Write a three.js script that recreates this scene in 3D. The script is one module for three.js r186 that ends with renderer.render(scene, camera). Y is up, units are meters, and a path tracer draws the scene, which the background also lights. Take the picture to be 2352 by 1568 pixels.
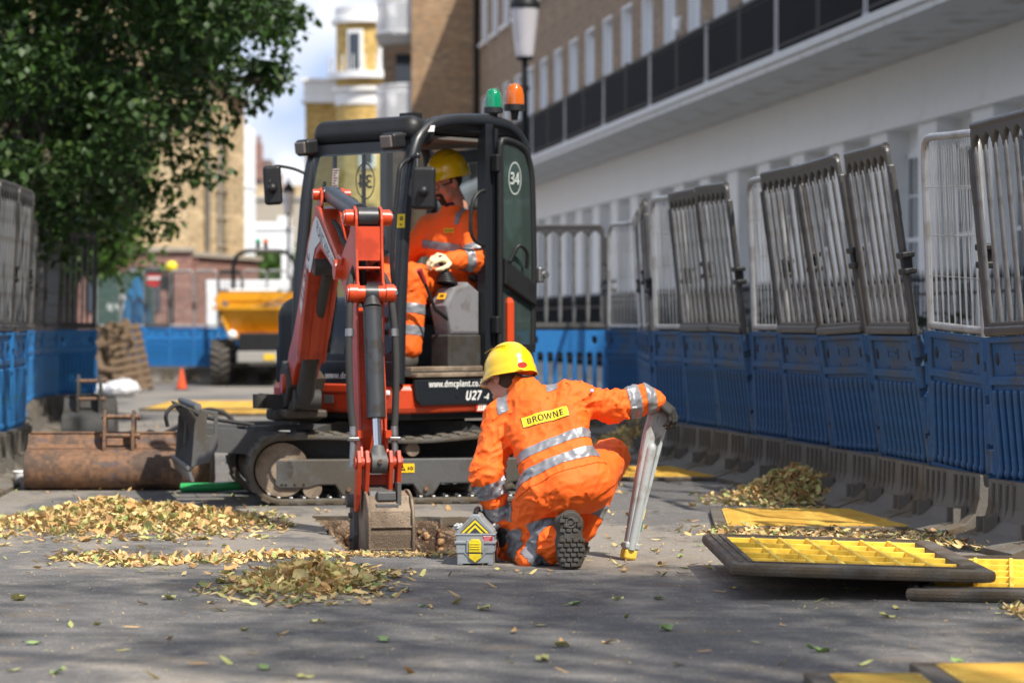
import * as THREE from 'three';
import { mergeGeometries, mergeVertices, toCreasedNormals } from 'three/addons/utils/BufferGeometryUtils.js';
import { RoundedBoxGeometry } from 'three/addons/geometries/RoundedBoxGeometry.js';
import { createNoise3D } from 'simplex-noise';

// ---------------------------------------------------------------- camera, sky, sun, exposure
const scene = new THREE.Scene();
const camera = new THREE.PerspectiveCamera(13.92, 1024 / 682, 0.2, 900);
camera.position.set(0, 1.1, 0);
camera.lookAt(0, 1.1 - 20 * 0.00591, -20);
camera.focus = 12.95;
camera.userData.fStop = 2.9;
const renderer = new THREE.WebGLRenderer({ antialias: true });
renderer.setSize(1024, 682);
renderer.toneMapping = THREE.LinearToneMapping;
renderer.toneMappingExposure = 1.5;
renderer.shadowMap.enabled = true;

const SUN = new THREE.Vector3(Math.sin(0.70) * Math.cos(0.93), Math.sin(0.93), Math.cos(0.70) * Math.cos(0.93)).normalize();
const sun = new THREE.DirectionalLight(new THREE.Color(1, 0.94, 0.84), 4.4);
sun.position.copy(SUN).multiplyScalar(60).add(new THREE.Vector3(0, 0, -15));
sun.target.position.set(0, 0, -15);
sun.castShadow = true;
sun.shadow.radius = 1.4;
sun.shadow.mapSize.set(4096, 4096);
Object.assign(sun.shadow.camera, { left: -30, right: 30, top: 30, bottom: -30, near: 1, far: 150 });
scene.add(sun, sun.target);

// ---------------------------------------------------------------- random numbers and noise
function mulberry(a) { return () => { a |= 0; a = (a + 0x6d2b79f5) | 0; let t = Math.imul(a ^ (a >>> 15), 1 | a); t = (t + Math.imul(t ^ (t >>> 7), 61 | t)) ^ t; return ((t ^ (t >>> 14)) >>> 0) / 4294967296; }; }
const rnd = mulberry(20240);
const rr = (a, b) => a + (b - a) * rnd();
const noise3 = createNoise3D(mulberry(77));
const clamp = (x, a = 0, b = 1) => Math.min(b, Math.max(a, x));
const sstep = (a, b, x) => { const t = clamp((x - a) / (b - a)); return t * t * (3 - 2 * t); };
const lerp = (a, b, t) => a + (b - a) * t;
const fbm3 = (x, y, z, n = 4) => { let s = 0, a = 0.5, f = 1; for (let i = 0; i < n; i++) { s += a * noise3(x * f, y * f, z * f); a *= 0.5; f *= 2.03; } return s; };

// the sky: blue air, pale towards the horizon, with broken fair-weather cloud all round
{
  const W = 2048, H = 1024, data = new Float32Array(W * H * 4);
  for (let j = 0; j < H; j++) for (let i = 0; i < W; i++) {
    const ph = ((i + 0.5) / W - 0.5) * 2 * Math.PI, th = ((j + 0.5) / H - 0.5) * Math.PI;
    const y = Math.sin(th), x = Math.cos(ph) * Math.cos(th), z = Math.sin(ph) * Math.cos(th);
    const up = Math.max(y, 0), t = Math.pow(1 - up, 3.2);
    let r = lerp(0.22, 0.40, t), g = lerp(0.32, 0.50, t), b = lerp(0.54, 0.70, t);
    const yy = Math.max(y, 0.02) + 0.18, px = x / yy, pz = z / yy;
    const n = fbm3(px * 0.75 + 3.1, pz * 0.75 + 1.7, 0.4, 4) + 0.42 * fbm3(px * 2.6, pz * 2.6, y * 9 + 4, 3);
    const n2 = fbm3(x * 16 + 5, y * 22, z * 16 + 9, 4);
    let c = sstep(-0.02, 0.42, n + 0.55 * n2 + 0.16) * 0.95;
    const bank = sstep(0.28, 0.62, n2 + 0.5 - Math.abs(y - 0.075) * 9 + 0.35 * fbm3(x * 40, y * 60, z * 40, 3));
    c *= lerp(0.45, 1, sstep(0.04, 0.22, y));
    c = Math.max(c, bank * 0.9);
    c *= sstep(-0.02, 0.03, y);
    r = lerp(r, 0.80, c); g = lerp(g, 0.80, c); b = lerp(b, 0.815, c);
    if (y < 0) { r = g = b = 0.25; }
    const o = (j * W + i) * 4; data[o] = r; data[o + 1] = g; data[o + 2] = b; data[o + 3] = 1;
  }
  const sky = new THREE.DataTexture(data, W, H, THREE.RGBAFormat, THREE.FloatType);
  sky.mapping = THREE.EquirectangularReflectionMapping; sky.magFilter = sky.minFilter = THREE.LinearFilter; sky.needsUpdate = true;
  scene.background = sky; scene.environment = sky;
}
// ---------------------------------------------------------------- helpers
const V = (x, y, z) => new THREE.Vector3(x, y, z);
const R = Math.PI / 180;
const FOC = 6431, CU = 1176, HOR = 746, EYE = 1.1;      // survey of the photograph: a sighted direction and a distance give a point of the place
const at = (u, v, d) => V((u - CU) / FOC * d, EYE - (v - HOR) / FOC * d, -d);
const dGround = (v) => EYE * FOC / (v - HOR);

const M4 = (px = 0, py = 0, pz = 0, rx = 0, ry = 0, rz = 0, s = 1) => new THREE.Matrix4().compose(V(px, py, pz), new THREE.Quaternion().setFromEuler(new THREE.Euler(rx, ry, rz, 'YXZ')), typeof s === 'number' ? V(s, s, s) : s);
const tf = (g, px, py, pz, rx, ry, rz, s) => g.applyMatrix4(M4(px, py, pz, rx, ry, rz, s));
const bx = (w, h, d, x = 0, y = 0, z = 0, rx = 0, ry = 0, rz = 0) => tf(new THREE.BoxGeometry(w, h, d), x, y, z, rx, ry, rz);
const rb = (w, h, d, r, x = 0, y = 0, z = 0, rx = 0, ry = 0, rz = 0) => tf(new RoundedBoxGeometry(w, h, d, 2, Math.min(r, w / 2.01, h / 2.01, d / 2.01)), x, y, z, rx, ry, rz);
function cy(a, b, r0, r1 = r0, seg = 16, open = false) {
  const d = b.clone().sub(a), L = d.length(), g = new THREE.CylinderGeometry(r1, r0, L, seg, 1, open);
  return g.applyMatrix4(new THREE.Matrix4().compose(a.clone().add(b).multiplyScalar(0.5), new THREE.Quaternion().setFromUnitVectors(V(0, 1, 0), d.normalize()), V(1, 1, 1)));
}
function bar(a, b, w, h, up = V(0, 1, 0)) {              // a box from a to b
  const z = b.clone().sub(a), L = z.length(); z.normalize();
  const x = up.clone().cross(z).normalize(), y = z.clone().cross(x);
  return new THREE.BoxGeometry(w, h, L).applyMatrix4(new THREE.Matrix4().makeBasis(x, y, z).setPosition(a.clone().add(b).multiplyScalar(0.5)));
}
const tube = (pts, r, n = 24, rad = 8, closed = false, tension = 0.5) => new THREE.TubeGeometry(new THREE.CatmullRomCurve3(pts, closed, 'catmullrom', tension), n, r, rad, closed);
const sph = (r, x = 0, y = 0, z = 0, sx = 1, sy = 1, sz = 1, ws = 16, hs = 12) => tf(new THREE.SphereGeometry(r, ws, hs), x, y, z, 0, 0, 0, V(sx, sy, sz));
const lathe = (pts, seg = 24) => new THREE.LatheGeometry(pts.map(([x, y]) => new THREE.Vector2(x, y)), seg);
const shape = (pts) => new THREE.Shape(pts.map(([x, y]) => new THREE.Vector2(x, y)));
function ex(pts, depth, bevel = 0, holes = [], curveSegments = 8) {     // a profile given thickness, centred on z
  const s = Array.isArray(pts) ? shape(pts) : pts; s.holes.push(...holes.map((h) => !Array.isArray(h) ? h : new THREE.Path(h.map(([x, y]) => new THREE.Vector2(x, y)))));
  const g = new THREE.ExtrudeGeometry(s, { depth: depth - 2 * bevel, bevelEnabled: bevel > 0, bevelThickness: bevel, bevelSize: bevel, bevelOffset: -bevel, bevelSegments: 2, curveSegments });
  return g.translate(0, 0, -(depth - 2 * bevel) / 2);
}
function flat(g) { const n = g.index ? g.toNonIndexed() : g; for (const k of Object.keys(n.attributes)) if (!['position', 'normal', 'uv', 'color'].includes(k)) n.deleteAttribute(k); if (!n.attributes.uv) n.setAttribute('uv', new THREE.BufferAttribute(new Float32Array(n.attributes.position.count * 2), 2)); return n; }
const mg = (...l) => mergeGeometries(l.flat(9).map((g) => flat(g)).map((g, _, all) => { if (!all.every((q) => q.attributes.color)) g.deleteAttribute('color'); return g; }));
function uvM(g) {                                        // uv in metres, each face laid on the plane it is nearest to
  const n = flat(g), p = n.attributes.position, uv = n.attributes.uv, a = V(), b = V(), c = V(), nn = V();
  for (let i = 0; i < p.count; i += 3) {
    a.fromBufferAttribute(p, i); b.fromBufferAttribute(p, i + 1); c.fromBufferAttribute(p, i + 2);
    nn.copy(b).sub(a).cross(c.clone().sub(a));
    const x = Math.abs(nn.x), y = Math.abs(nn.y), z = Math.abs(nn.z);
    [a, b, c].forEach((q, k) => (x > y && x > z ? uv.setXY(i + k, q.z, q.y) : y > z ? uv.setXY(i + k, q.x, q.z) : uv.setXY(i + k, q.x, q.y)));
  }
  return n;
}
const taken = {};
function numbered(n) { const k = (taken[n] = (taken[n] ?? -1) + 1); return k ? n + '_' + String(k).padStart(3, '0') : n; }
function tag(o, label, category, group) { o.userData.label = label; o.userData.category = category; if (group) o.userData.group = group; return o; }
function thing(name, label, category, p = V(0, 0, 0), turn = 0, group) { const o = new THREE.Group(); o.name = numbered(name); o.position.copy(p); o.rotation.y = turn; scene.add(o); return tag(o, label, category, group); }
function part(parent, name, g, m, { uv = true, label } = {}) {
  const o = new THREE.Mesh(uv ? uvM(g) : g, m); o.name = name; o.castShadow = o.receiveShadow = true; if (label) o.userData.label = label; parent.add(o); return o;
}
function solo(name, label, category, g, m, group, opt) { const o = part(scene, numbered(name), g, m, opt); return tag(o, label, category, group); }
function struct(name, g, m, opt) { const o = part(scene, numbered(name), g, m, opt); o.userData.kind = 'structure'; return o; }
function stuff(name, label, category, o) { o.name = numbered(name); o.userData.kind = 'stuff'; o.castShadow = o.receiveShadow = true; scene.add(o); return tag(o, label, category); }

// ---------------------------------------------------------------- textures
const hash2 = (x, y, s) => { let h = Math.imul(x | 0, 374761393) + Math.imul(y | 0, 668265263) + Math.imul(s | 0, 2147483647 - 1973); h = Math.imul(h ^ (h >>> 13), 1274126177); return ((h ^ (h >>> 16)) >>> 0) / 4294967296; };
function pn(x, y, per, s) {                              // value noise that repeats after PER cells
  const xi = Math.floor(x), yi = Math.floor(y), fx = x - xi, fy = y - yi, u = fx * fx * (3 - 2 * fx), v = fy * fy * (3 - 2 * fy), m = (a) => ((a % per) + per) % per;
  return lerp(lerp(hash2(m(xi), m(yi), s), hash2(m(xi + 1), m(yi), s), u), lerp(hash2(m(xi), m(yi + 1), s), hash2(m(xi + 1), m(yi + 1), s), u), v);
}
const pf = (u, v, f, s, n = 4) => { let t = 0, a = 0.5, k = 0; for (let i = 0; i < n; i++) { t += a * pn(u * f, v * f, f, s + i); k += a; a *= 0.5; f *= 2; } return t / k; };
const toS = (c) => { c = clamp(c); return 255 * (c <= 0.0031308 ? c * 12.92 : 1.055 * Math.pow(c, 1 / 2.4) - 0.055); };
function tex(size, fn, { color = true, rep = 1, repY = rep, h = size } = {}) {        // fn(u, v) -> linear [r, g, b] or a grey
  const d = new Uint8Array(size * h * 4);
  for (let j = 0; j < h; j++) for (let i = 0; i < size; i++) {
    const c = fn((i + 0.5) / size, (j + 0.5) / h), o = (j * size + i) * 4, a = Array.isArray(c) ? c : [c, c, c];
    for (let k = 0; k < 3; k++) d[o + k] = color ? toS(a[k]) : clamp(a[k]) * 255;
    d[o + 3] = 255;
  }
  const t = new THREE.DataTexture(d, size, h, THREE.RGBAFormat);
  t.wrapS = t.wrapT = THREE.RepeatWrapping; t.magFilter = THREE.LinearFilter; t.minFilter = THREE.LinearMipmapLinearFilter; t.generateMipmaps = true;
  if (color) t.colorSpace = THREE.SRGBColorSpace;
  t.repeat.set(rep, repY); t.needsUpdate = true; return t;
}
const re = (t, r, ry = r) => { const c = t.clone(); c.repeat.set(r, ry); c.needsUpdate = true; return c; };
// a decal's print, drawn on a canvas
function print(w, h, draw) { const c = document.createElement('canvas'); c.width = w; c.height = h; draw(c.getContext('2d'), w, h); const t = new THREE.CanvasTexture(c); t.colorSpace = THREE.SRGBColorSpace; t.magFilter = THREE.LinearFilter; return t; }

const mix3 = (a, b, t) => [lerp(a[0], b[0], t), lerp(a[1], b[1], t), lerp(a[2], b[2], t)];
const T_grime = tex(512, (u, v) => { const n = pf(u, v, 6, 11, 5), s = pf(u, v, 40, 12, 3), k = sstep(0.55, 0.78, n) * 0.55 + sstep(0.66, 0.8, s) * 0.35; return mix3([1, 1, 1], [0.55, 0.47, 0.37], clamp(k)).map((c) => c * (0.9 + 0.1 * s)); });
const T_dirt = tex(512, (u, v) => { const n = pf(u, v, 5, 21, 5), s = pf(u, v, 64, 22, 2), k = sstep(0.42, 0.66, n + (s - 0.5) * 0.25); return mix3([1, 1, 1], [0.75, 0.62, 0.45], k * 0.9).map((c) => c * (0.85 + 0.15 * s)); });
const T_fine = tex(512, (u, v) => 0.55 * pf(u, v, 64, 31, 3) + 0.45 * pf(u, v, 8, 32, 3), { color: false });
const T_grit = tex(512, (u, v) => { const a = pn(u * 170, v * 170, 170, 41), b = pn(u * 90, v * 90, 90, 42); return clamp(0.5 + (a - 0.5) * 0.8 + (b - 0.5) * 0.6); }, { color: false });
const T_weave = tex(256, (u, v) => 0.5 + 0.25 * Math.sin(u * Math.PI * 2 * 64) * Math.sin(v * Math.PI * 2 * 64) + 0.3 * (pf(u, v, 16, 51, 3) - 0.5), { color: false });
const T_rust = tex(512, (u, v) => { const n = pf(u, v, 5, 61, 5), s = pf(u, v, 36, 62, 4), l = pf(u * 0.25, v, 24, 63, 3); let c = mix3([0.085, 0.055, 0.04], [0.175, 0.092, 0.050], sstep(0.35, 0.62, n * 0.7 + s * 0.3)); c = mix3(c, [0.055, 0.06, 0.075], sstep(0.56, 0.7, l * 0.5 + n * 0.5) * 0.6); return c.map((q) => q * (0.72 + 0.56 * s)); });
const T_mud = tex(512, (u, v) => { const n = pf(u, v, 4, 71, 5), s = pf(u, v, 48, 72, 3); let c = mix3([0.13, 0.098, 0.07], [0.25, 0.2, 0.15], sstep(0.3, 0.7, n)); c = mix3(c, [0.06, 0.05, 0.045], sstep(0.62, 0.75, s) * 0.5); return c.map((q) => q * (0.8 + 0.4 * s)); });
const T_soil = tex(512, (u, v) => { const n = pf(u, v, 7, 81, 5), s = pf(u, v, 50, 82, 3); let c = mix3([0.10, 0.065, 0.042], [0.30, 0.215, 0.145], sstep(0.3, 0.68, n)); c = mix3(c, [0.42, 0.37, 0.31], sstep(0.68, 0.8, s) * 0.7); return c.map((q) => q * (0.7 + 0.6 * s)); });
const T_wood = tex(512, (u, v) => { const n = pf(u * 0.12, v, 64, 91, 3), m = pf(u, v, 5, 92, 4); return mix3([0.16, 0.115, 0.08], [0.33, 0.25, 0.17], n * 0.7 + m * 0.3); });
function brickTex(tones, mortar, seed) {                 // 8 stretchers by 24 courses on 1.8 m
  return tex(768, (u, v) => {
    const row = Math.floor(v * 24), off = row % 2 ? 0.5 : 0, col = Math.floor(u * 8 + off), fu = u * 8 + off - col, fv = v * 24 - row;
    const k = hash2(((col % 8) + 8) % 8, row, seed), t = tones[Math.floor(k * tones.length)], s = 0.82 + 0.36 * hash2(((col % 8) + 8) % 8, row, seed + 5), g = 0.85 + 0.3 * pf(u, v, 48, seed + 9, 3);
    const m = sstep(0.0, 0.025, fu) * sstep(1, 0.975, fu) * sstep(0.0, 0.1, fv) * sstep(1, 0.9, fv);
    const st = 0.8 + 0.4 * pf(u, v, 3, seed + 20, 3);
    return mix3(mortar, t.map((q) => q * s), m).map((q) => q * g * st);
  }, { rep: 1 / 1.8 });
}
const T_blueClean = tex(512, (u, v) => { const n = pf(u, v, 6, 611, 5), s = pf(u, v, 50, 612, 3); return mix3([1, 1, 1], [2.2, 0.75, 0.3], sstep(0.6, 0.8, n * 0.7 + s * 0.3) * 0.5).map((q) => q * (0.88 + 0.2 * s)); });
const T_blueDirtyShaded = tex(512, (u, v) => { const n = pf(u, v, 4, 621, 5), l = pf(u * 1, v * 0.25, 32, 622, 3), s = pf(u, v, 64, 623, 2); let c = [0.008, 0.075, 0.20]; c = mix3(c, [0.075, 0.066, 0.05], sstep(0.40, 0.72, n * 0.6 + l * 0.4) * 0.75); c = mix3(c, [0.02, 0.13, 0.36], sstep(0.62, 0.74, s * 0.5 + l * 0.5) * 0.4); return c.map((q) => q * (0.8 + 0.35 * s)); });  // grime streaks over a blue darkened for the shaded house-side row
const T_brickBrown = brickTex([[0.27, 0.19, 0.125], [0.23, 0.165, 0.11], [0.30, 0.215, 0.14], [0.205, 0.145, 0.10], [0.27, 0.175, 0.105]], [0.29, 0.25, 0.20], 3);
const T_brickYellow = brickTex([[0.60, 0.40, 0.12], [0.54, 0.35, 0.10], [0.66, 0.45, 0.15], [0.48, 0.31, 0.09]], [0.5, 0.4, 0.22], 103);
const T_brickStock = brickTex([[0.58, 0.43, 0.25], [0.50, 0.37, 0.21], [0.63, 0.48, 0.29], [0.45, 0.32, 0.18]], [0.50, 0.43, 0.32], 203);
const T_brickRed = brickTex([[0.28, 0.145, 0.115], [0.24, 0.12, 0.095], [0.32, 0.175, 0.14]], [0.27, 0.2, 0.17], 303);
const T_plaster = tex(512, (u, v) => { const n = pf(u, v, 4, 401, 5), l = pf(u * 0.5, v, 20, 402, 3), s = pf(u, v, 60, 403, 2); return mix3([1, 1, 1], [0.70, 0.67, 0.6], sstep(0.6, 0.8, n) * 0.3 + sstep(0.66, 0.84, l) * 0.15).map((q) => q * (0.94 + 0.06 * s)); }, { rep: 0.4 });

// ---------------------------------------------------------------- materials (linear base colours)
function mat(c, rough = 0.6, metal = 0, o = {}) { const m = new THREE.MeshPhysicalMaterial({ roughness: rough, metalness: metal, ...o }); m.color.setRGB(...c); return m; }
const bumpy = (t, scale, r) => ({ bumpMap: re(t, r), bumpScale: scale });
const M = {
  machineOrange: mat([0.62, 0.062, 0.012], 0.34, 0, { map: re(T_grime, 1.1), clearcoat: 0.35, clearcoatRoughness: 0.3, ...bumpy(T_fine, 0.0006, 3) }),
  dirtyOrange: mat([0.50, 0.055, 0.014], 0.5, 0, { map: re(T_dirt, 2.2), ...bumpy(T_fine, 0.001, 4) }),
  machineGrey: mat([0.014, 0.017, 0.022], 0.40, 0, { map: re(T_grime, 1.3), clearcoat: 0.15, clearcoatRoughness: 0.3 }),
  blackPlastic: mat([0.012, 0.0125, 0.014], 0.5, 0, { map: re(T_grime, 2) }),
  dustyBlack: mat([0.045, 0.044, 0.043], 0.75, 0, { map: re(T_dirt, 2), ...bumpy(T_fine, 0.001, 5) }),
  rubber: mat([0.035, 0.034, 0.033], 0.85, 0, { ...bumpy(T_fine, 0.0015, 6) }),
  trackRubber: mat([0.14, 0.128, 0.112], 0.92, 0, { map: re(T_dirt, 1.6), ...bumpy(T_grit, 0.003, 3) }),
  frameSteel: mat([0.105, 0.105, 0.105], 0.6, 0.1, { map: re(T_dirt, 0.9), ...bumpy(T_fine, 0.0015, 3) }),
  chrome: mat([0.62, 0.62, 0.63], 0.16, 1),
  cylGrey: mat([0.045, 0.048, 0.055], 0.38, 0.25, { map: re(T_grime, 2.4) }),
  steel: mat([0.36, 0.36, 0.36], 0.42, 0.9, { map: re(T_grime, 2) }),
  galv: mat([0.52, 0.52, 0.52], 0.40, 0.55, { map: re(T_grime, 1.2) }),
  rust: mat([1.2, 1.2, 1.2], 0.72, 0.15, { map: re(T_rust, 1.15), ...bumpy(T_fine, 0.002, 5) }),
  wornRust: mat([1.5, 1.5, 1.5], 0.6, 0.3, { map: re(T_rust, 2.1), ...bumpy(T_fine, 0.002, 6) }),
  mud: mat([1.35, 1.3, 1.25], 0.9, 0, { map: re(T_mud, 2.0), ...bumpy(T_grit, 0.004, 3) }),
  soil: mat([1.3, 1.25, 1.2], 0.98, 0, { map: re(T_soil, 1.5), ...bumpy(T_grit, 0.012, 2) }),
  blue: mat([0.022, 0.185, 0.48], 0.46, 0, { map: re(T_blueClean, 0.9), ...bumpy(T_fine, 0.001, 4) }),  // lit copy of the barrier blue, its base brighter for the sunlit rows
  blueDirtyShaded: mat([1, 1, 1], 0.6, 0, { map: re(T_blueDirtyShaded, 0.8), ...bumpy(T_fine, 0.001, 4) }),  // real dirt streaks on a shaded copy of the blue; shade in the colour
  foot: mat([0.17, 0.155, 0.135], 0.9, 0, { map: re(T_dirt, 1.2), ...bumpy(T_grit, 0.003, 3) }),
  grilleBar: mat([0.185, 0.185, 0.185], 0.34, 0.25, { map: re(T_grime, 2.5) }),  // same plastic as the frame; the sheen on the bars is painted lighter
  grille: mat([0.082, 0.078, 0.074], 0.38, 0.15, { map: re(T_grime, 1.5), ...bumpy(T_fine, 0.001, 4) }),
  yellowMat: mat([0.86, 0.60, 0.075], 0.6, 0, { map: re(T_grime, 2.2), ...bumpy(T_fine, 0.001, 4) }),
  matRubber: mat([0.14, 0.122, 0.105], 0.9, 0, { map: re(T_dirt, 1.6), ...bumpy(T_grit, 0.003, 3) }),
  yellowDusty: mat([0.72, 0.50, 0.10], 0.8, 0, { map: re(T_dirt, 1.3), ...bumpy(T_fine, 0.001, 4) }),
  whitePaint: mat([0.90, 0.90, 0.88], 0.62, 0, { map: T_plaster }),
  whiteTrim: mat([0.88, 0.89, 0.90], 0.5),
  glass: mat([0.86, 0.95, 0.92], 0.02, 0, { transmission: 1, thickness: 0, ior: 1.5 }),
  pane: mat([0.035, 0.045, 0.055], 0.06, 0, { clearcoat: 1, clearcoatRoughness: 0.03 }),
  ironBlack: mat([0.009, 0.0095, 0.011], 0.5, 0, { specularIntensity: 0.5 }),
  brickBrown: mat([1, 1, 1], 0.9, 0, { map: T_brickBrown }),
  brickYellow: mat([1, 1, 1], 0.9, 0, { map: T_brickYellow }),
  brickStock: mat([1, 1, 1], 0.9, 0, { map: T_brickStock }),
  brickRed: mat([1, 1, 1], 0.9, 0, { map: T_brickRed }),
  slate: mat([0.10, 0.07, 0.065], 0.8, 0, { map: re(T_grime, 0.6) }),
  stone: mat([0.42, 0.37, 0.30], 0.85, 0, { map: T_plaster }),
  concrete: mat([0.36, 0.35, 0.33], 0.88, 0, { map: T_plaster, ...bumpy(T_grit, 0.002, 1) }),
  wood: mat([1, 1, 1], 0.8, 0, { map: re(T_wood, 1.2), ...bumpy(T_fine, 0.002, 4) }),
  oldWood: mat([0.62, 0.55, 0.48], 0.85, 0, { map: re(T_wood, 1.2), ...bumpy(T_fine, 0.002, 4) }),
  bark: mat([0.12, 0.10, 0.08], 0.95, 0, { map: re(T_dirt, 1), ...bumpy(T_grit, 0.02, 1) }),
  hivis: mat([0.95, 0.135, 0.006], 0.72, 0, { sheen: 0.3, sheenRoughness: 0.6, sheenColor: new THREE.Color(1, 0.45, 0.2), ...bumpy(T_weave, 0.0008, 4) }),
  reflective: mat([0.235, 0.24, 0.26], 0.42, 0.2, { ...bumpy(T_fine, 0.0006, 8) }),
  yellowHelmet: mat([0.90, 0.56, 0.004], 0.22, 0, { clearcoat: 0.6, clearcoatRoughness: 0.12 }),
  skin: mat([0.50, 0.225, 0.15], 0.55, 0, { ...bumpy(T_fine, 0.0006, 20) }),
  hair: mat([0.035, 0.024, 0.018], 0.7, 0, { ...bumpy(T_grit, 0.004, 12) }),
  navy: mat([0.018, 0.022, 0.06], 0.85),
  boot: mat([0.075, 0.068, 0.06], 0.8, 0, { map: re(T_dirt, 5), ...bumpy(T_fine, 0.001, 12) }),
  gloveBlack: mat([0.028, 0.027, 0.026], 0.75, 0, { ...bumpy(T_weave, 0.001, 8) }),
  gloveCream: mat([0.80, 0.68, 0.42], 0.8, 0, { ...bumpy(T_weave, 0.001, 8) }),
  toolGrey: mat([0.29, 0.31, 0.325], 0.45, 0, { map: re(T_grime, 3.5), ...bumpy(T_fine, 0.0006, 12) }),
  locatorGrey: mat([0.42, 0.45, 0.45], 0.42, 0, { map: re(T_grime, 3.5) }),
  dumperYellow: mat([0.74, 0.36, 0.012], 0.45, 0, { map: re(T_grime, 0.7) }),
  white: mat([0.80, 0.80, 0.80], 0.5),
  plasticBag: mat([0.66, 0.66, 0.68], 0.4),
};
// ---------------------------------------------------------------- the road, its trench, the pavement
const trenchCorner = [V(-0.815, 0, -13.62), V(-0.16, 0, -13.6), V(-0.14, 0, -16.0), V(-1.15, 0, -16.1)];
const rim = [];
trenchCorner.forEach((a, i) => { const b = trenchCorner[(i + 1) % 4], n = Math.round(a.distanceTo(b) / 0.06); for (let k = 0; k < n; k++) { const p = a.clone().lerp(b, k / n), e = i === 0 ? 0.012 : i === 3 ? 0.02 : 0.045; rim.push([p.x + e * noise3(p.x * 9, p.z * 9, 1) + e * 0.6 * noise3(p.x * 31, p.z * 31, 5), p.z + e * noise3(p.x * 9, p.z * 9, 8)]); } });
const NX0 = -5, NX1 = 4.6, ND0 = 6.5, ND1 = 22;
// tarmac: aggregate grain, brushed-out grit and dust, damp and oily stains, a patched reinstatement seam
function tarmac(X, D) {
  const n1 = fbm3(X * 0.55, D * 0.28, 3.3, 4), n2 = fbm3(X * 2.1, D * 1.3, 7.7, 4), n3 = fbm3(X * 9, D * 7, 1.2, 3), sp = noise3(X * 70, D * 70, 2), sp2 = noise3(X * 150, D * 130, 9);
  let c = [0.125, 0.119, 0.115]; const g = 1 + 0.2 * sp + 0.16 * sp2 + 0.16 * n3;
  c = c.map((q) => q * g);
  const dust = sstep(-0.05, 0.5, n1 * 0.9 + n2 * 0.6 + 0.22 * n3 + (D > 12.6 && D < 17.5 ? 0.22 : -0.06));
  c = mix3(c, [0.33, 0.285, 0.23], dust * 0.66 * (0.8 + 0.3 * sp));
  const streak = sstep(0.24, 0.55, fbm3(X * 0.9 + 4, D * 5.5, 2.2, 3)); c = mix3(c, [0.24, 0.225, 0.21], streak * 0.30);
  const tan = sstep(0.30, 0.6, fbm3(X * 1.5 + 9, D * 2.2, 5.1, 4)); c = mix3(c, [0.21, 0.15, 0.09], tan * 0.35);
  const dark = sstep(0.22, 0.55, fbm3(X * 1.1 - 5, D * 0.9, 12.1, 4)); c = mix3(c, [0.055, 0.052, 0.052], dark * 0.5);
  if (sp2 > 0.72 && n3 > 0) c = mix3(c, [0.42, 0.38, 0.33], 0.6);
  return c;
}
{
  const W = NX1 - NX0, L = ND1 - ND0;
  const near = tex(2048, (u, v) => tarmac(NX0 + u * W, ND0 + v * L));
  near.wrapS = near.wrapT = THREE.ClampToEdgeWrapping;
  const mNear = mat([1, 1, 1], 0.92, 0, { map: near, bumpMap: re(T_grit, 1 / 0.7 * W, 1 / 0.7 * L), bumpScale: 0.004 });
  const s = shape([[NX0, -ND1], [NX1, -ND1], [NX1, -ND0], [NX0, -ND0]]); s.holes.push(new THREE.Path(rim.map(([x, z]) => new THREE.Vector2(x, z))));
  const g = new THREE.ShapeGeometry(s), p = g.attributes.position, uv = g.attributes.uv;
  for (let i = 0; i < p.count; i++) { const x = p.getX(i), z = p.getY(i); p.setXYZ(i, x, 0, z); uv.setXY(i, (x - NX0) / W, (-z - ND0) / L); }
  g.index.array.reverse(); g.computeVertexNormals();
  const road = struct('road', g, mNear, { uv: false });
  road.userData.label = 'dusty tarmac road around the trench';
  const tile = tex(1024, (u, v) => { const n = pf(u, v, 4, 501, 5), s2 = pf(u, v, 120, 502, 2), st = pf(u, v * 4 % 1, 4, 503, 3); let c = [0.118, 0.112, 0.108].map((q) => q * (0.75 + 0.5 * s2)); c = mix3(c, [0.30, 0.27, 0.235], sstep(0.45, 0.7, n) * 0.55); return mix3(c, [0.06, 0.058, 0.058], sstep(0.55, 0.75, st) * 0.4); }, { rep: 1 / 9, repY: 1 / 9 });
  const mFar = mat([1, 1, 1], 0.92, 0, { map: tile, ...bumpy(T_grit, 0.004, 1) });
  const o = shape([[-400, -500], [400, -500], [400, 60], [-400, 60]]); o.holes.push(new THREE.Path([[NX0, -ND1], [NX0, -ND0], [NX1, -ND0], [NX1, -ND1]].map(([a, b]) => new THREE.Vector2(a, b))));
  const g2 = new THREE.ShapeGeometry(o), p2 = g2.attributes.position;
  for (let i = 0; i < p2.count; i++) p2.setXYZ(i, p2.getX(i), 0, p2.getY(i));
  g2.index.array.reverse(); g2.computeVertexNormals();
  struct('ground', g2, mFar);
}
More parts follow.
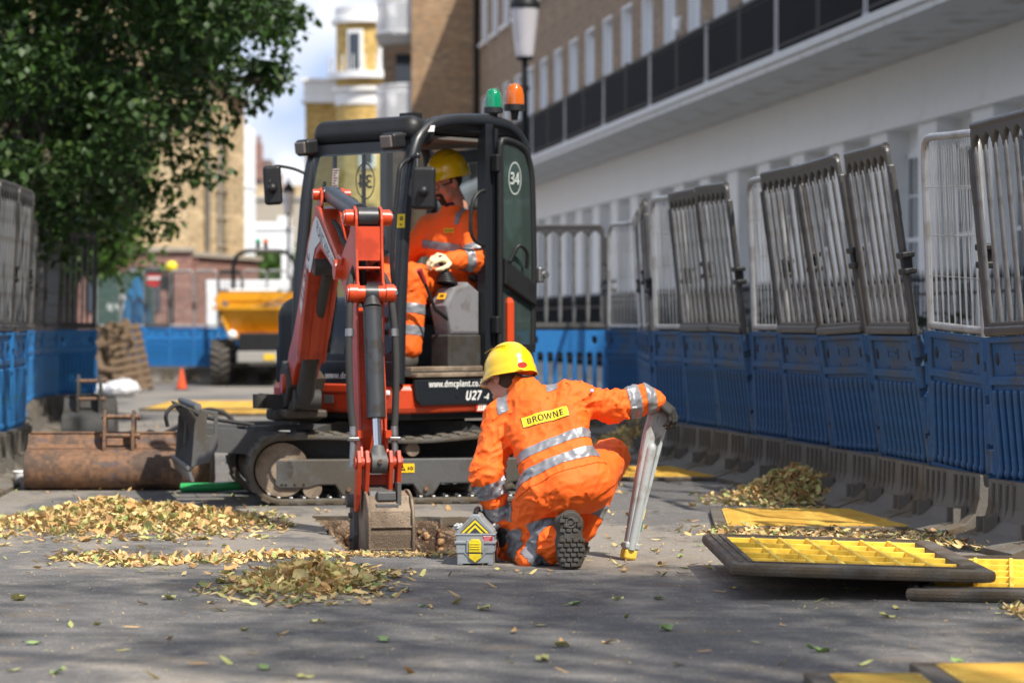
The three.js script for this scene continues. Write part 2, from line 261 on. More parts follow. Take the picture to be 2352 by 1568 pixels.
// the trench: a crust of cut tarmac over rough soil and stones
{
  const tr = new THREE.Group(); tr.name = 'trench'; tr.userData.kind = 'structure'; tr.userData.label = 'rectangular trench dug through the tarmac under the digger bucket'; scene.add(tr);
  const cx = -0.55, cz = -14.8, rings = (ys, f) => {
    const n = rim.length, pos = [], idx = [];
    ys.forEach((y, r) => rim.forEach(([x, z]) => { const q = f(x, y, z, r); pos.push(q[0], q[1], q[2]); }));
    for (let r = 0; r < ys.length - 1; r++) for (let i = 0; i < n; i++) { const a = r * n + i, b = r * n + (i + 1) % n, c = a + n, d = b + n; idx.push(a, c, b, b, c, d); }
    const g = new THREE.BufferGeometry(); g.setAttribute('position', new THREE.Float32BufferAttribute(pos, 3)); g.setIndex(idx); g.computeVertexNormals(); return g;
  };
  part(tr, 'tarmac_crust', rings([0, -0.02, -0.04], (x, y, z, r) => { const e = r * 0.012; return [x + e * noise3(x * 20, y * 30, z * 20), y + (r === 2 ? 0.03 * noise3(x * 6, 4, z * 6) : 0), z + e * noise3(x * 20, 9, z * 20)]; }), M.foot);
  const ys = [...Array(10)].map((_, i) => -0.025 - i * 0.053);
  part(tr, 'soil_wall', rings(ys, (x, y, z, r) => { const k = 0.045 + 0.03 * r / 9, e = r ? 0.06 * fbm3(x * 7, y * 9, z * 7, 3) : 0; const s = 1 - (r ? k * 0.4 : 0); return [cx + (x - cx) * s + e, y, cz + (z - cz) * s + e]; }), M.soil);
  const bed = new THREE.PlaneGeometry(1.3, 2.9, 26, 58).rotateX(-Math.PI / 2).translate(-0.62, -0.5, -14.85), bp = bed.attributes.position;
  for (let i = 0; i < bp.count; i++) bp.setY(i, bp.getY(i) + 0.09 * fbm3(bp.getX(i) * 5, 3, bp.getZ(i) * 5, 4) + 0.05);
  bed.computeVertexNormals(); part(tr, 'soil_bed', bed, M.soil);
  const st = new THREE.InstancedMesh(new THREE.IcosahedronGeometry(1, 1), mat([1.7, 1.45, 1.15], 0.95, 0, { map: re(T_soil, 3) }), 1400); st.name = 'rubble'; st.userData.kind = 'stuff'; tr.add(st);
  { const p = st.geometry.attributes.position; for (let i = 0; i < p.count; i++) { const x = p.getX(i), y = p.getY(i), z = p.getZ(i), k = 1 + 0.25 * noise3(x * 1.7, y * 1.7, z * 1.7); p.setXYZ(i, x * k, y * k * 0.75, z * k); } st.geometry.computeVertexNormals(); }
  for (let i = 0; i < 1400; i++) {
    const wall = rnd() < 0.72, sz = wall ? rr(0.006, 0.026) : rr(0.01, 0.04); let x, y, z;
    if (wall) { const [a, b] = rim[Math.floor(rnd() * rim.length)]; y = -0.08 - rnd() * 0.4; const k = 0.985; x = cx + (a - cx) * k; z = cz + (b - cz) * k; } else { x = rr(-1.05, -0.2); z = rr(-15.9, -13.7); y = -0.44; }
    st.setMatrixAt(i, M4(x, y, z, rnd() * 6, rnd() * 6, rnd() * 6, V(sz, sz, sz))); const t = rr(0.45, 1.35); st.setColorAt(i, new THREE.Color(t, t * rr(0.88, 1), t * rr(0.75, 1)));
  }
}
// pavement on the house side: kerb and slabs (behind the barriers)
const wallX = (d) => 6.12 - 0.137 * (d - 29.3);          // the terrace's wall line
const along = Math.atan(0.137);                          // the terrace runs this far off the view
{
  const P = (off, d) => [wallX(d) + off, -d];
  const strip = (o0, o1, y0, y1, d0, d1) => { const a = P(o0, d0), b = P(o1, d0), c = P(o1, d1), e = P(o0, d1); const s = shape([a, b, c, e]); const g = new THREE.ExtrudeGeometry(s, { depth: y1 - y0, bevelEnabled: false }); return g.rotateX(Math.PI / 2).translate(0, y1, 0); };
  struct('kerb', strip(-4.16, -4.0, -0.05, 0.118, 4, 95), M.concrete);
  struct('pavement', strip(-3.998, 0, -0.05, 0.12, 4, 95), mat([0.44, 0.42, 0.39], 0.9, 0, { map: T_plaster, ...bumpy(T_grit, 0.003, 1) }));
}
// ---------------------------------------------------------------- the terrace on the right: local x runs away down the street, local z into the house
{
  const D0 = 20, base = V(wallX(D0), 0, -D0), turn = Math.PI / 2 + along;
  const T = thing('terrace_house', 'long brick terrace with white ground floor and black railed balcony', 'building', base, turn);
  const sD = (d) => (d - D0) / Math.cos(along), s0 = -34, s1 = sD(81), pitch = 2.3, sFirst = sD(31.9) - 2 * pitch;
  const bays = []; for (let s = sFirst - 4 * pitch; s < s1 - 1.2; s += pitch) bays.push(s);
  const rect = (x0, y0, x1, y1) => [[x0, y0], [x0, y1], [x1, y1], [x1, y0]];
  const holes = []; bays.forEach((s) => { holes.push(rect(s - 0.62, 4.72, s + 0.62, 7.62)); holes.push(rect(s - 0.62, 9.15, s + 0.62, 11.35)); });
  part(T, 'brick_wall', ex([[s0, 4.5], [s1, 4.5], [s1, 11.5], [sD(58), 11.5], [sD(58), 13.4], [s0, 13.4]], 0.4, 0, holes).translate(0, 0, 0.2), M.brickBrown);
  part(T, 'room_wall', mg(bx(s1 - s0, 11.3, 0.2, (s0 + s1) / 2, 5.65, 1.3), bx(sD(58) - s0, 2.1, 0.2, (s0 + sD(58)) / 2, 12.35, 1.3), bx(sD(58) - s0, 0.2, 10, (s0 + sD(58)) / 2, 13.3, 5.5), bx(s1 - sD(58), 0.2, 10, (s1 + sD(58)) / 2, 11.4, 5.5)), mat([0.2, 0.19, 0.18], 0.9));
  part(T, 'parapet', mg(bx(sD(58) - s0, 0.35, 0.75, (s0 + sD(58)) / 2, 13.5, 0.2), bx(s1 - sD(58), 0.3, 0.75, (s1 + sD(58)) / 2, 11.6, 0.2)), M.stone);
  // upper windows: white lined openings, sashes, dark panes
  const lin = (w, h, dp) => mg(bx(0.05, h, dp, -w / 2 + 0.025, 0, dp / 2), bx(0.05, h, dp, w / 2 - 0.025, 0, dp / 2), bx(w - 0.1, 0.05, dp, 0, h / 2 - 0.025, dp / 2), bx(w + 0.14, 0.09, dp + 0.08, 0, -h / 2 - 0.045, dp / 2 - 0.07));
  const sashG = (w, h) => mg(bx(0.06, h, 0.05, -w / 2 + 0.03), bx(0.06, h, 0.05, w / 2 - 0.03), bx(w, 0.07, 0.05, 0, h / 2 - 0.035), bx(w, 0.09, 0.05, 0, -h / 2 + 0.045), bx(w, 0.05, 0.06, 0, 0), bx(0.025, h, 0.03, -w / 6), bx(0.025, h, 0.03, w / 6), bx(w, 0.025, 0.03, 0, h / 4), bx(w, 0.025, 0.03, 0, -h / 4));
  const kinds = [[1.24, 2.9, 6.17], [1.24, 2.2, 10.25]].map(([w, h, y]) => ({ w, h, y, l: uvM(lin(w, h, 0.46)), s: uvM(sashG(w - 0.1, h - 0.1).translate(0, 0, 0.20)), p: uvM(bx(w - 0.12, h - 0.12, 0.01, 0, 0, 0.215)) }));
  bays.forEach((s) => kinds.forEach((k) => {
    const w = part(T, 'window', k.l, M.whiteTrim, { uv: false }); w.position.set(s, k.y, 0.012);
    part(w, 'sash', k.s, M.whiteTrim, { uv: false }); part(w, 'pane', k.p, M.pane, { uv: false });
  }));
  // balcony
  part(T, 'balcony', mg(bx(s1 - s0, 0.10, 1.5, (s0 + s1) / 2, 4.67, -0.75), bx(s1 - s0, 0.09, 1.46, (s0 + s1) / 2, 4.575, -0.73)), mat([0.70, 0.70, 0.69], 0.8, 0, { map: re(T_grime, 0.5), ...bumpy(T_fine, 0.012, 0.7) }));
  const r0 = sD(24);
  const rail = mg(bx(s1 - r0, 0.045, 0.06, (r0 + s1) / 2, 5.62, -1.40), bx(s1 - r0, 0.03, 0.04, (r0 + s1) / 2, 4.83, -1.40));
  const railing = part(T, 'balcony_railing', rail, M.ironBlack);
  for (let s = r0, n = 0; s < s1; s += 2.3, n++) {
    const bars = []; for (let k = 0; k < 23; k++) bars.push(cy(V(k * 0.1, 4.72, -1.40), V(k * 0.1, 5.60, -1.40), 0.024, 0.024, 6, true), sph(0.034, k * 0.1, 5.52, -1.40, 1, 1, 1, 6, 4));
    const b = part(railing, 'railing_section', mg(bars), M.ironBlack); b.position.x = s;
    const pr = part(railing, 'balcony_post', mg(bx(0.05, 0.95, 0.05, 0.02, 5.2, -1.40), bx(0.05, 0.95, 0.05, 0.16, 5.2, -1.40), sph(0.05, 0.02, 4.75, -1.40), sph(0.05, 0.16, 4.75, -1.40)), n % 2 ? M.ironBlack : mat([0.42, 0.43, 0.45], 0.35)); pr.position.x = s;
  }
  // white ground floor: frieze, piers, deep window bays
  part(T, 'frieze', mg(bx(s1 - s0, 0.83, 0.5, (s0 + s1) / 2, 4.115, 0.19), bx(s1 - s0, 0.06, 0.6, (s0 + s1) / 2, 3.70, 0.17)), M.whitePaint);
  part(T, 'plinth', bx(s1 - s0, 0.75, 0.5, (s0 + s1) / 2, 0.375, 0.2), M.whitePaint);
  const pierG = uvM(bx(0.84, 2.95, 0.5, 0, 2.2, 0.2)), gp = uvM(bx(1.46, 2.95, 0.2, 0, 2.2, 0.34)), gs = uvM(sashG(1.06, 2.3).translate(0.16, 2.22, 0.225)), gpane = uvM(bx(1.02, 2.26, 0.01, 0.16, 2.22, 0.232));
  bays.forEach((s) => {
    part(T, 'pier', pierG, M.whitePaint, { uv: false }).position.x = s - pitch / 2;
    const w = part(T, 'ground_window', gp, M.whitePaint, { uv: false }); w.position.x = s;
    part(w, 'sash', gs, M.whiteTrim, { uv: false }); part(w, 'pane', gpane, M.pane, { uv: false });
  });
  part(T, 'end_wall', bx(-(s0 - bays[0]) - pitch / 2, 3.7, 0.5, (s0 + bays[0] - pitch) / 2, 1.86, 0.2), M.whitePaint);
  // a few wall fittings seen between the upper windows
  for (const [s, y] of [[bays[14] + 1.15, 6.6], [bays[11] + 1.15, 7.4], [bays[17] + 1.15, 6.2]]) part(T, 'wall_lamp', mg(rb(0.16, 0.26, 0.14, 0.05, s, y, -0.08), bx(0.06, 0.3, 0.04, s, y, -0.02)), M.whiteTrim);
  part(T, 'drainpipe', mg(cy(V(s1 - 0.2, 0, -0.09), V(s1 - 0.2, 11.4, -0.09), 0.055)), M.ironBlack);
  // lightwell railings in front of the house
  const W = thing('area_railings', 'black iron area railings in front of the white ground floor', 'railings', base, turn);
  const q0 = sD(20), q1 = sD(70);
  part(W, 'plinth', bx(q1 - q0, 0.25, 0.25, (q0 + q1) / 2, 0.245, -1.85), M.concrete);
  part(W, 'rail', mg(bx(q1 - q0, 0.03, 0.04, (q0 + q1) / 2, 1.42, -1.85), bx(q1 - q0, 0.03, 0.04, (q0 + q1) / 2, 0.5, -1.85)), M.ironBlack);
  for (let s = q0; s < q1; s += 2.5) { const b = []; for (let k = 0; k < 18; k++) b.push(cy(V(s + k * 0.139, 0.37, -1.85), V(s + k * 0.139, 1.55, -1.85), 0.012, 0.012, 6, true), cy(V(s + k * 0.139, 1.55, -1.85), V(s + k * 0.139, 1.68, -1.85), 0.022, 0.001, 6)); part(W, 'railing_section', mg(b), M.ironBlack); }
}
// ---------------------------------------------------------------- the brick block that steps forward beyond the terrace, with its balconies
{
  const d = 81, B = thing('brick_block', 'tall brown brick block stepping forward beyond the terrace', 'building', V(0, 0, -d));
  const x0 = -2.91, x1 = wallX(d) + 6;
  part(B, 'wall', bx(x1 - x0, 12.5, 10, (x0 + x1) / 2, 6.25, -5.02), mat([1.2, 1.1, 0.95], 0.9, 0, { map: T_brickBrown }));
  part(B, 'side_wall', bx(0.9, 12.5, 0.3, -3.45, 6.25, -4), M.brickBrown);
  part(B, 'door_opening', bx(0.55, 2.1, 0.05, -3.25, 8.25, -3.82), M.pane);
  part(B, 'drainpipe', cy(V(-1.05, 0, 0.1), V(-1.05, 12.4, 0.1), 0.06), M.ironBlack);
  const rail = (y, h, n) => {
    const g = [], r = 1.02; for (let k = 0; k <= 22; k++) { const a = Math.PI * (0.5 + 0.5 * k / 22), x = -2.95 + r * Math.cos(a), z = -1.3 + 1.1 * Math.sin(a); g.push(cy(V(x, y, z), V(x, y + h, z), 0.018, 0.018, 6, true)); if (k) { const b = Math.PI * (0.5 + 0.5 * (k - 1) / 22), xb = -2.95 + r * Math.cos(b), zb = -1.3 + 1.1 * Math.sin(b); for (const yy of [y + h, y + 0.1, y + h - 0.2]) g.push(bar(V(xb, yy, zb), V(x, yy, z), 0.04, 0.05)); } }
    return mg(g);
  };
  for (const y of [6.95, 9.55, 12.2]) {
    const sl = part(B, 'balcony', tf(new THREE.CylinderGeometry(1.1, 0.98, 0.32, 32, 1, false, -Math.PI / 2 - 0.6, Math.PI / 2 + 0.7), -2.95, y - 0.1, -1.3), M.concrete);
    part(sl, 'balcony_railing', rail(y, 1.15), M.whiteTrim);
    part(sl, 'balcony_panel', bx(0.7, 0.85, 0.03, -3.32, y + 0.55, -0.62), mat([0.55, 0.56, 0.6], 0.4));
  }
}
// ---------------------------------------------------------------- the yellow brick building with the round corner bay
{
  const B = thing('yellow_brick_building', 'yellow brick building with white bands and rounded corner bay', 'building', V(0, 0, -95));
  const c = [-5.0, -1.2];
  const cyl = (y0, y1, r) => tf(new THREE.CylinderGeometry(r, r, y1 - y0, 40), c[0], (y0 + y1) / 2, c[1]);
  const bu = cyl(0, 11.4, 1.05); part(B, 'bay_wall', bu, M.brickYellow);
  part(B, 'cornice', mg(cyl(11.4, 11.55, 1.22), cyl(11.55, 11.95, 1.1)), M.whitePaint);
  part(B, 'white_band', mg(cyl(8.62, 9.08, 1.09), cyl(9.08, 9.22, 1.2)), M.whitePaint);
  part(B, 'bay_balcony', mg(cyl(9.5, 9.72, 1.35), ...[...Array(20)].map((_, k) => { const a = k / 20 * Math.PI * 2; return cy(V(c[0] + 1.3 * Math.cos(a), 9.72, c[1] + 1.3 * Math.sin(a)), V(c[0] + 1.3 * Math.cos(a), 10.3, c[1] + 1.3 * Math.sin(a)), 0.02, 0.02, 5, true); })), M.whiteTrim);
  for (const [a, y] of [[1.9, 10.4], [0.9, 10.4], [1.5, 7.2]]) { const w = part(B, 'window', tf(rb(0.55, 1.5, 0.16, 0.03), c[0] + 1.05 * Math.cos(a), y, c[1] + 1.05 * Math.sin(a), 0, Math.PI / 2 - a, 0), M.whiteTrim); part(w, 'pane', tf(bx(0.36, 1.25, 0.03), c[0] + 1.14 * Math.cos(a), y, c[1] + 1.14 * Math.sin(a), 0, Math.PI / 2 - a, 0), M.pane); }
  part(B, 'wall', bx(6, 11, 10, -1.9, 5.5, -6.5), M.brickYellow);
  part(B, 'side_wing', bx(1.6, 8.9, 8, -6.45, 4.45, -7), M.brickYellow);
  part(B, 'parapet', mg(bx(1.7, 0.75, 8.2, -6.45, 9.27, -7), bx(1.84, 0.1, 8.4, -6.45, 9.68, -7), bx(1.84, 0.1, 8.4, -6.45, 8.92, -7)), M.whitePaint);
  part(B, 'drainpipe', cy(V(-5.98, 0, -1.5), V(-5.98, 11.6, -1.5), 0.05), M.ironBlack);
}
// ---------------------------------------------------------------- the stock brick church hall on the left
{
  const B = thing('church_hall', 'pale yellow brick hall with tall narrow arched window', 'building', V(0, 0, 0));
  const A = V(-9.1, 0, -78), C = V(-7.95, 0, -83), Hh = 7.55;
  part(B, 'front_wall', bx(9, 11, 0.5, A.x - 4.5, 5.5, A.z - 0.25), M.brickStock);
  const L = A.distanceTo(C), ang = Math.atan2(-(C.z - A.z), C.x - A.x);
  const arch = new THREE.Path(); const ax = L * 0.62, aw = 0.55; arch.moveTo(ax - aw, 2.6); arch.lineTo(ax - aw, 5.75); arch.quadraticCurveTo(ax - aw * 0.96, 6.3, ax, 6.62); arch.quadraticCurveTo(ax + aw * 0.96, 6.3, ax + aw, 5.75); arch.lineTo(ax + aw, 2.6);
  const P = (g) => g.rotateY(ang).translate(A.x, 0, A.z);
  part(B, 'side_wall', P(ex([[0, 0], [L, 0], [L, Hh], [0, Hh + 0.9]], 0.6, 0, [arch]).translate(0, 0, -0.3)), M.brickStock);
  part(B, 'coping', P(bar(V(0, Hh + 0.98, -0.2), V(L, Hh + 0.08, -0.2), 0.8, 0.16)), M.stone);
  const w = part(B, 'arched_window', P(bx(1.12, 4.3, 0.06, ax, 4.6, -0.16)), M.pane);
  part(w, 'glazing_bar', P(mg(bx(0.05, 4.1, 0.1, ax, 4.6, -0.10), ...[3.4, 4.2, 5, 5.8].map((y) => bx(1.1, 0.04, 0.1, ax, y, -0.10)))), M.stone);
  part(B, 'red_plinth', mg(bx(9.2, 3.15, 0.4, A.x - 4.4, 1.575, A.z + 0.2), P(bx(L + 0.3, 3.0, 0.4, L / 2, 1.5, 0.2))), M.brickRed);
  part(B, 'plinth_coping', mg(bx(9.3, 0.12, 0.6, A.x - 4.4, 3.2, A.z + 0.2), P(bx(L + 0.4, 0.12, 0.6, L / 2, 3.06, 0.2))), M.stone);
  for (const x of [-12.8, -11.4, -10.2]) part(B, 'dark_opening', bx(0.85, 1.2, 0.1, x, 2.1, A.z + 0.42), M.pane);
  part(B, 'drainpipe', P(cy(V(L * 0.3, 3, 0.1), V(L * 0.3, 8.2, 0.1), 0.07)), M.steel);
}
// ---------------------------------------------------------------- far end of the street
{
  const W = thing('white_house', 'narrow white house edge beside the brick hall', 'building', V(-11.25, 0, -118)); part(W, 'wall', bx(0.55, 9.4, 3, 0, 4.7, 0), M.whitePaint); part(W, 'window_ledge', bx(0.62, 0.12, 3.1, 0, 6.9, 0), M.whiteTrim);
  const G = thing('white_gateway', 'white painted gateway framing a green garden', 'gateway', V(-10.95, 0, -124));
  part(G, 'lintel', mg(bx(2.4, 1.0, 0.6, 0, 4.85, 0), bx(1.3, 0.3, 0.6, -0.1, 5.5, 0), bx(2.5, 0.1, 0.75, 0, 5.37, 0)), M.whiteTrim);
  part(G, 'pillar', bx(0.45, 4.4, 0.6, 0.98, 2.2, 0), M.whiteTrim); part(G, 'pillar', bx(0.3, 4.4, 0.6, -1.05, 2.2, 0), M.whiteTrim);
  const S = thing('stone_house', 'low stone coloured house behind the white gateway', 'building', V(-13, 0, -152));
  part(S, 'wall', bx(9, 7.9, 8, 0, 3.95, -4), M.stone); part(S, 'coping', bx(9.2, 0.2, 8.2, 0, 8, -4), M.concrete);
  for (const x of [-1.4, 0.6, 2.4]) part(S, 'window', bx(0.7, 1.4, 0.1, x, 6.3, 0.02), M.whiteTrim);
  const H = thing('red_roof_house', 'distant house with brown hipped roof and brick chimney', 'building', V(-18.0, 0, -205));
  part(H, 'wall', bx(2.7, 10.6, 6, 0, 5.3, 0), M.brickRed); part(H, 'roof', tf(new THREE.CylinderGeometry(0.5, 2.3, 2.6, 4, 1), 0, 11.9, 0, 0, Math.PI / 4, 0), M.slate);
  const ch = part(H, 'chimney', mg(bx(0.6, 2.6, 0.6, -0.5, 13.0, 1), bx(0.3, 0.6, 0.3, -0.5, 14.6, 1)), M.brickRed); part(H, 'dormer', bx(0.9, 1.1, 0.6, 1.0, 10.9, 3.1), M.whiteTrim); part(H, 'dormer', bx(0.8, 1.1, 0.6, -1.2, 10.9, 3.1), M.whiteTrim);
  const Y = thing('distant_terrace', 'distant yellow brick terrace closing the street', 'building', V(-14.6, 0, -185)); part(Y, 'wall', bx(5, 10.2, 6, 0, 5.1, 0), M.brickStock); part(Y, 'chimney', bx(0.8, 1.0, 1, -1, 10.6, 0), M.brickRed); for (const x of [-1.6, -0.4, 0.8]) part(Y, 'window', bx(0.6, 1.3, 0.1, x, 7.5, 3.02), M.whiteTrim);
}
// ---------------------------------------------------------------- street furniture
function lampPost(p, h, label) {
  const L = thing('street_lamp', label, 'street lamp', p);
  part(L, 'post', mg(lathe([[0.16, 0], [0.16, 0.5], [0.11, 0.6], [0.09, 1.3], [0.06, 1.45], [0.055, h - 0.5], [0.085, h - 0.45], [0.05, h - 0.38], [0.045, h], [0, h]], 16)), M.ironBlack);
  part(L, 'lantern_glass', lathe([[0.125, h + 0.05], [0.15, h + 0.12], [0.225, h + 0.83], [0.20, h + 0.86]], 8), mat([0.78, 0.76, 0.80], 0.35, 0, { transmission: 0.45, thickness: 0 }));
  part(L, 'lantern_frame', mg(lathe([[0, h], [0.13, h + 0.01], [0.14, h + 0.06], [0.12, h + 0.06]], 8), lathe([[0.235, h + 0.84], [0.25, h + 0.88], [0.22, h + 0.96], [0.12, h + 1.12], [0.05, h + 1.2], [0.06, h + 1.28], [0, h + 1.36]], 8)), M.ironBlack);
  return L;
}
lampPost(V(0.205, 0, -45), 5.35, 'black street lamp with tapering lantern above the excavator cab');
lampPost(V(-8.0, 0, -100), 5.0, 'slender dark lamp post far down the street');
{
  const S = thing('no_entry_sign', 'round red no entry sign with white bar', 'road sign', V(-7.05, 0, -55));
  part(S, 'post', cy(V(0, 0, -0.04), V(0, 2.45, -0.04), 0.03), M.steel);
  part(S, 'disc', tf(new THREE.CylinderGeometry(0.17, 0.17, 0.02, 32), 0, 2.02, 0, Math.PI / 2, 0, 0), mat([0.62, 0.02, 0.02], 0.4)); part(S, 'white_bar', bx(0.25, 0.06, 0.01, 0, 2.02, 0.018), M.white);
  const Bc = thing('belisha_beacon', 'yellow globe crossing beacon on a dark post', 'beacon', V(-6.7, 0, -55));
  part(Bc, 'post', cy(V(0, 0, 0), V(0, 2.12, 0), 0.045), M.ironBlack); part(Bc, 'globe', sph(0.118, 0, 2.24, 0), mat([0.85, 0.68, 0.02], 0.3)); part(Bc, 'black_box', rb(0.22, 0.3, 0.12, 0.03, -0.1, 1.93, 0.02), M.blackPlastic);
  const Hd = thing('green_hoarding', 'dark green site hoarding with white lettering', 'hoarding', V(-7.85, 0, -56.5));
  part(Hd, 'board', bx(1.15, 2.1, 0.06, 0, 1.1, 0), mat([0.03, 0.075, 0.06], 0.5));
  part(Hd, 'lettering', new THREE.PlaneGeometry(1.05, 0.62).translate(0, 1.45, 0.035), mat([1, 1, 1], 0.6, 0, { map: print(512, 288, (g, w, h) => { g.fillStyle = '#2d4a42'; g.fillRect(0, 0, w, h); g.fillStyle = '#e4e6e4'; g.font = 'bold 74px sans-serif'; g.fillText('THE', 210, 78); g.fillText('SJ WEN', 90, 160); g.font = '26px sans-serif'; g.fillText('________', 210, 230); }) }), { uv: false });
  const F = thing('blue_sheet', 'blue tarpaulin hanging over the far barrier', 'sheet', V(-7.02, 0, -52.5));
  const fg = new THREE.PlaneGeometry(0.5, 1.1, 10, 14), fp = fg.attributes.position; for (let i = 0; i < fp.count; i++) { const x = fp.getX(i), y = fp.getY(i), k = (0.55 - y) / 1.1; fp.setXYZ(i, x * (0.12 + 0.88 * Math.sin(Math.min(1, k * 1.3) * Math.PI * 0.55)) - 0.05 * k, y + 1.5, 0.06 * Math.sin(x * 25 + y * 3) * k + 0.1); } fg.computeVertexNormals();
  part(F, 'sheet', fg, mat([0.01, 0.16, 0.36], 0.5, 0, { side: THREE.DoubleSide }));
}
{
  const G = thing('site_gate', 'white painted site gate frame behind the dumper', 'gate', V(-5.3, 0, -58));
  part(G, 'top_beam', rb(2.1, 0.2, 0.08, 0.02, 0, 1.93, 0), M.whiteTrim); for (const x of [-0.92, 0.95]) part(G, 'gate_post', rb(0.24, 1.84, 0.1, 0.02, x, 0.92, 0), M.whiteTrim);
  part(G, 'lower_rail', rb(1.6, 0.1, 0.06, 0.02, 0.01, 0.5, 0), M.whiteTrim); part(G, 'mesh_infill', mg(...[...Array(16)].map((_, k) => cy(V(-0.75 + k * 0.1, 0.55, 0), V(-0.75 + k * 0.1, 1.83, 0), 0.008, 0.008, 5, true))), M.galv);
}
// ---------------------------------------------------------------- trees: trunk, limbs and a crown of separate leaves gathered in clumps
const leafG = (() => { const g = new THREE.BufferGeometry(); const p = [0, 0, 0, 0.36, 0.05, 0.45, 0, 0.0, 0.5, -0.36, 0.05, 0.45, 0, -0.08, 1.0]; g.setAttribute('position', new THREE.Float32BufferAttribute(p, 3)); g.setIndex([0, 2, 1, 0, 3, 2, 1, 2, 4, 2, 3, 4]); g.computeVertexNormals(); return g; })();
const leafM = mat([1, 1, 1], 0.5, 0, { transmission: 0.42, thickness: 0, side: THREE.DoubleSide, specularIntensity: 0.6 });
function tree(name, label, foot, trunkTop, clumps, nLeaf, size, tone, group) {
  const T = thing(name, label, 'tree', foot, 0, group), o = foot;
  const rel = (v) => v.clone().sub(o), top = rel(trunkTop);
  part(T, 'trunk', mg(tube([V(0, -0.1, 0), V(0.05, top.y * 0.4, 0.04), top], 0.2, 14, 10), cy(V(0, -0.1, 0), V(0.02, 0.5, 0.02), 0.32, 0.2, 12)), M.bark);
  const pick = clumps.filter((_, i) => i % Math.ceil(clumps.length / 26) === 0);
  const lg = pick.map(({ c }) => { const e = rel(c), m = top.clone().lerp(e, 0.5); m.y += 0.25; return tube([top.clone().multiplyScalar(0.92), m, e], 0.045, 8, 5); });
  part(T, 'limbs', mg(lg), M.bark);
  const I = new THREE.InstancedMesh(leafG, leafM, nLeaf); I.name = 'crown'; I.userData.kind = 'stuff'; I.castShadow = I.receiveShadow = true; T.add(I);
  const vol = clumps.map((k) => k.r ** 2), sum = vol.reduce((a, b) => a + b, 0); let n = 0; const col = new THREE.Color();
  clumps.forEach((k, ci) => {
    const cnt = ci === clumps.length - 1 ? nLeaf - n : Math.floor(nLeaf * vol[ci] / sum), e = rel(k.c), ct = rr(0.8, 1.2);
    for (let i = 0; i < cnt && n < nLeaf; i++, n++) {
      const a = rnd() * 6.283, cz = rr(-1, 1), s = Math.sqrt(1 - cz * cz), r = k.r * Math.pow(rnd(), 0.45) * (1 + 0.35 * noise3(Math.cos(a) * 2 + ci, cz * 2, Math.sin(a) * 2));
      const z = size * rr(0.7, 1.3); I.setMatrixAt(n, M4(e.x + r * s * Math.cos(a), e.y + r * cz * 0.75, e.z + r * s * Math.sin(a), rr(-0.2, 1.3), rnd() * 6.283, rr(-0.6, 0.6), z));
      const g = ct * rr(0.75, 1.25), y = rnd() < 0.12 ? 1.5 : 1; col.setRGB(tone[0] * g * y, tone[1] * g * (y > 1 ? 1.15 : 1), tone[2] * g); I.setColorAt(n, col);
    }
  });
  return T;
}
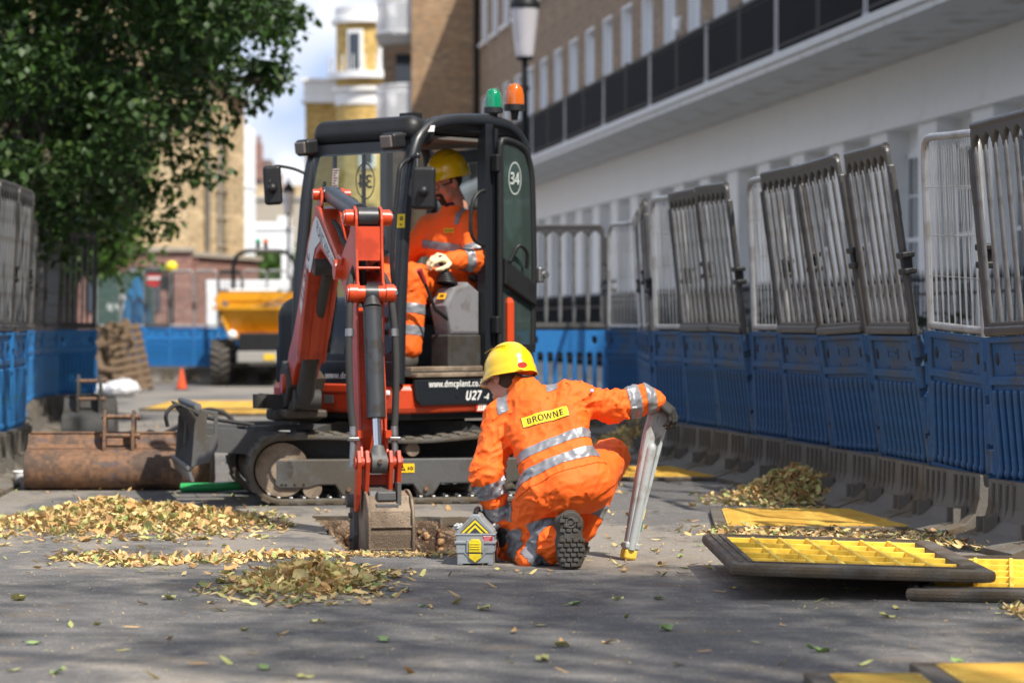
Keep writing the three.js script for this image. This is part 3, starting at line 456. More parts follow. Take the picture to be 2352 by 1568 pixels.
// outline of the overhanging crown, taken at a distance of about 31 m: [u, v] its edge
{
  const inside = (u, v) => { const e = [[-60, 690], [0, 700], [50, 685], [80, 640], [100, 590], [150, 635], [180, 612], [210, 622], [258, 600], [272, 505], [300, 485], [345, 400], [380, 338], [560, 330], [600, 240], [800, 235]]; for (let i = 1; i < e.length; i++) if (v < e[i][0]) { const [a, ua] = e[i - 1], [b, ub] = e[i]; return u < lerp(ua, ub, (v - a) / (b - a)); } return false; };
  const A = [], B = [];
  for (let i = 0; i < 3000 && A.length < 430; i++) { const u = rr(-260, 720), v = rr(-420, 560), d = rr(27.5, 36), r = rr(0.26, 0.58), pu = r * FOC / d * 0.85; if (inside(u + pu, Math.max(v, -40))) A.push({ c: at(u, v, d), r }); }
  for (const [u, v] of [[640, 90], [600, 140], [618, 185], [575, 210], [590, 235], [660, 30], [625, 50], [540, 250], [500, 280], [520, 300], [470, 320], [440, 345], [400, 350], [470, 385], [455, 400], [420, 400], [372, 425], [395, 455], [365, 510], [390, 512], [330, 440], [670, 20], [690, 38], [655, 60], [635, 155], [612, 170]]) A.push({ c: at(u, v, rr(29.5, 32)), r: rr(0.16, 0.30) });
  tree('lime_tree', 'large leafy tree overhanging the road from the garden', V(-6.1, 0, -33), V(-5.6, 3.4, -32.5), A, 78000, 0.098, [0.034, 0.084, 0.011]);
  for (let i = 0; i < 46; i++) { const u = rr(215, 330), v = rr(300, 590), d = rr(44, 48), r = rr(0.35, 0.75); B.push({ c: at(u - r * 60, v, d), r }); }
  for (let i = 0; i < 70; i++) { const u = rr(-80, 250), v = rr(230, 600), d = rr(43, 49), r = rr(0.5, 0.95); B.push({ c: at(u, v, d), r }); }
  tree('garden_tree', 'bright green tree standing behind the overhanging one', V(-7.4, 0, -46), V(-7.3, 2.6, -46), B, 30000, 0.12, [0.06, 0.135, 0.014]);
  const C = []; for (let i = 0; i < 34; i++) { const a = rnd() * 6.28, r = Math.sqrt(rnd()) * 2.9; C.push({ c: V(5.15 + r * Math.cos(a), rr(9.4, 12.4), -3.55 + r * Math.sin(a) * 0.92), r: rr(0.55, 1.05) }); }
  tree('kerbside_tree', 'street tree standing beside the photographer, shading the near road', V(5.4, 0, -2.6), V(5.2, 7.6, -3.2), C, 5200, 0.14, [0.05, 0.11, 0.016]);
  const E = []; for (let i = 0; i < 44; i++) E.push({ c: V(rr(-3.9, -0.7), rr(5.6, 8.4), -rr(14.6, 20.5)), r: rr(0.5, 0.95) });
  for (let i = 0; i < 12; i++) E.push({ c: V(rr(-5.6, -3.4), rr(5.2, 7.6), -rr(18, 23)), r: rr(0.5, 0.9) });
  tree('lime_tree', 'tall tree above the garden side barriers, its crown above the picture', V(-5.6, 0, -21.2), V(-4.9, 4.6, -20.4), E, 11000, 0.14, [0.05, 0.11, 0.016]);
  // hedge seen through the gateway and greenery behind the railings
  const bush = (name, label, list, n, size, tone) => { const I = new THREE.InstancedMesh(leafG, leafM, n), col = new THREE.Color(); for (let i = 0; i < n; i++) { const k = list[i % list.length], a = rnd() * 6.283, cz = rr(-1, 1), s = Math.sqrt(1 - cz * cz), r = Math.pow(rnd(), 0.4); I.setMatrixAt(i, M4(k[0] + r * k[3] * s * Math.cos(a), Math.max(0.05, k[1] + r * k[4] * cz), k[2] + r * k[3] * s * Math.sin(a), rr(-0.2, 1.3), rnd() * 6.283, rr(-0.6, 0.6), size * rr(0.7, 1.3))); const g = rr(0.7, 1.3); col.setRGB(tone[0] * g, tone[1] * g, tone[2] * g); I.setColorAt(i, col); } const o = stuff(name, label, 'shrubs', I); return o; };
  bush('garden_foliage', 'sunlit green foliage inside the white gateway', [[-11.1, 2.0, -127, 1.6, 2.6], [-10.5, 3.0, -128, 1.2, 2.0], [-11.8, 3.0, -128, 1.2, 2.0]], 5000, 0.3, [0.09, 0.19, 0.02]);
  const hedge = []; for (let d = 26; d < 52; d += 1.1) hedge.push([wallX(d) - rr(1.1, 1.5), rr(0.5, 0.8), -d, rr(0.35, 0.55), rr(0.45, 0.75)]);
  bush('hedge', 'dark green shrubs behind the black area railings', hedge, 9000, 0.09, [0.04, 0.085, 0.016]);
}
// ---------------------------------------------------------------- site barriers: grey foot, blue panel, grille or wire mesh on top
const footG = (() => {                                   // a spreading foot, profile across the barrier drawn out along it
  const c = [[-0.07, 0.33], [0.07, 0.33], [0.075, 0.2], [0.095, 0.13], [0.15, 0.08], [0.25, 0.05], [0.30, 0.03], [0.30, 0], [-0.30, 0], [-0.30, 0.03], [-0.25, 0.05], [-0.15, 0.08], [-0.095, 0.13], [-0.075, 0.2]];
  const g = [ex(c, 0.94, 0.008).rotateY(Math.PI / 2)];
  for (let k = -4; k <= 4; k++) if (k) g.push(rb(0.022, 0.2, 0.02, 0.006, k * 0.095, 0.215, 0.082), rb(0.022, 0.2, 0.02, 0.006, k * 0.095, 0.215, -0.082));
  for (const x of [-0.3, 0.3]) for (const s of [1, -1]) g.push(bx(0.10, 0.02, 0.03, x, 0.15, s * 0.115), bx(0.10, 0.02, 0.08, x, 0.055, s * 0.17), bx(0.02, 0.10, 0.07, x - 0.05, 0.1, s * 0.14), bx(0.02, 0.10, 0.07, x + 0.05, 0.1, s * 0.14));
  return uvM(mg(g));
})();
const L = 1.0;
const slotHole = (x, y, w, h) => { const p = new THREE.Path(); p.absellipse(x, y + h, w, w, 0, Math.PI, false); p.lineTo(x - w, y); p.absellipse(x, y, w, w, Math.PI, Math.PI * 2, false); p.closePath(); return p; };
const blueG = (() => {                                   // moulded sheet: border, sunk name plate, hinge knuckles
  const H = 0.74, back = bx(L - 0.09, H - 0.02, 0.022, 0, H / 2, 0);
  const frame = ex([[-L / 2 + 0.03, 0], [L / 2 - 0.03, 0], [L / 2 - 0.03, H], [-L / 2 + 0.03, H]], 0.056, 0.008, [[[-0.40, 0.545], [-0.40, 0.71], [0.40, 0.71], [0.40, 0.545]], [[-0.43, 0.03], [-0.43, 0.50], [0.43, 0.50], [0.43, 0.03]]]);
  const g = [back, frame];
  for (const s of [-1, 1]) for (const y of [0.05, 0.2, 0.45, 0.62]) g.push(cy(V(s * (L / 2 - 0.02), y, 0), V(s * (L / 2 - 0.02), y + (y === 0.2 ? 0.2 : 0.12), 0), 0.036, 0.036, 12));
  return uvM(mg(g));
})();
const openBlueG = (() => { const H = 0.74, slots = []; for (let k = -4; k <= 4; k++) slots.push(slotHole(k * 0.1, 0.08, 0.03, 0.40)); slots.push(slotHole(-0.42, 0.62, 0.025, 0.03), slotHole(-0.25, 0.62, 0.025, 0.03), slotHole(0.35, 0.62, 0.025, 0.03)); return uvM(ex([[-L / 2, 0], [L / 2, 0], [L / 2, H], [-L / 2, H]], 0.05, 0.008, slots, 6)); })();
const ribG = uvM(mg(rb(0.046, 0.43, 0.03, 0.013, 0, 0.262, 0.012), sph(0.024, 0, 0.06, 0.018, 1, 1.2, 0.8, 10, 8)));
const boltG = uvM(mg(sph(0.022, 0, 0, 0, 1, 1.5, 0.4, 10, 8)));
const plateG = uvM(mg(bx(0.2, 0.012, 0.006), bx(0.2, 0.012, 0.006, 0, 0.05), bx(0.01, 0.06, 0.006, -0.1, 0.025), bx(0.01, 0.06, 0.006, 0.1, 0.025), bx(0.12, 0.014, 0.006, 0, 0.026), bx(0.18, 0.008, 0.006, 0.14, -0.05), bx(0.1, 0.008, 0.006, -0.15, -0.05)));
const grilleG = (() => {                                 // moulded frame: deep scalloped top rail, side posts with pipe ends
  const H = 1.06, s = new THREE.Shape(), h = new THREE.Path(); s.moveTo(-0.45, 0); s.lineTo(0.45, 0); s.lineTo(0.45, H - 0.06); s.quadraticCurveTo(0.45, H, 0.39, H); s.lineTo(-0.39, H); s.quadraticCurveTo(-0.45, H, -0.45, H - 0.06); s.closePath();
  h.moveTo(-0.425, 0.07); h.lineTo(-0.425, 0.92); for (let k = 0; k < 6; k++) { const x0 = -0.425 + k * 0.14167; h.quadraticCurveTo(x0 + 0.02, 0.99, x0 + 0.0708, 1.005); h.quadraticCurveTo(x0 + 0.12, 0.99, x0 + 0.14167, 0.92); } h.lineTo(0.425, 0.07); h.closePath();
  return uvM(mg(ex(s, 0.032, 0.010, [h], 5), cy(V(-0.42, H - 0.008, 0), V(0.42, H - 0.008, 0), 0.023, 0.023, 10), rb(0.92, 0.05, 0.07, 0.018, 0, 0.025, 0), cy(V(-0.475, 0.0, 0), V(-0.475, 0.9, 0), 0.019, 0.019, 10), cy(V(0.475, 0.0, 0), V(0.475, 0.9, 0), 0.019, 0.019, 10), rb(0.04, 0.30, 0.045, 0.015, -0.465, 0.80, 0), rb(0.04, 0.30, 0.045, 0.015, 0.465, 0.80, 0)));
})();
const grilleBarG = uvM(mg(tf(new THREE.CylinderGeometry(0.017, 0.02, 0.76, 10), 0, 0.53, 0, 0, 0, 0, V(1.05, 1, 0.62)), tf(new THREE.CylinderGeometry(0.004, 0.017, 0.10, 10), 0, 0.96, 0, 0, 0, 0, V(1.05, 1, 0.62)), tf(new THREE.CylinderGeometry(0.02, 0.013, 0.09, 10), 0, 0.105, 0, 0, 0, 0, V(1.05, 1, 0.8))));
const meshFrameG = uvM(mg(tube([V(-0.45, 0.0, 0), V(-0.45, 0.5, 0), V(-0.45, 0.92, 0), V(-0.43, 1.01, 0), V(-0.36, 1.05, 0), V(0, 1.05, 0), V(0.36, 1.05, 0), V(0.43, 1.01, 0), V(0.45, 0.92, 0), V(0.45, 0.5, 0), V(0.45, 0.0, 0)], 0.021, 60, 10, false, 0.3), cy(V(-0.45, 0.03, 0), V(0.45, 0.03, 0), 0.021, 0.021, 10)));
const wireG = uvM(mg(...[...Array(27)].map((_, k) => cy(V(-0.42 + k * 0.0323, 0.03, 0.01 * Math.sin(k * 2.1)), V(-0.42 + k * 0.0323 + 0.012 * Math.sin(k * 5), 1.04, 0), 0.0021, 0.0021, 4, true)), ...[0.3, 0.52, 0.78].map((y) => cy(V(-0.44, y, 0.004), V(0.44, y, 0.004), 0.0022, 0.0022, 4, true))));
const clipG = uvM(mg(rb(0.13, 0.035, 0.075, 0.01, 0, 0.045, 0), rb(0.13, 0.035, 0.075, 0.01, 0, -0.045, 0), rb(0.05, 0.1, 0.06, 0.01)));
let nb = 0;
// from the far end to the near end of one barrier; lean tips the top towards the road
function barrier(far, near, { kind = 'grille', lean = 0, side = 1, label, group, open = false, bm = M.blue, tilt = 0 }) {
  const dir = near.clone().sub(far), len = dir.length(), B = thing('site_barrier', label, 'barrier', far.clone().add(near).multiplyScalar(0.5).setY(0), Math.atan2(-dir.z, dir.x), group);
  const sc = (len + 0.02) / L, S = (o) => { o.scale.x = sc; return o; };
  const f = S(part(B, 'foot', footG, M.foot, { uv: false }));
  const up = (o, y) => { o.position.y = y; return o; };
  const a = R * lean * side, top = (o, y) => { S(o); o.rotation.x = a; o.rotation.z = tilt * R; o.position.set(-tilt * R * y * 0.5, 0.31 + y * Math.cos(a), y * Math.sin(a)); return o; };
  const bl = top(part(B, 'blue_panel', open ? openBlueG : blueG, bm, { uv: false }), 0);
  if (!open) {
    for (let k = -4; k <= 4; k++) for (const s of [-1, 1]) { if (s !== side) continue; const r = part(bl, 'rib', ribG, bm, { uv: false }); r.position.set(k * 0.097, 0, 0.008 * s); r.scale.z = s; }
    for (const [x] of [[-0.34], [0.34]]) { const h = part(bl, 'bolt_hole', boltG, M.blackPlastic, { uv: false }); h.position.set(x, 0.63, side * 0.012); }
    const p = part(bl, 'raised_lettering', plateG, bm, { uv: false }); p.position.set(0, 0.61, side * 0.013);
  }
  const t = top(part(B, kind === 'grille' ? 'grille' : 'mesh_frame', kind === 'grille' ? grilleG : meshFrameG, kind === 'grille' ? M.grille : M.galv, { uv: false }), 0.745);
  if (kind === 'grille') for (let k = 0; k < 7; k++) part(t, 'grille_bar', grilleBarG, M.grilleBar, { uv: false }).position.x = -0.425 + k * 0.14167;
  if (kind !== 'grille') part(t, 'wire_mesh', wireG, M.galv, { uv: false });
  const c = part(t, 'panel_clip', clipG, M.blackPlastic, { uv: false }); c.position.set(0.5, rr(0.36, 0.46), 0);
  nb++; return B;
}
{
  const X = (u, d) => V((u - CU) / FOC * d, 0, -d);
  const row = [[2300, 14.05, 2470, 13.1], [2150, 15.35, 2287, 14.35], [2042, 16.45, 2152, 15.4], [1927, 17.55, 2040, 16.5], [1826, 18.65, 1925, 17.6], [1742, 19.65, 1825, 18.7], [1663, 20.65, 1741, 19.7], [1591, 21.65, 1662, 20.7], [1512, 22.6, 1590, 21.7]];
  const spec = [['grille', 5, 'nearest grille barrier, cut off by the frame edge beside the tall wire panel', 1.2], ['mesh', 3, 'wire mesh barrier nearest the yellow mats', -2], ['grille', 8.5, 'leaning grille barrier beside the nearest wire mesh panel', 0], ['grille', 9, 'most tilted grille barrier, behind the large leaf heap', 1.2], ['grille', 7.5, 'shorter grille barrier between leaning grille and far wire panel', 0], ['mesh', 2.5, 'wire mesh barrier with white pillar showing through, mid row', 0], ['grille', 7, 'grille barrier just past the mid row wire panel', -1], ['grille', 6, 'grille barrier fifth from the far corner', 0], ['mesh', 2, 'bright galvanised wire barrier near the far corner', 0]];
  row.forEach(([u0, d0, u1, d1], i) => barrier(X(u0, d0), X(u1, d1), { kind: spec[i][0], lean: spec[i][1], side: 1, bm: M.blueDirtyShaded, label: spec[i][2], tilt: spec[i][3], group: 'barriers along the house side' }));
  [[1500, 23.6, 1509, 22.65, 'grille'], [1493, 24.6, 1500, 23.65, 'mesh'], [1487, 25.6, 1493, 24.65, 'grille'], [1480, 26.6, 1486, 25.65, 'mesh']].forEach(([a, b, c, e, k], i) => barrier(X(a, b), X(c, e), { kind: k, lean: 3, side: 1, bm: M.blueDirtyShaded, label: ['edge on grille barrier at the far corner of the row', 'edge on wire barrier behind the bright galvanised one', 'edge on grille barrier next to the cross row', 'last edge on wire barrier before the cross row'][i], group: 'barriers along the house side' }));
  barrier(X(1397, 28.3), X(1478, 27.3), { kind: 'mesh', lean: 0, side: 1, bm: M.blueDirtyShaded, label: 'wire barrier in shade joining the cross row behind the kneeling worker', group: 'barriers across behind the digger' });
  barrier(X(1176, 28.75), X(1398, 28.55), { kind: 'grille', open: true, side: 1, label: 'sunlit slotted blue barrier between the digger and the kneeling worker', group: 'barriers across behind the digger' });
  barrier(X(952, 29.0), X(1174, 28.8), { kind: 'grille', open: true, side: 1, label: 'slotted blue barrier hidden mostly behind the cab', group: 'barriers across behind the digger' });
  // left side
  const left = [[-102, 18.0, -160, 17.05], [-40, 19.5, -100, 18.05], [8, 20.4, -38, 19.55], [42, 21.4, 9, 20.45], [44, 22.4, 42, 21.45], [46, 23.4, 44, 22.45], [48, 27.0, 47.5, 26.0], [60, 28.0, 50, 27.05], [84, 29.6, 62, 28.65], [120, 30.8, 86, 29.9], [214, 31.5, 124, 30.9]];
  const ll = ['barrier at the frame edge nearest the leaf heap', 'blue barrier just beyond the frame edge foot', 'grille barrier at the frame edge beside the rusty bucket', 'tall grille barrier end beside the rusty bucket', 'grille barrier just behind the tall one by the bucket', 'grille barrier two behind the tall one by the bucket', 'grille barrier hidden in the middle of the garden row', 'grille barrier under the tree, fourth from the row end', 'grille barrier under the tree, third from the row end', 'grille barrier under the tree, next to the row end', 'last grille barrier of the garden row, turned to face the road'];
  left.forEach(([a, b, c, e], i) => barrier(X(a, b), X(c, e), { kind: i === 3 || i === 7 ? 'grille' : 'grille', lean: i === 10 ? 1 : 3, side: -1, label: ll[i], group: 'barriers along the garden side' }));
  // far row across the street
  const xs = [218, 275, 332, 388, 444, 500, 556, 612, 668, 724];
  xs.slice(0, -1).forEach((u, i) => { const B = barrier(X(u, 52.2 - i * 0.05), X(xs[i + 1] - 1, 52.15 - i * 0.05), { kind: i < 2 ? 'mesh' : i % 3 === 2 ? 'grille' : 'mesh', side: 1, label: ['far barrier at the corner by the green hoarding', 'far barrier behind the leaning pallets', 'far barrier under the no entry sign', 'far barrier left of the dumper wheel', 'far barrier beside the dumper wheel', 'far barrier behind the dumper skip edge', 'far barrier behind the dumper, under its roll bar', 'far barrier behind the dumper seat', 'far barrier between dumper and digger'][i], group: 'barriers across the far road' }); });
}
// ---------------------------------------------------------------- the mini excavator
const EX = V(-0.72, 0, -17.87);
const F_under = M4(-0.76, 0, -17.87, 0, 10.6 * R, 0), F_upper = M4(-0.69, 0, -17.87, 0, -42 * R, 0), F_boom = M4(-1.33, 0, -17.3, 0, 12.8 * R, 0);
const exTh = thing('mini_excavator', 'orange and black mini excavator with open cab on rubber tracks', 'excavator', EX);
const inEx = (g, f) => g.applyMatrix4(f).translate(-EX.x, -EX.y, -EX.z);
const xp = (f) => (parent, name, g, m, o = {}) => part(parent, name, inEx(uvM(o.uv === false ? g : g), f), m, { uv: false, ...o });
const keepUV = (f) => (parent, name, g, m, o = {}) => part(parent, name, inEx(g, f), m, { uv: false, ...o });
const text = (w, h, bg, draw) => mat([1, 1, 1], 0.5, 0, { map: print(w, h, (g) => { if (bg) { g.fillStyle = bg; g.fillRect(0, 0, w, h); } draw(g); }) });
function textAlpha(w, h, col, rough, draw) {              // lettering cut out of a clear film
  const t = print(w, h, (g) => { g.fillStyle = '#000'; g.fillRect(0, 0, w, h); g.fillStyle = '#fff'; g.strokeStyle = '#fff'; draw(g); });
  const a = t.clone(); a.colorSpace = THREE.NoColorSpace; a.needsUpdate = true;
  return mat(col, rough, 0, { alphaMap: a, transparent: true });
}
const M_web = textAlpha(1024, 128, [0.78, 0.78, 0.76], 0.5, (g) => { g.font = 'bold 98px sans-serif'; g.textAlign = 'center'; g.fillText('www.dmcplant.co.uk', 512, 92, 1000); });
{
  const U = xp(F_under), tex2 = keepUV(F_under);
  // ---- tracks
  const stadium = (rx, r, yc, sag = 0) => { const p = []; for (let i = 0; i <= 16; i++) { const a = Math.PI / 2 + Math.PI * i / 16; p.push([-rx + r * Math.cos(a), yc + r * Math.sin(a)]); } for (let i = 0; i <= 16; i++) { const a = -Math.PI / 2 + Math.PI * i / 16; p.push([rx + r * Math.cos(a), yc + r * Math.sin(a)]); } for (let i = 1; i < 12; i++) { const t = i / 12; p.push([lerp(rx, -rx, t), yc + r - sag * Math.sin(t * Math.PI) + 0.012 * Math.sin(t * 9.4)]); } return p; };
  for (const side of [1, -1]) {
    const z = side * 0.6, tk = U(exTh, 'track', mg(ex(stadium(0.785, 0.213, 0.217, 0.012), 0.30, 0.012, [stadium(0.785, 0.178, 0.217, 0.012)]).translate(0, 0, z)), M.trackRubber);
    const lug = [], core = [], st = stadium(0.785, 0.213, 0.217, 0.012), per = 40;
    const cum = [0]; for (let i = 0; i < st.length; i++) { const a = st[i], b = st[(i + 1) % st.length]; cum.push(cum[i] + Math.hypot(b[0] - a[0], b[1] - a[1])); }
    const pt = (s) => { s = ((s % cum[st.length]) + cum[st.length]) % cum[st.length]; let i = 0; while (cum[i + 1] < s) i++; const a = st[i], b = st[(i + 1) % st.length], t = (s - cum[i]) / (cum[i + 1] - cum[i] || 1); return [lerp(a[0], b[0], t), lerp(a[1], b[1], t), Math.atan2(b[1] - a[1], b[0] - a[0])]; };
    for (let k = 0; k < per; k++) { const [x, y, a] = pt(k / per * cum[st.length]); for (const dz of [-0.085, 0.085]) lug.push(rb(0.06, 0.018, 0.13, 0.006, x + 0.001 * Math.sin(a), Math.max(0.011, y - 0.001 * Math.cos(a)), z + dz, 0, 0, a)); }
    for (let k = 0; k < per * 1.4; k++) { const [x, y, a] = pt(k / (per * 1.4) * cum[st.length]); const nx = -Math.sin(a), ny = Math.cos(a); if (y > 0.06) continue; core.push(rb(0.03, 0.03, 0.10, 0.01, x + nx * 0.045, y + ny * 0.045, z, 0, 0, a), rb(0.026, 0.02, 0.05, 0.008, x + nx * 0.04, y + ny * 0.04, z + side * 0.115, 0, 0, a)); }
    U(tk, 'track_lug', mg(lug), M.trackRubber); U(tk, 'guide_tooth', mg(core), M.steel);
    U(exTh, 'idler_wheel', mg(cy(V(-0.785, 0.217, z - 0.10), V(-0.785, 0.217, z + 0.10), 0.165, 0.165, 32), cy(V(-0.785, 0.217, z - 0.12), V(-0.785, 0.217, z + 0.12), 0.07, 0.07, 20)), M.mud);
    U(exTh, 'drive_sprocket', mg(cy(V(0.785, 0.217, z - 0.08), V(0.785, 0.217, z + 0.08), 0.15, 0.15, 24), cy(V(0.785, 0.217, z - 0.13), V(0.785, 0.217, z + 0.13), 0.09, 0.09, 20)), M.frameSteel);
    const pr = [[-0.83, 0.125], [-0.80, 0.104], [-0.62, 0.104], [-0.57, 0.122], [-0.46, 0.122], [-0.42, 0.062], [-0.38, 0.045], [-0.33, 0.062], [-0.29, 0.122], [0.02, 0.122], [0.06, 0.062], [0.10, 0.045], [0.15, 0.062], [0.19, 0.125], [0.46, 0.125], [0.50, 0.065], [0.58, 0.065], [0.62, 0.125], [0.70, 0.14], [0.70, 0.28], [-0.83, 0.28]];
    const fr = U(exTh, 'track_frame', mg(ex(pr, 0.24, 0.008).translate(0, 0, z)), M.frameSteel);
    U(fr, 'bolt', mg(...[[-0.79, 0.126], [-0.765, 0.125], [-0.71, 0.125], [-0.655, 0.125]].map(([x, y]) => cy(V(x, y, z + side * 0.115), V(x, y, z + side * 0.1215), 0.0085, 0.0085, 10))), M.blackPlastic);
    U(fr, 'roller_bolt', mg(...[[-0.38, 0.095], [0.10, 0.095], [0.54, 0.1]].map(([x, y]) => cy(V(x, y, z + side * 0.11), V(x, y, z + side * 0.135), 0.014, 0.014, 6))), M.rust);
    for (const x of [-0.38, 0.1, 0.54, -0.6]) U(exTh, 'track_roller', cy(V(x, 0.1, z - 0.11), V(x, 0.1, z + 0.11), 0.058, 0.058, 20), M.mud);
    U(exTh, 'carrier_roller', cy(V(0.02, 0.335, z - 0.1), V(0.02, 0.335, z + 0.11), 0.042, 0.042, 20), M.mud);
  }
  tex2(exTh, 'warning_sticker', new THREE.PlaneGeometry(0.095, 0.055).translate(-0.02, 0.222, 0.724), text(190, 110, '#f2c51c', (g) => { g.fillStyle = '#111'; g.beginPath(); g.moveTo(15, 90); g.lineTo(50, 25); g.lineTo(85, 90); g.fill(); g.fillRect(105, 40, 20, 45); g.beginPath(); g.arc(155, 60, 24, 0, 7); g.fill(); g.fillStyle = '#f2c51c'; g.fillRect(142, 55, 26, 8); g.fillRect(44, 48, 10, 26); }));
  // ---- undercarriage and slew ring
  U(exTh, 'undercarriage', mg(rb(1.0, 0.22, 0.86, 0.04, 0, 0.30, 0), rb(1.3, 0.12, 0.5, 0.03, 0, 0.42, 0), ex([[-0.75, 0.4], [0.6, 0.4], [0.4, 0.5], [-0.4, 0.5]], 0.8)), M.dustyBlack);
  U(exTh, 'slew_ring', cy(V(0.05, 0.44, 0), V(0.05, 0.545, 0), 0.42, 0.40, 40), M.blackPlastic);
  // ---- dozer blade at the end of two arms
  const cur = (o) => [...Array(13)].map((_, i) => { const t = i / 12; return [-1.36 + 0.10 * Math.sin(t * Math.PI * 0.95 + 0.25) - 0.03 * (1 - t) + o, 0.215 + t * 0.385]; });
  const prof = [...cur(0), ...cur(0.022).reverse()];
  const bl = U(exTh, 'dozer_blade', ex(prof, 1.5, 0.004), M.dustyBlack);
  for (const z of [0.742, -0.742]) U(bl, 'blade_end_plate', ex([[-1.33, 0.24], [-1.22, 0.27], [-1.17, 0.36], [-1.17, 0.575], [-1.27, 0.59], [-1.31, 0.5]], 0.02, 0.003, [slotHole(-1.215, 0.45, 0.022, 0.09)]).translate(-0.01, 0, z), M.frameSteel);
  U(bl, 'cutting_edge', mg(bx(0.018, 0.10, 1.49, -1.345, 0.20, 0, 0, 0, 0.35), cy(V(-1.30, 0.605, -0.75), V(-1.30, 0.605, 0.75), 0.022)), M.steel);
  for (const z of [0.42, -0.42]) U(exTh, 'blade_arm', mg(bar(V(-1.3, 0.40, z), V(-0.25, 0.33, z), 0.10, 0.15), bar(V(-0.95, 0.46, z), V(-0.3, 0.47, z * 0.7), 0.12, 0.03)), M.frameSteel);
  U(exTh, 'blade_cylinder', mg(cy(V(-1.28, 0.42, 0.05), V(-0.8, 0.40, 0.05), 0.03), cy(V(-0.95, 0.41, 0.05), V(-0.35, 0.40, 0.05), 0.055)), M.cylGrey);
  U(exTh, 'blade_hose', tube([V(-0.9, 0.47, 0.1), V(-1.2, 0.52, 0.12), V(-1.38, 0.60, 0.2), V(-1.46, 0.55, 0.25), V(-1.45, 0.47, 0.22)], 0.013, 24, 7), M.rubber);
}
{
  // ---- upper body: local x to the operator's left, z forward
  const B = xp(F_upper), D = keepUV(F_upper);
  const plan = [[-0.74, 0.34], [-0.66, 0.52], [-0.46, 0.62], [0.40, 0.67], [0.51, 0.63], [0.58, 0.53], [0.598, 0.3], [0.60, -0.25]]; for (let i = 0; i <= 14; i++) { const a = -0.32 - i / 14 * (Math.PI - 0.64); plan.push([0.67 * Math.cos(a) - 0.045, 0.74 * Math.sin(a) * 1.02 - 0.02]); }
  const slab = (pts, y0, y1, bev) => ex(pts.map(([x, z]) => [x, -z]), y1 - y0, bev).rotateX(-Math.PI / 2).translate(0, (y0 + y1) / 2, 0);
  const skirt = B(exTh, 'body_skirt', slab(plan, 0.555, 0.735, 0.035), M.machineOrange);
  B(exTh, 'body_floor', slab(plan.map(([x, z]) => [x * 0.93, z * 0.93]), 0.515, 0.57, 0.01), M.blackPlastic);
  B(skirt, 'vent_slot', mg(...[0, 1, 2, 3].map((k) => bx(0.07, 0.006, 0.01, 0.35, 0.70 - k * 0.014, 0.668, 0, 3 * R, 0))), M.blackPlastic);
  B(skirt, 'marker_light', rb(0.075, 0.03, 0.02, 0.008, 0.465, 0.685, 0.652, 0, 22 * R, 0), M.whiteTrim);
  B(skirt, 'access_cover', mg(rb(0.42, 0.055, 0.03, 0.012, 0.03, 0.708, 0.655), rb(0.42, 0.095, 0.02, 0.02, 0.03, 0.625, 0.648)), M.machineOrange);
  B(skirt, 'bolt', mg(...[[-0.13, 0.66], [0.30, 0.64], [0.33, 0.66], [0.33, 0.60]].map(([x, y]) => cy(V(x, y, 0.66), V(x, y, 0.68), 0.011, 0.011, 8))), M.steel);
  B(skirt, 'name_plate', bx(0.08, 0.05, 0.005, 0.0, 0.64, 0.672), M.steel);
  // side panel with lettering
  const sp = B(exTh, 'side_panel', ex([[-0.46, 0.765], [-0.44, 0.64], [-0.40, 0.605], [0.24, 0.605], [0.275, 0.63], [0.285, 0.765]], 0.03, 0.008).rotateY(Math.PI / 2).translate(0.60, 0, 0.075), M.machineGrey);
  D(sp, 'web_lettering', new THREE.PlaneGeometry(0.54, 0.0675).rotateY(Math.PI / 2).translate(0.6175, 0.732, 0.155), M_web);
  D(sp, 'model_lettering', new THREE.PlaneGeometry(0.30, 0.078).rotateY(Math.PI / 2).translate(0.6175, 0.662, -0.045), textAlpha(384, 100, [0.8, 0.8, 0.78], 0.5, (g) => { g.transform(1, 0, -0.22, 1, 30, 0); g.font = 'bold 104px sans-serif'; g.fillText('U27', 4, 88); g.font = 'bold 70px sans-serif'; g.fillText('-4', 226, 88); }));
  B(sp, 'lock', cy(V(0.607, 0.665, 0.16), V(0.617, 0.665, 0.16), 0.018, 0.018, 14), M.blackPlastic);
  D(exTh, 'load_sticker', new THREE.PlaneGeometry(0.15, 0.055).rotateY(Math.PI / 2).translate(0.604, 0.585, -0.10), text(270, 100, '#c9402a', (g) => { g.fillStyle = '#e8e4dc'; g.beginPath(); g.moveTo(20, 88); g.lineTo(45, 12); g.lineTo(175, 12); g.lineTo(155, 88); g.fill(); g.fillStyle = '#c9402a'; g.fillRect(60, 30, 14, 40); g.fillRect(95, 30, 14, 40); g.fillStyle = '#f0c020'; g.beginPath(); g.moveTo(175, 88); g.lineTo(215, 15); g.lineTo(255, 88); g.fill(); g.fillStyle = '#222'; g.fillRect(210, 40, 8, 28); }));
  // step and sill, muddy
  B(exTh, 'door_sill', mg(rb(0.10, 0.03, 0.78, 0.01, 0.56, 0.79, 0.12), rb(0.06, 0.035, 0.72, 0.01, 0.50, 0.825, 0.12)), M.mud);
  B(exTh, 'cab_floor', bx(0.92, 0.03, 1.1, 0.1, 0.80, 0.03), M.dustyBlack);
  // front lower panel
  const fp = B(exTh, 'front_panel', mg(rb(0.86, 0.15, 0.04, 0.012, 0.09, 0.805, 0.60), bx(0.86, 0.03, 0.05, 0.09, 0.745, 0.62)), M.machineGrey);
  D(fp, 'web_lettering', new THREE.PlaneGeometry(0.52, 0.066).translate(0.17, 0.782, 0.6225), M_web);
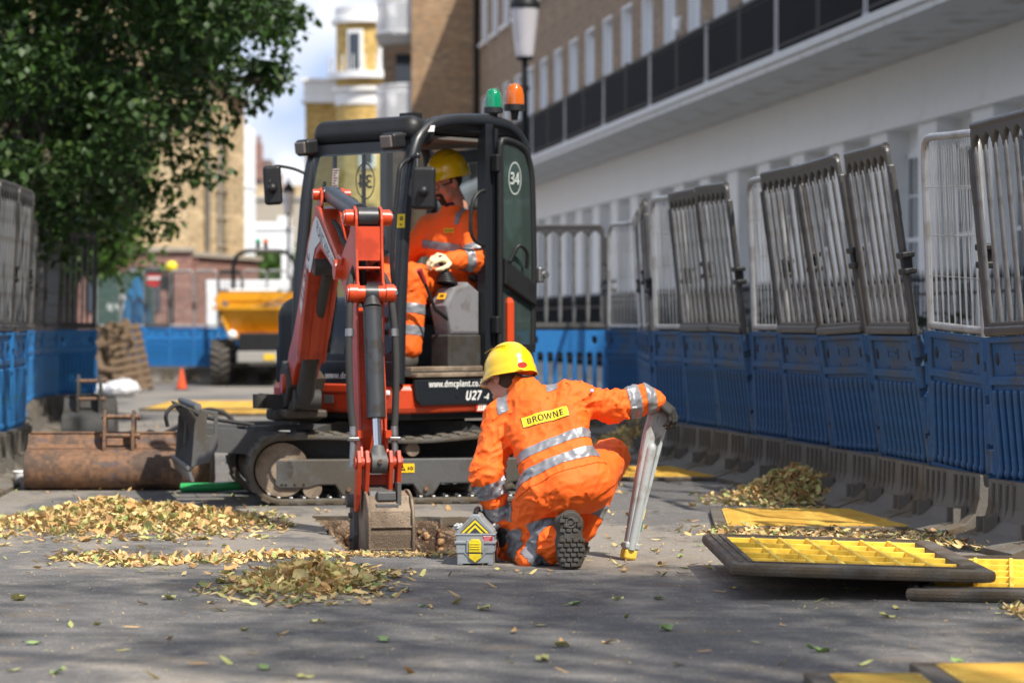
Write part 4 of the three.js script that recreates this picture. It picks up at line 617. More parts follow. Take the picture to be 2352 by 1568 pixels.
  // right hand hood and tail
  B(exTh, 'hood', mg(tf(new RoundedBoxGeometry(0.38, 0.56, 0.98, 4, 0.13), -0.57, 1.0, -0.03), tf(new RoundedBoxGeometry(0.4, 0.3, 0.9, 3, 0.05), -0.56, 0.85, -0.02)), M.blackPlastic);
  B(exTh, 'engine_cover', mg(slab([[-0.5, -0.35], [0.62, -0.3], ...[...Array(9)].map((_, i) => { const a = -0.5 - i / 8 * (Math.PI - 1.0); return [0.72 * Math.cos(a), 0.72 * Math.sin(a)]; })], 0.73, 1.28, 0.04)), M.machineOrange);
  // ---- cab frame
  const pl = (pts, r) => tube(pts, r, 60, 10, false, 0.35), X = 0.53, XR = -0.355;
  const frame = B(exTh, 'cab_frame', mg(
    pl([V(X, 0.74, 0.60), V(X, 1.2, 0.585), V(X, 1.75, 0.545), V(X, 2.08, 0.49), V(X - 0.01, 2.24, 0.42), V(X - 0.02, 2.335, 0.29), V(X - 0.02, 2.375, 0.1), V(X - 0.02, 2.39, -0.2), V(X - 0.03, 2.36, -0.44), V(X - 0.04, 2.22, -0.60), V(X - 0.04, 1.6, -0.66), V(X - 0.04, 1.25, -0.66)], 0.043),
    pl([V(XR, 0.88, 0.60), V(XR, 1.3, 0.585), V(XR, 1.9, 0.52), V(XR, 2.16, 0.46), V(XR, 2.30, 0.33), V(XR, 2.35, -0.2), V(XR, 2.32, -0.45), V(XR, 2.2, -0.6), V(XR, 1.3, -0.66)], 0.04),
    bx(0.07, 1.56, 0.07, X - 0.01, 1.59, -0.20), bx(0.05, 1.5, 0.03, X + 0.02, 1.59, -0.245), bx(0.06, 1.5, 0.06, XR, 1.6, -0.2),
    bar(V(XR, 2.2, 0.46), V(X, 2.2, 0.46), 0.05, 0.07), bar(V(XR, 0.9, 0.59), V(X, 0.9, 0.59), 0.05, 0.05), bar(V(XR, 2.2, -0.6), V(X, 2.2, -0.6), 0.05, 0.08), bar(V(XR, 1.27, -0.64), V(X, 1.27, -0.64), 0.06, 0.08), bar(V(X, 0.86, 0.56), V(X, 1.05, 0.56), 0.06, 0.09)), M.machineGrey);
  B(exTh, 'cab_roof', mg(tf(new RoundedBoxGeometry(0.86, 0.10, 0.80, 4, 0.045), 0.085, 2.335, -0.16), tf(new RoundedBoxGeometry(0.90, 0.17, 0.26, 5, 0.08), 0.085, 2.295, 0.36, -0.25), bx(0.12, 0.05, 0.08, 0.33, 2.395, 0.28)), M.blackPlastic);
  B(exTh, 'headliner', bx(0.8, 0.02, 0.9, 0.09, 2.265, -0.1), mat([0.12, 0.11, 0.10], 0.9));
  // ---- glazing
  const gl = (w, h, ...p) => tf(new THREE.PlaneGeometry(w, h), ...p);
  B(exTh, 'windscreen', gl(0.80, 1.26, 0.085, 1.545, 0.555, -5.5 * R, 0, 0), M.glass);
  const sideGlass = B(exTh, 'side_window', gl(0.70, 1.2, XR, 1.6, 0.16, 0, Math.PI / 2, 0), M.glass);
  B(exTh, 'rear_window', gl(0.80, 0.86, 0.085, 1.75, -0.63), M.glass);
  B(exTh, 'rear_side_window', gl(0.36, 0.9, XR, 1.75, -0.42, 0, Math.PI / 2, 0), M.glass);
  const num = (inv) => textAlpha(200, 260, inv ? [0.03, 0.03, 0.03] : [0.45, 0.50, 0.48], 0.5, (g) => { if (inv) g.transform(-1, 0, 0, 1, 200, 0); g.lineWidth = 10; g.beginPath(); g.ellipse(100, 130, 88, 118, 0, 0, 7); g.stroke(); g.font = 'bold 128px sans-serif'; g.textAlign = 'center'; g.fillText('34', 100, 176); });
  D(sideGlass, 'number_sticker', gl(0.19, 0.25, XR + 0.004, 2.03, 0.0, 0, Math.PI / 2, 0), num(true));
  B(sideGlass, 'window_bar', mg(bx(0.02, 1.24, 0.02, XR + 0.01, 1.6, 0.02), bx(0.02, 1.24, 0.02, XR + 0.01, 1.6, 0.28)), M.blackPlastic);
  D(exTh, 'label_sticker', gl(0.055, 0.12, -0.08, 2.02, 0.535, -5.5 * R, 0, 0), text(110, 240, '#cfc6bb', (g) => { g.fillStyle = '#7d3b33'; for (let i = 0; i < 7; i++) g.fillRect(12, 16 + i * 32, 86 - (i % 3) * 20, 18); }));
  B(exTh, 'wiper', mg(cy(V(-0.27, 0.95, 0.605), V(-0.20, 1.9, 0.545), 0.009), bar(V(-0.24, 1.3, 0.6), V(-0.17, 2.0, 0.54), 0.012, 0.02)), M.blackPlastic);
  // ---- door folded back beside the rear pillar
  const dr = B(exTh, 'cab_door', mg(pl([V(0.60, 0.95, -0.25), V(0.60, 1.8, -0.25), V(0.60, 2.22, -0.25), V(0.60, 2.27, -0.30), V(0.60, 2.22, -0.48), V(0.60, 2.05, -0.55), V(0.60, 1.5, -0.57), V(0.60, 0.95, -0.56)], 0.022), bar(V(0.60, 0.95, -0.25), V(0.60, 0.95, -0.56), 0.05, 0.05), bx(0.02, 1.3, 0.04, 0.59, 1.6, -0.27)), M.blackPlastic);
  B(dr, 'door_glass', ex([[0.25, 0.97], [0.55, 0.97], [0.56, 1.5], [0.545, 2.04], [0.47, 2.21], [0.30, 2.25], [0.25, 2.22]], 0.005).rotateY(Math.PI / 2).translate(0.60, 0, 0), mat([0.30, 0.40, 0.375], 0.04, 0, { transmission: 0.9, thickness: 0 }));
  B(dr, 'door_handle', mg(ex([[-0.26, 1.52], [-0.56, 1.36], [-0.56, 1.22], [-0.26, 1.36]].map(([a, b]) => [-a, b]), 0.05, 0.008).rotateY(Math.PI / 2).translate(0.615, 0, 0), tube([V(0.64, 1.50, -0.30), V(0.66, 1.60, -0.36), V(0.66, 1.56, -0.44), V(0.64, 1.46, -0.46)], 0.012, 16, 7)), M.blackPlastic);
  B(dr, 'door_latch', mg(rb(0.06, 0.10, 0.05, 0.012, 0.62, 1.42, -0.60), cy(V(0.60, 1.42, -0.63), V(0.66, 1.42, -0.63), 0.025, 0.025, 12)), M.steel);
  D(dr, 'number_sticker', gl(0.13, 0.22, 0.607, 2.03, -0.385, 0, Math.PI / 2, 0), num(false));
  for (const y of [2.12, 1.1]) B(exTh, 'door_hinge', rb(0.06, 0.11, 0.06, 0.01, 0.59, y, -0.235), M.blackPlastic);
  // ---- grab rails
  B(exTh, 'grab_rail', tube([V(0.55, 1.30, 0.63), V(0.57, 1.36, 0.68), V(0.57, 1.55, 0.69), V(0.57, 1.95, 0.64), V(0.57, 2.06, 0.62), V(0.56, 2.10, 0.56), V(0.55, 2.12, 0.50)], 0.014, 32, 8), M.blackPlastic);
  B(exTh, 'grab_rail', tube([V(0.54, 1.95, -0.17), V(0.54, 1.92, -0.10), V(0.54, 1.84, -0.055), V(0.54, 1.70, -0.045), V(0.54, 1.63, -0.08), V(0.54, 1.60, -0.16)], 0.012, 28, 8), M.blackPlastic);
  D(exTh, 'pillar_sticker', gl(0.05, 0.085, 0.55, 1.735, 0.592, -3 * R, 20 * R, 0), text(100, 170, '#f0d020', (g) => { g.fillStyle = '#1a1a1a'; g.beginPath(); g.arc(55, 55, 26, 0, 7); g.fill(); g.fillStyle = '#f0d020'; g.fillRect(35, 48, 40, 8); g.fillStyle = '#1a1a1a'; g.fillRect(35, 122, 30, 16); }));
  D(exTh, 'roof_sticker', gl(0.06, 0.05, 0.555, 2.31, 0.345, -40 * R, 35 * R, 0), text(120, 100, '#e6e2e0', (g) => { g.fillStyle = '#b3202a'; g.fillRect(20, 25, 45, 35); }));
  // ---- work lights, mirrors, beacons
  const light = (x, y, z, ry) => { const l = B(exTh, 'work_light', mg(tf(new RoundedBoxGeometry(0.13, 0.105, 0.11, 3, 0.025), x, y, z, 8 * R, ry, 0), cy(V(x, y + 0.03, z - 0.04), V(x, y + 0.05, z - 0.13), 0.016)), M.blackPlastic); B(l, 'lens', tf(rb(0.10, 0.075, 0.02, 0.009), x + 0.056 * Math.sin(ry), y - 0.006, z + 0.056 * Math.cos(ry), 8 * R, ry, 0), mat([0.22, 0.19, 0.17], 0.15, 0.3)); };
  light(-0.36, 2.225, 0.51, -6 * R); light(0.47, 2.225, 0.58, -4 * R);
  const mir = (parent, c, w, h, ry, tiltZ) => { const m = B(parent, 'mirror', tf(new RoundedBoxGeometry(w, h, 0.05, 4, 0.024), c.x, c.y, c.z, 0, ry, tiltZ), M.blackPlastic); B(m, 'mirror_glass', tf(rb(w - 0.025, h - 0.03, 0.008, 0.003), c.x - 0.025 * Math.sin(ry), c.y, c.z - 0.025 * Math.cos(ry), 0, ry, tiltZ), M.chrome); B(m, 'ball_joint', sph(0.032, c.x + 0.04 * Math.sin(ry), c.y - 0.02, c.z + 0.04 * Math.cos(ry)), M.blackPlastic); return m; };
  mir(exTh, V(-0.52, 1.985, 0.66), 0.115, 0.25, 42 * R, 0.06); B(exTh, 'mirror_arm', tube([V(-0.37, 2.06, 0.52), V(-0.42, 2.09, 0.58), V(-0.50, 2.105, 0.65), V(-0.52, 2.07, 0.66), V(-0.52, 2.0, 0.69)], 0.010, 24, 7), M.blackPlastic);
  mir(exTh, V(0.715, 1.93, 0.565), 0.145, 0.26, 40 * R, -0.02); B(exTh, 'mirror_arm', mg(cy(V(0.645, 2.12, 0.55), V(0.69, 1.92, 0.60), 0.013), cy(V(0.55, 2.12, 0.50), V(0.645, 2.13, 0.55), 0.015), sph(0.022, 0.645, 2.13, 0.55)), M.machineGrey);
  const beacon = (x, z, y, s, col) => { const b = B(exTh, 'beacon', mg(cy(V(x, y, z), V(x, y + 0.035 * s, z), 0.062 * s, 0.06 * s, 24), cy(V(x, y - 0.06, z), V(x, y, z), 0.02, 0.03, 12)), M.blackPlastic); B(b, 'beacon_lens', tf(lathe([[0.056 * s, 0], [0.055 * s, 0.05 * s], [0.046 * s, 0.095 * s], [0.025 * s, 0.118 * s], [0, 0.122 * s]], 24), x, y + 0.034 * s, z), mat(col, 0.12, 0, { transmission: 0.25, thickness: 0, clearcoat: 1 })); B(b, 'beacon_core', cy(V(x, y + 0.04 * s, z), V(x, y + 0.10 * s, z), 0.018 * s), M.steel); };
  beacon(0.50, -0.30, 2.445, 1.0, [0.0, 0.30, 0.14]); beacon(0.51, -0.49, 2.47, 1.12, [0.75, 0.16, 0.01]);
  // ---- inside: seat, consoles, levers
  B(exTh, 'seat', mg(tf(new RoundedBoxGeometry(0.46, 0.12, 0.44, 3, 0.05), 0.10, 1.17, -0.28), tf(new RoundedBoxGeometry(0.44, 0.62, 0.11, 3, 0.05), 0.10, 1.52, -0.53, -8 * R), rb(0.42, 0.3, 0.38, 0.03, 0.10, 0.97, -0.3), tf(new RoundedBoxGeometry(0.07, 0.05, 0.3, 2, 0.02), 0.40, 1.40, -0.35)), M.blackPlastic);
  const con = B(exTh, 'side_console', ex([[0.10, 1.04], [0.15, 1.22], [0.08, 1.33], [-0.06, 1.37], [-0.16, 1.31], [-0.16, 1.04]].map(([z, y]) => [-z, y]), 0.15, 0.02).rotateY(Math.PI / 2).translate(0.435, 0, 0), mat([0.21, 0.21, 0.225], 0.5, 0, { map: re(T_grime, 3) }));
  D(con, 'console_sticker', gl(0.06, 0.045, 0.46, 1.28, 0.135, -35 * R, 12 * R, 0), text(60, 45, '#e8a81a', (g) => { g.fillStyle = '#5a4510'; g.fillRect(14, 10, 30, 24); }));
  B(exTh, 'console_box', rb(0.16, 0.23, 0.30, 0.015, 0.435, 0.925, -0.02), M.dustyBlack);
  B(exTh, 'joystick_boot', mg(...[0, 1, 2, 3, 4, 5].map((k) => tf(new THREE.TorusGeometry(0.062 - k * 0.008, 0.011, 8, 20), 0.43, 1.365 + k * 0.016, 0.06 + k * 0.004, Math.PI / 2 - 0.2, 0, 0))), M.blackPlastic);
  B(exTh, 'joystick', mg(cy(V(0.43, 1.40, 0.08), V(0.42, 1.49, 0.10), 0.012), sph(0.026, 0.42, 1.505, 0.105, 0.8, 1.3, 0.8)), M.blackPlastic);
  B(exTh, 'lock_lever', mg(cy(V(0.49, 1.13, 0.10), V(0.50, 1.2, 0.24), 0.012), cy(V(0.50, 1.2, 0.24), V(0.50, 1.36, 0.33), 0.010)), M.blackPlastic); B(exTh, 'lever_grip', cy(V(0.50, 1.36, 0.33), V(0.50, 1.44, 0.38), 0.014, 0.02), mat([0.35, 0.03, 0.03], 0.5));
  B(exTh, 'travel_lever', mg(...[-0.02, 0.14].map((x) => cy(V(x, 0.85, 0.45), V(x, 1.18, 0.40), 0.012))), M.blackPlastic);
  B(exTh, 'belt_strap', bx(0.5, 0.03, 0.01, 0.1, 1.33, 0.12), M.blackPlastic);
}
{
  // ---- swing post, boom, arm, bucket: local z along the reach, y up
  const A = xp(F_boom), D = keepUV(F_boom);
  const lay = (pts, w, bev = 0.006, holes = []) => ex(pts.map(([s, y]) => [-s, y]), w, bev, holes.map((h) => h.map(([s, y]) => [-s, y]))).rotateY(Math.PI / 2);
  const boss = (s, y, w, r, x = 0) => cy(V(x - w / 2, y, s), V(x + w / 2, y, s), r, r, 22);
  A(exTh, 'swing_post', mg(cy(V(0, 0.52, -0.05), V(0, 0.86, -0.05), 0.10, 0.085, 24), lay([[-0.05, 0.56], [0.18, 0.60], [0.30, 0.72], [0.22, 0.84], [0.02, 0.88], [-0.1, 0.8]], 0.20, 0.015), rb(0.3, 0.07, 0.34, 0.02, -0.02, 0.545, -0.02), bar(V(-0.06, 0.62, 0.02), V(-0.24, 0.635, 0.06), 0.07, 0.09), cy(V(-0.24, 0.59, 0.06), V(-0.24, 0.675, 0.06), 0.045, 0.045, 16), bx(0.16, 0.3, 0.06, 0.0, 0.72, 0.14)), M.dustyBlack);
  A(exTh, 'swing_bracket', mg(rb(0.26, 0.05, 0.3, 0.015, 0.0, 0.56, 0.22), bar(V(0.0, 0.56, 0.2), V(0.04, 0.80, 0.33), 0.15, 0.10), cy(V(-0.09, 0.74, 0.25), V(0.11, 0.74, 0.25), 0.05, 0.05, 18)), mat([0.075, 0.06, 0.048], 0.6, 0.2, { map: re(T_dirt, 3) }));
  const boomP = [[0.03, 0.70], [0.06, 0.84], [0.16, 0.94], [0.36, 1.06], [0.58, 1.24], [0.78, 1.44], [0.95, 1.60], [1.12, 1.72], [1.27, 1.78], [1.42, 1.76], [1.75, 1.62], [2.10, 1.475], [2.22, 1.45], [2.26, 1.39], [2.20, 1.335], [2.08, 1.345], [1.75, 1.44], [1.42, 1.53], [1.28, 1.50], [1.14, 1.38], [0.98, 1.20], [0.80, 1.03], [0.60, 0.90], [0.40, 0.82], [0.26, 0.70], [0.14, 0.64]];
  const boom = A(exTh, 'boom', mg(lay(boomP, 0.155, 0.012), boss(2.17, 1.40, 0.24, 0.055), boss(0.14, 0.74, 0.24, 0.06)), M.machineOrange);
  A(boom, 'boom_top_flange', mg(...[-0.081, 0.081].map((x) => lay([[1.27, 1.785], [1.42, 1.77], [2.10, 1.485], [2.24, 1.46], [2.22, 1.42], [2.08, 1.45], [1.42, 1.725], [1.28, 1.745]], 0.02, 0.004).translate(x, 0, 0))), M.machineOrange);
  const cyB = A(boom, 'cylinder_bracket', mg(...[-0.062, 0.062].map((x) => lay([[1.12, 1.72], [1.34, 1.72], [1.40, 1.78], [1.385, 1.86], [1.33, 1.885], [1.285, 1.86], [1.24, 1.78]], 0.016, 0.003).translate(x, 0, 0)), ...[-0.085, 0.085].map((x) => boss(1.33, 1.845, 0.045, 0.032, x))), M.machineOrange);
  const decal = [[0.66, 1.22], [0.84, 1.40], [1.02, 1.58], [1.18, 1.69], [1.29, 1.725], [1.40, 1.70], [1.98, 1.455], [2.02, 1.43], [1.96, 1.40], [1.44, 1.575], [1.25, 1.54], [1.10, 1.42], [0.92, 1.24], [0.76, 1.10]];
  { const s = shape(decal.map(([a, b]) => [a, b])), g = new THREE.ShapeGeometry(s), p = g.attributes.position, uv = g.attributes.uv; for (let i = 0; i < p.count; i++) { const a = p.getX(i), b = p.getY(i); uv.setXY(i, (a - 0.6) / 1.5, (b - 1.0) / 0.8); p.setXYZ(i, -0.0822, b, a); g.attributes.normal.setXYZ(i, -1, 0, 0); }
    D(boom, 'company_decal', g, text(1500, 800, '#d4d5d4', (c) => { c.fillStyle = '#24262c'; c.font = 'bold 104px sans-serif'; c.save(); c.translate(760, 190); c.rotate(0.40); c.fillText('PLANT HIRE LTD', -70, -0, 690); c.restore(); c.fillStyle = '#26304e'; c.font = 'bold 150px sans-serif'; c.save(); c.translate(170, 590); c.rotate(-0.80); c.fillText('D.M.C', 0, 0, 440); c.restore(); }), { }); }
  // arm cylinder on top
  const ac = A(exTh, 'arm_cylinder', mg(cy(V(0, 1.845, 1.33), V(0, 1.70, 2.28), 0.05, 0.05, 24), boss(1.33, 1.845, 0.10, 0.045), cy(V(0, 1.706, 2.24), V(0, 1.697, 2.30), 0.056, 0.056, 24)), M.cylGrey);
  A(ac, 'rod', cy(V(0, 1.70, 2.28), V(0, 1.672, 2.50), 0.022), M.chrome); A(ac, 'rod_eye', mg(boss(2.53, 1.668, 0.105, 0.056)), M.cylGrey);
  A(exTh, 'boom_hose', mg(tube([V(0.03, 1.72, 1.4), V(0.04, 1.66, 1.75), V(0.03, 1.60, 2.0), V(0.02, 1.50, 2.25), V(0, 1.35, 2.42), V(0.0, 1.20, 2.5)], 0.016, 30, 8), tube([V(-0.03, 1.72, 1.4), V(-0.03, 1.64, 1.75), V(-0.04, 1.56, 2.0), V(-0.02, 1.46, 2.28), V(-0.025, 1.3, 2.42), V(-0.03, 1.15, 2.5)], 0.016, 30, 8), tube([V(0.09, 1.83, 1.36), V(0.13, 1.80, 1.42), V(0.12, 1.72, 1.5)], 0.012, 12, 7)), M.rubber);
  // boom cylinder behind its guard
  const bc = A(exTh, 'boom_cylinder', mg(cy(V(-0.015, 0.66, 0.42), V(-0.015, 0.95, 0.70), 0.055, 0.05, 20), cy(V(-0.015, 0.95, 0.70), V(-0.015, 1.40, 1.30), 0.03, 0.03, 16), boss(1.34, 1.43, 0.20, 0.05), boss(0.40, 0.65, 0.16, 0.06)), M.dustyBlack);
  A(bc, 'cylinder_guard', mg(bar(V(-0.03, 0.90, 0.80), V(-0.03, 1.40, 1.18), 0.155, 0.012, V(0, -0.6, 0.8)), bar(V(-0.104, 0.90, 0.77), V(-0.104, 1.40, 1.14), 0.012, 0.09, V(0, -0.6, 0.8)), bar(V(0.044, 0.90, 0.77), V(0.044, 1.40, 1.14), 0.012, 0.09, V(0, -0.6, 0.8)), bar(V(-0.03, 0.90, 0.812), V(-0.03, 1.38, 1.18), 0.05, 0.012, V(0, -0.6, 0.8))), M.dirtyOrange);
  // ---- arm (dipper)
  const plate = [[2.43, 1.60], [2.49, 1.70], [2.535, 1.73], [2.585, 1.71], [2.60, 1.66], [2.605, 1.50], [2.64, 1.33], [2.69, 1.29], [2.69, 1.24], [2.62, 1.20], [2.66, 0.9], [2.72, 0.55], [2.80, 0.36], [2.79, 0.27], [2.72, 0.22], [2.64, 0.25], [2.56, 0.6], [2.42, 1.0], [2.26, 1.26], [2.12, 1.34], [2.10, 1.42], [2.16, 1.48]];
  const arm = A(exTh, 'arm', mg(...[-0.068, 0.068].map((x) => lay(plate, 0.014, 0.003).translate(x, 0, 0)), lay([[2.20, 1.30], [2.58, 1.16], [2.63, 0.9], [2.70, 0.55], [2.66, 0.32], [2.58, 0.62], [2.44, 1.0], [2.3, 1.24]], 0.125, 0.002), bar(V(0, 1.62, 2.585), V(0, 1.44, 2.595), 0.125, 0.012, V(0, 0, 1)), cy(V(-0.07, 1.40, 2.60), V(0.07, 1.40, 2.60), 0.008), boss(2.535, 1.668, 0.26, 0.036), boss(2.655, 1.265, 0.26, 0.042), boss(2.17, 1.40, 0.15, 0.07)), M.machineOrange);
  A(arm, 'pin_boss', mg(boss(2.535, 1.668, 0.045, 0.044, -0.098), boss(2.535, 1.668, 0.045, 0.044, 0.098), boss(2.655, 1.265, 0.045, 0.05, -0.098), boss(2.655, 1.265, 0.045, 0.05, 0.098)), M.machineOrange);
  A(arm, 'pin_head', mg(cy(V(0.12, 1.675, 2.55), V(0.13, 1.675, 2.565), 0.011), cy(V(0.12, 1.27, 2.68), V(0.125, 1.27, 2.70), 0.012)), M.chrome);
  const bcy = A(exTh, 'bucket_cylinder', mg(cy(V(0, 1.255, 2.66), V(0, 1.19, 2.69), 0.032, 0.05, 24), cy(V(0, 1.19, 2.69), V(0, 0.615, 2.815), 0.05, 0.05, 24), boss(2.655, 1.265, 0.07, 0.045)), mat([0.06, 0.063, 0.07], 0.4, 0.3, { map: re(T_dirt, 3) }));
  A(bcy, 'rod', cy(V(0, 0.62, 2.815), V(0, 0.45, 2.855), 0.024), M.chrome); A(bcy, 'rod_eye', mg(cy(V(0, 0.47, 2.85), V(0, 0.40, 2.868), 0.032, 0.05, 20), boss(2.87, 0.385, 0.08, 0.055)), M.frameSteel);
  A(bcy, 'grease_nipple', cy(V(0, 0.395, 2.92), V(0, 0.395, 2.935), 0.012, 0.012, 10), M.rust);
  for (const x of [-0.108, 0.10]) { const hs = A(exTh, 'arm_hose', tube([V(x * 0.5, 1.42, 2.50), V(x * 0.95, 1.32, 2.60), V(x * 1.1, 1.18, 2.68), V(x * 1.2, 0.95, 2.72), V(x * 1.15, 0.70, 2.74), V(x * 1.05, 0.56, 2.76)], 0.019, 40, 8), M.rubber);
    A(hs, 'hose_fitting', mg(cy(V(x * 1.05, 0.57, 2.76), V(x * 1.05, 0.52, 2.765), 0.021, 0.021, 6), cy(V(x * 1.05, 0.52, 2.765), V(x * 1.08, 0.36, 2.77), 0.017, 0.02, 10), rb(0.06, 0.022, 0.05, 0.006, x * 1.05, 0.505, 2.768), cy(V(x * 1.13, 1.08, 2.70), V(x * 1.14, 1.04, 2.704), 0.026, 0.026, 8)), M.steel); A(hs, 'fitting_bracket', bx(0.03, 0.04, 0.02, x * 0.72, 0.53, 2.765), M.machineOrange); }
  // ---- bucket linkage, coupler and bucket
  A(exTh, 'bucket_link', mg(...[-0.062, 0.062, -0.105, 0.105].map((x) => lay([[2.83, 0.44], [2.89, 0.45], [2.92, 0.39], [2.88, 0.22], [2.84, 0.13], [2.79, 0.13], [2.79, 0.22], [2.82, 0.34]], 0.022, 0.004).translate(x, 0, 0)), boss(2.87, 0.385, 0.25, 0.033), bx(0.12, 0.16, 0.03, 0, 0.24, 2.80)), M.dirtyOrange);
  A(exTh, 'quick_coupler', mg(lay([[2.62, 0.18], [2.68, 0.26], [2.78, 0.28], [2.90, 0.24], [2.94, 0.17], [2.90, 0.11], [2.72, 0.10]], 0.15, 0.008).translate(0.02, 0, 0), rb(0.1, 0.05, 0.05, 0.01, 0.03, 0.215, 2.93), rb(0.12, 0.025, 0.03, 0.006, 0.03, 0.165, 2.955), bx(0.02, 0.13, 0.08, 0.095, 0.22, 2.92), boss(2.70, 0.18, 0.28, 0.035)), M.frameSteel);
  const bp = []; const pts = [[2.66, 0.20], [2.80, 0.235], [2.92, 0.215], [2.985, 0.14], [3.0, 0.02], [2.985, -0.12], [2.93, -0.26], [2.85, -0.36]];
  const shell = [...pts, ...pts.slice().reverse().map(([s, y]) => [s - 0.014, y - 0.004])];
  const bk = A(exTh, 'bucket', mg(lay(shell, 0.24, 0.002).translate(0.045, 0, 0), ...[-0.07, 0.16].map((x) => lay([...pts, [2.72, -0.33], [2.58, -0.1], [2.58, 0.1]], 0.014, 0.003).translate(x, 0, 0))), M.mud);
  A(bk, 'wear_rib', mg(...[-0.07, 0.16].map((x) => tube(pts.map(([s, y]) => V(x, y, s + 0.006)), 0.009, 30, 6)), rb(0.22, 0.012, 0.014, 0.004, 0.045, 0.06, 3.0), rb(0.22, 0.01, 0.012, 0.004, 0.045, -0.055, 2.998), rb(0.03, 0.2, 0.02, 0.008, 0.172, 0.06, 2.84)), M.mud);
  A(bk, 'side_cutter', mg(lay([[2.60, 0.16], [2.70, 0.20], [2.72, 0.0], [2.64, -0.2], [2.58, -0.1]], 0.03, 0.005).translate(-0.09, 0, 0), ...[[2.66, 0.1], [2.67, -0.02]].map(([s, y]) => boss(s, y, 0.02, 0.014, -0.112))), M.frameSteel);
}
// ---------------------------------------------------------------- bodies: tapered limbs joined smoothly, meshed as one surface
const cap = (a, b, ra, rb = ra, id = 0) => { const ab = b.clone().sub(a), L2 = ab.lengthSq() || 1e-9; return { id, a, b, r: Math.max(ra, rb), f: (x, y, z) => { const px = x - a.x, py = y - a.y, pz = z - a.z, t = clamp((px * ab.x + py * ab.y + pz * ab.z) / L2), dx = px - ab.x * t, dy = py - ab.y * t, dz = pz - ab.z * t; return Math.sqrt(dx * dx + dy * dy + dz * dz) - (ra + (rb - ra) * t); } }; };
const ell = (c, rx, ry, rz, q = new THREE.Quaternion(), id = 0) => { const m = new THREE.Matrix3().setFromMatrix4(new THREE.Matrix4().makeRotationFromQuaternion(q.clone().invert())).elements, mn = Math.min(rx, ry, rz); return { id, a: c, b: c, r: Math.max(rx, ry, rz), f: (x, y, z) => { const px = x - c.x, py = y - c.y, pz = z - c.z, u = (m[0] * px + m[3] * py + m[6] * pz) / rx, v = (m[1] * px + m[4] * py + m[7] * pz) / ry, w = (m[2] * px + m[5] * py + m[8] * pz) / rz, k = Math.sqrt(u * u + v * v + w * w); return (k - 1) * mn * (k < 1 ? 1 : 0.5 + 0.5 * Math.min(1, 1 / k)) ; } }; };
const smin = (a, b, k) => { const h = clamp(0.5 + 0.5 * (b - a) / k); return lerp(b, a, h) - k * h * (1 - h); };
function field(prims, k = 0.03, fold) { return (x, y, z) => { let d = 1e9; for (const p of prims) { const e = p.f(x, y, z); d = d > 1e8 ? e : (p.cut ? Math.max(d, -e) : smin(d, e, p.k ?? k)); } return fold && Math.abs(d) < 0.06 ? d + fold(x, y, z) : d; }; }
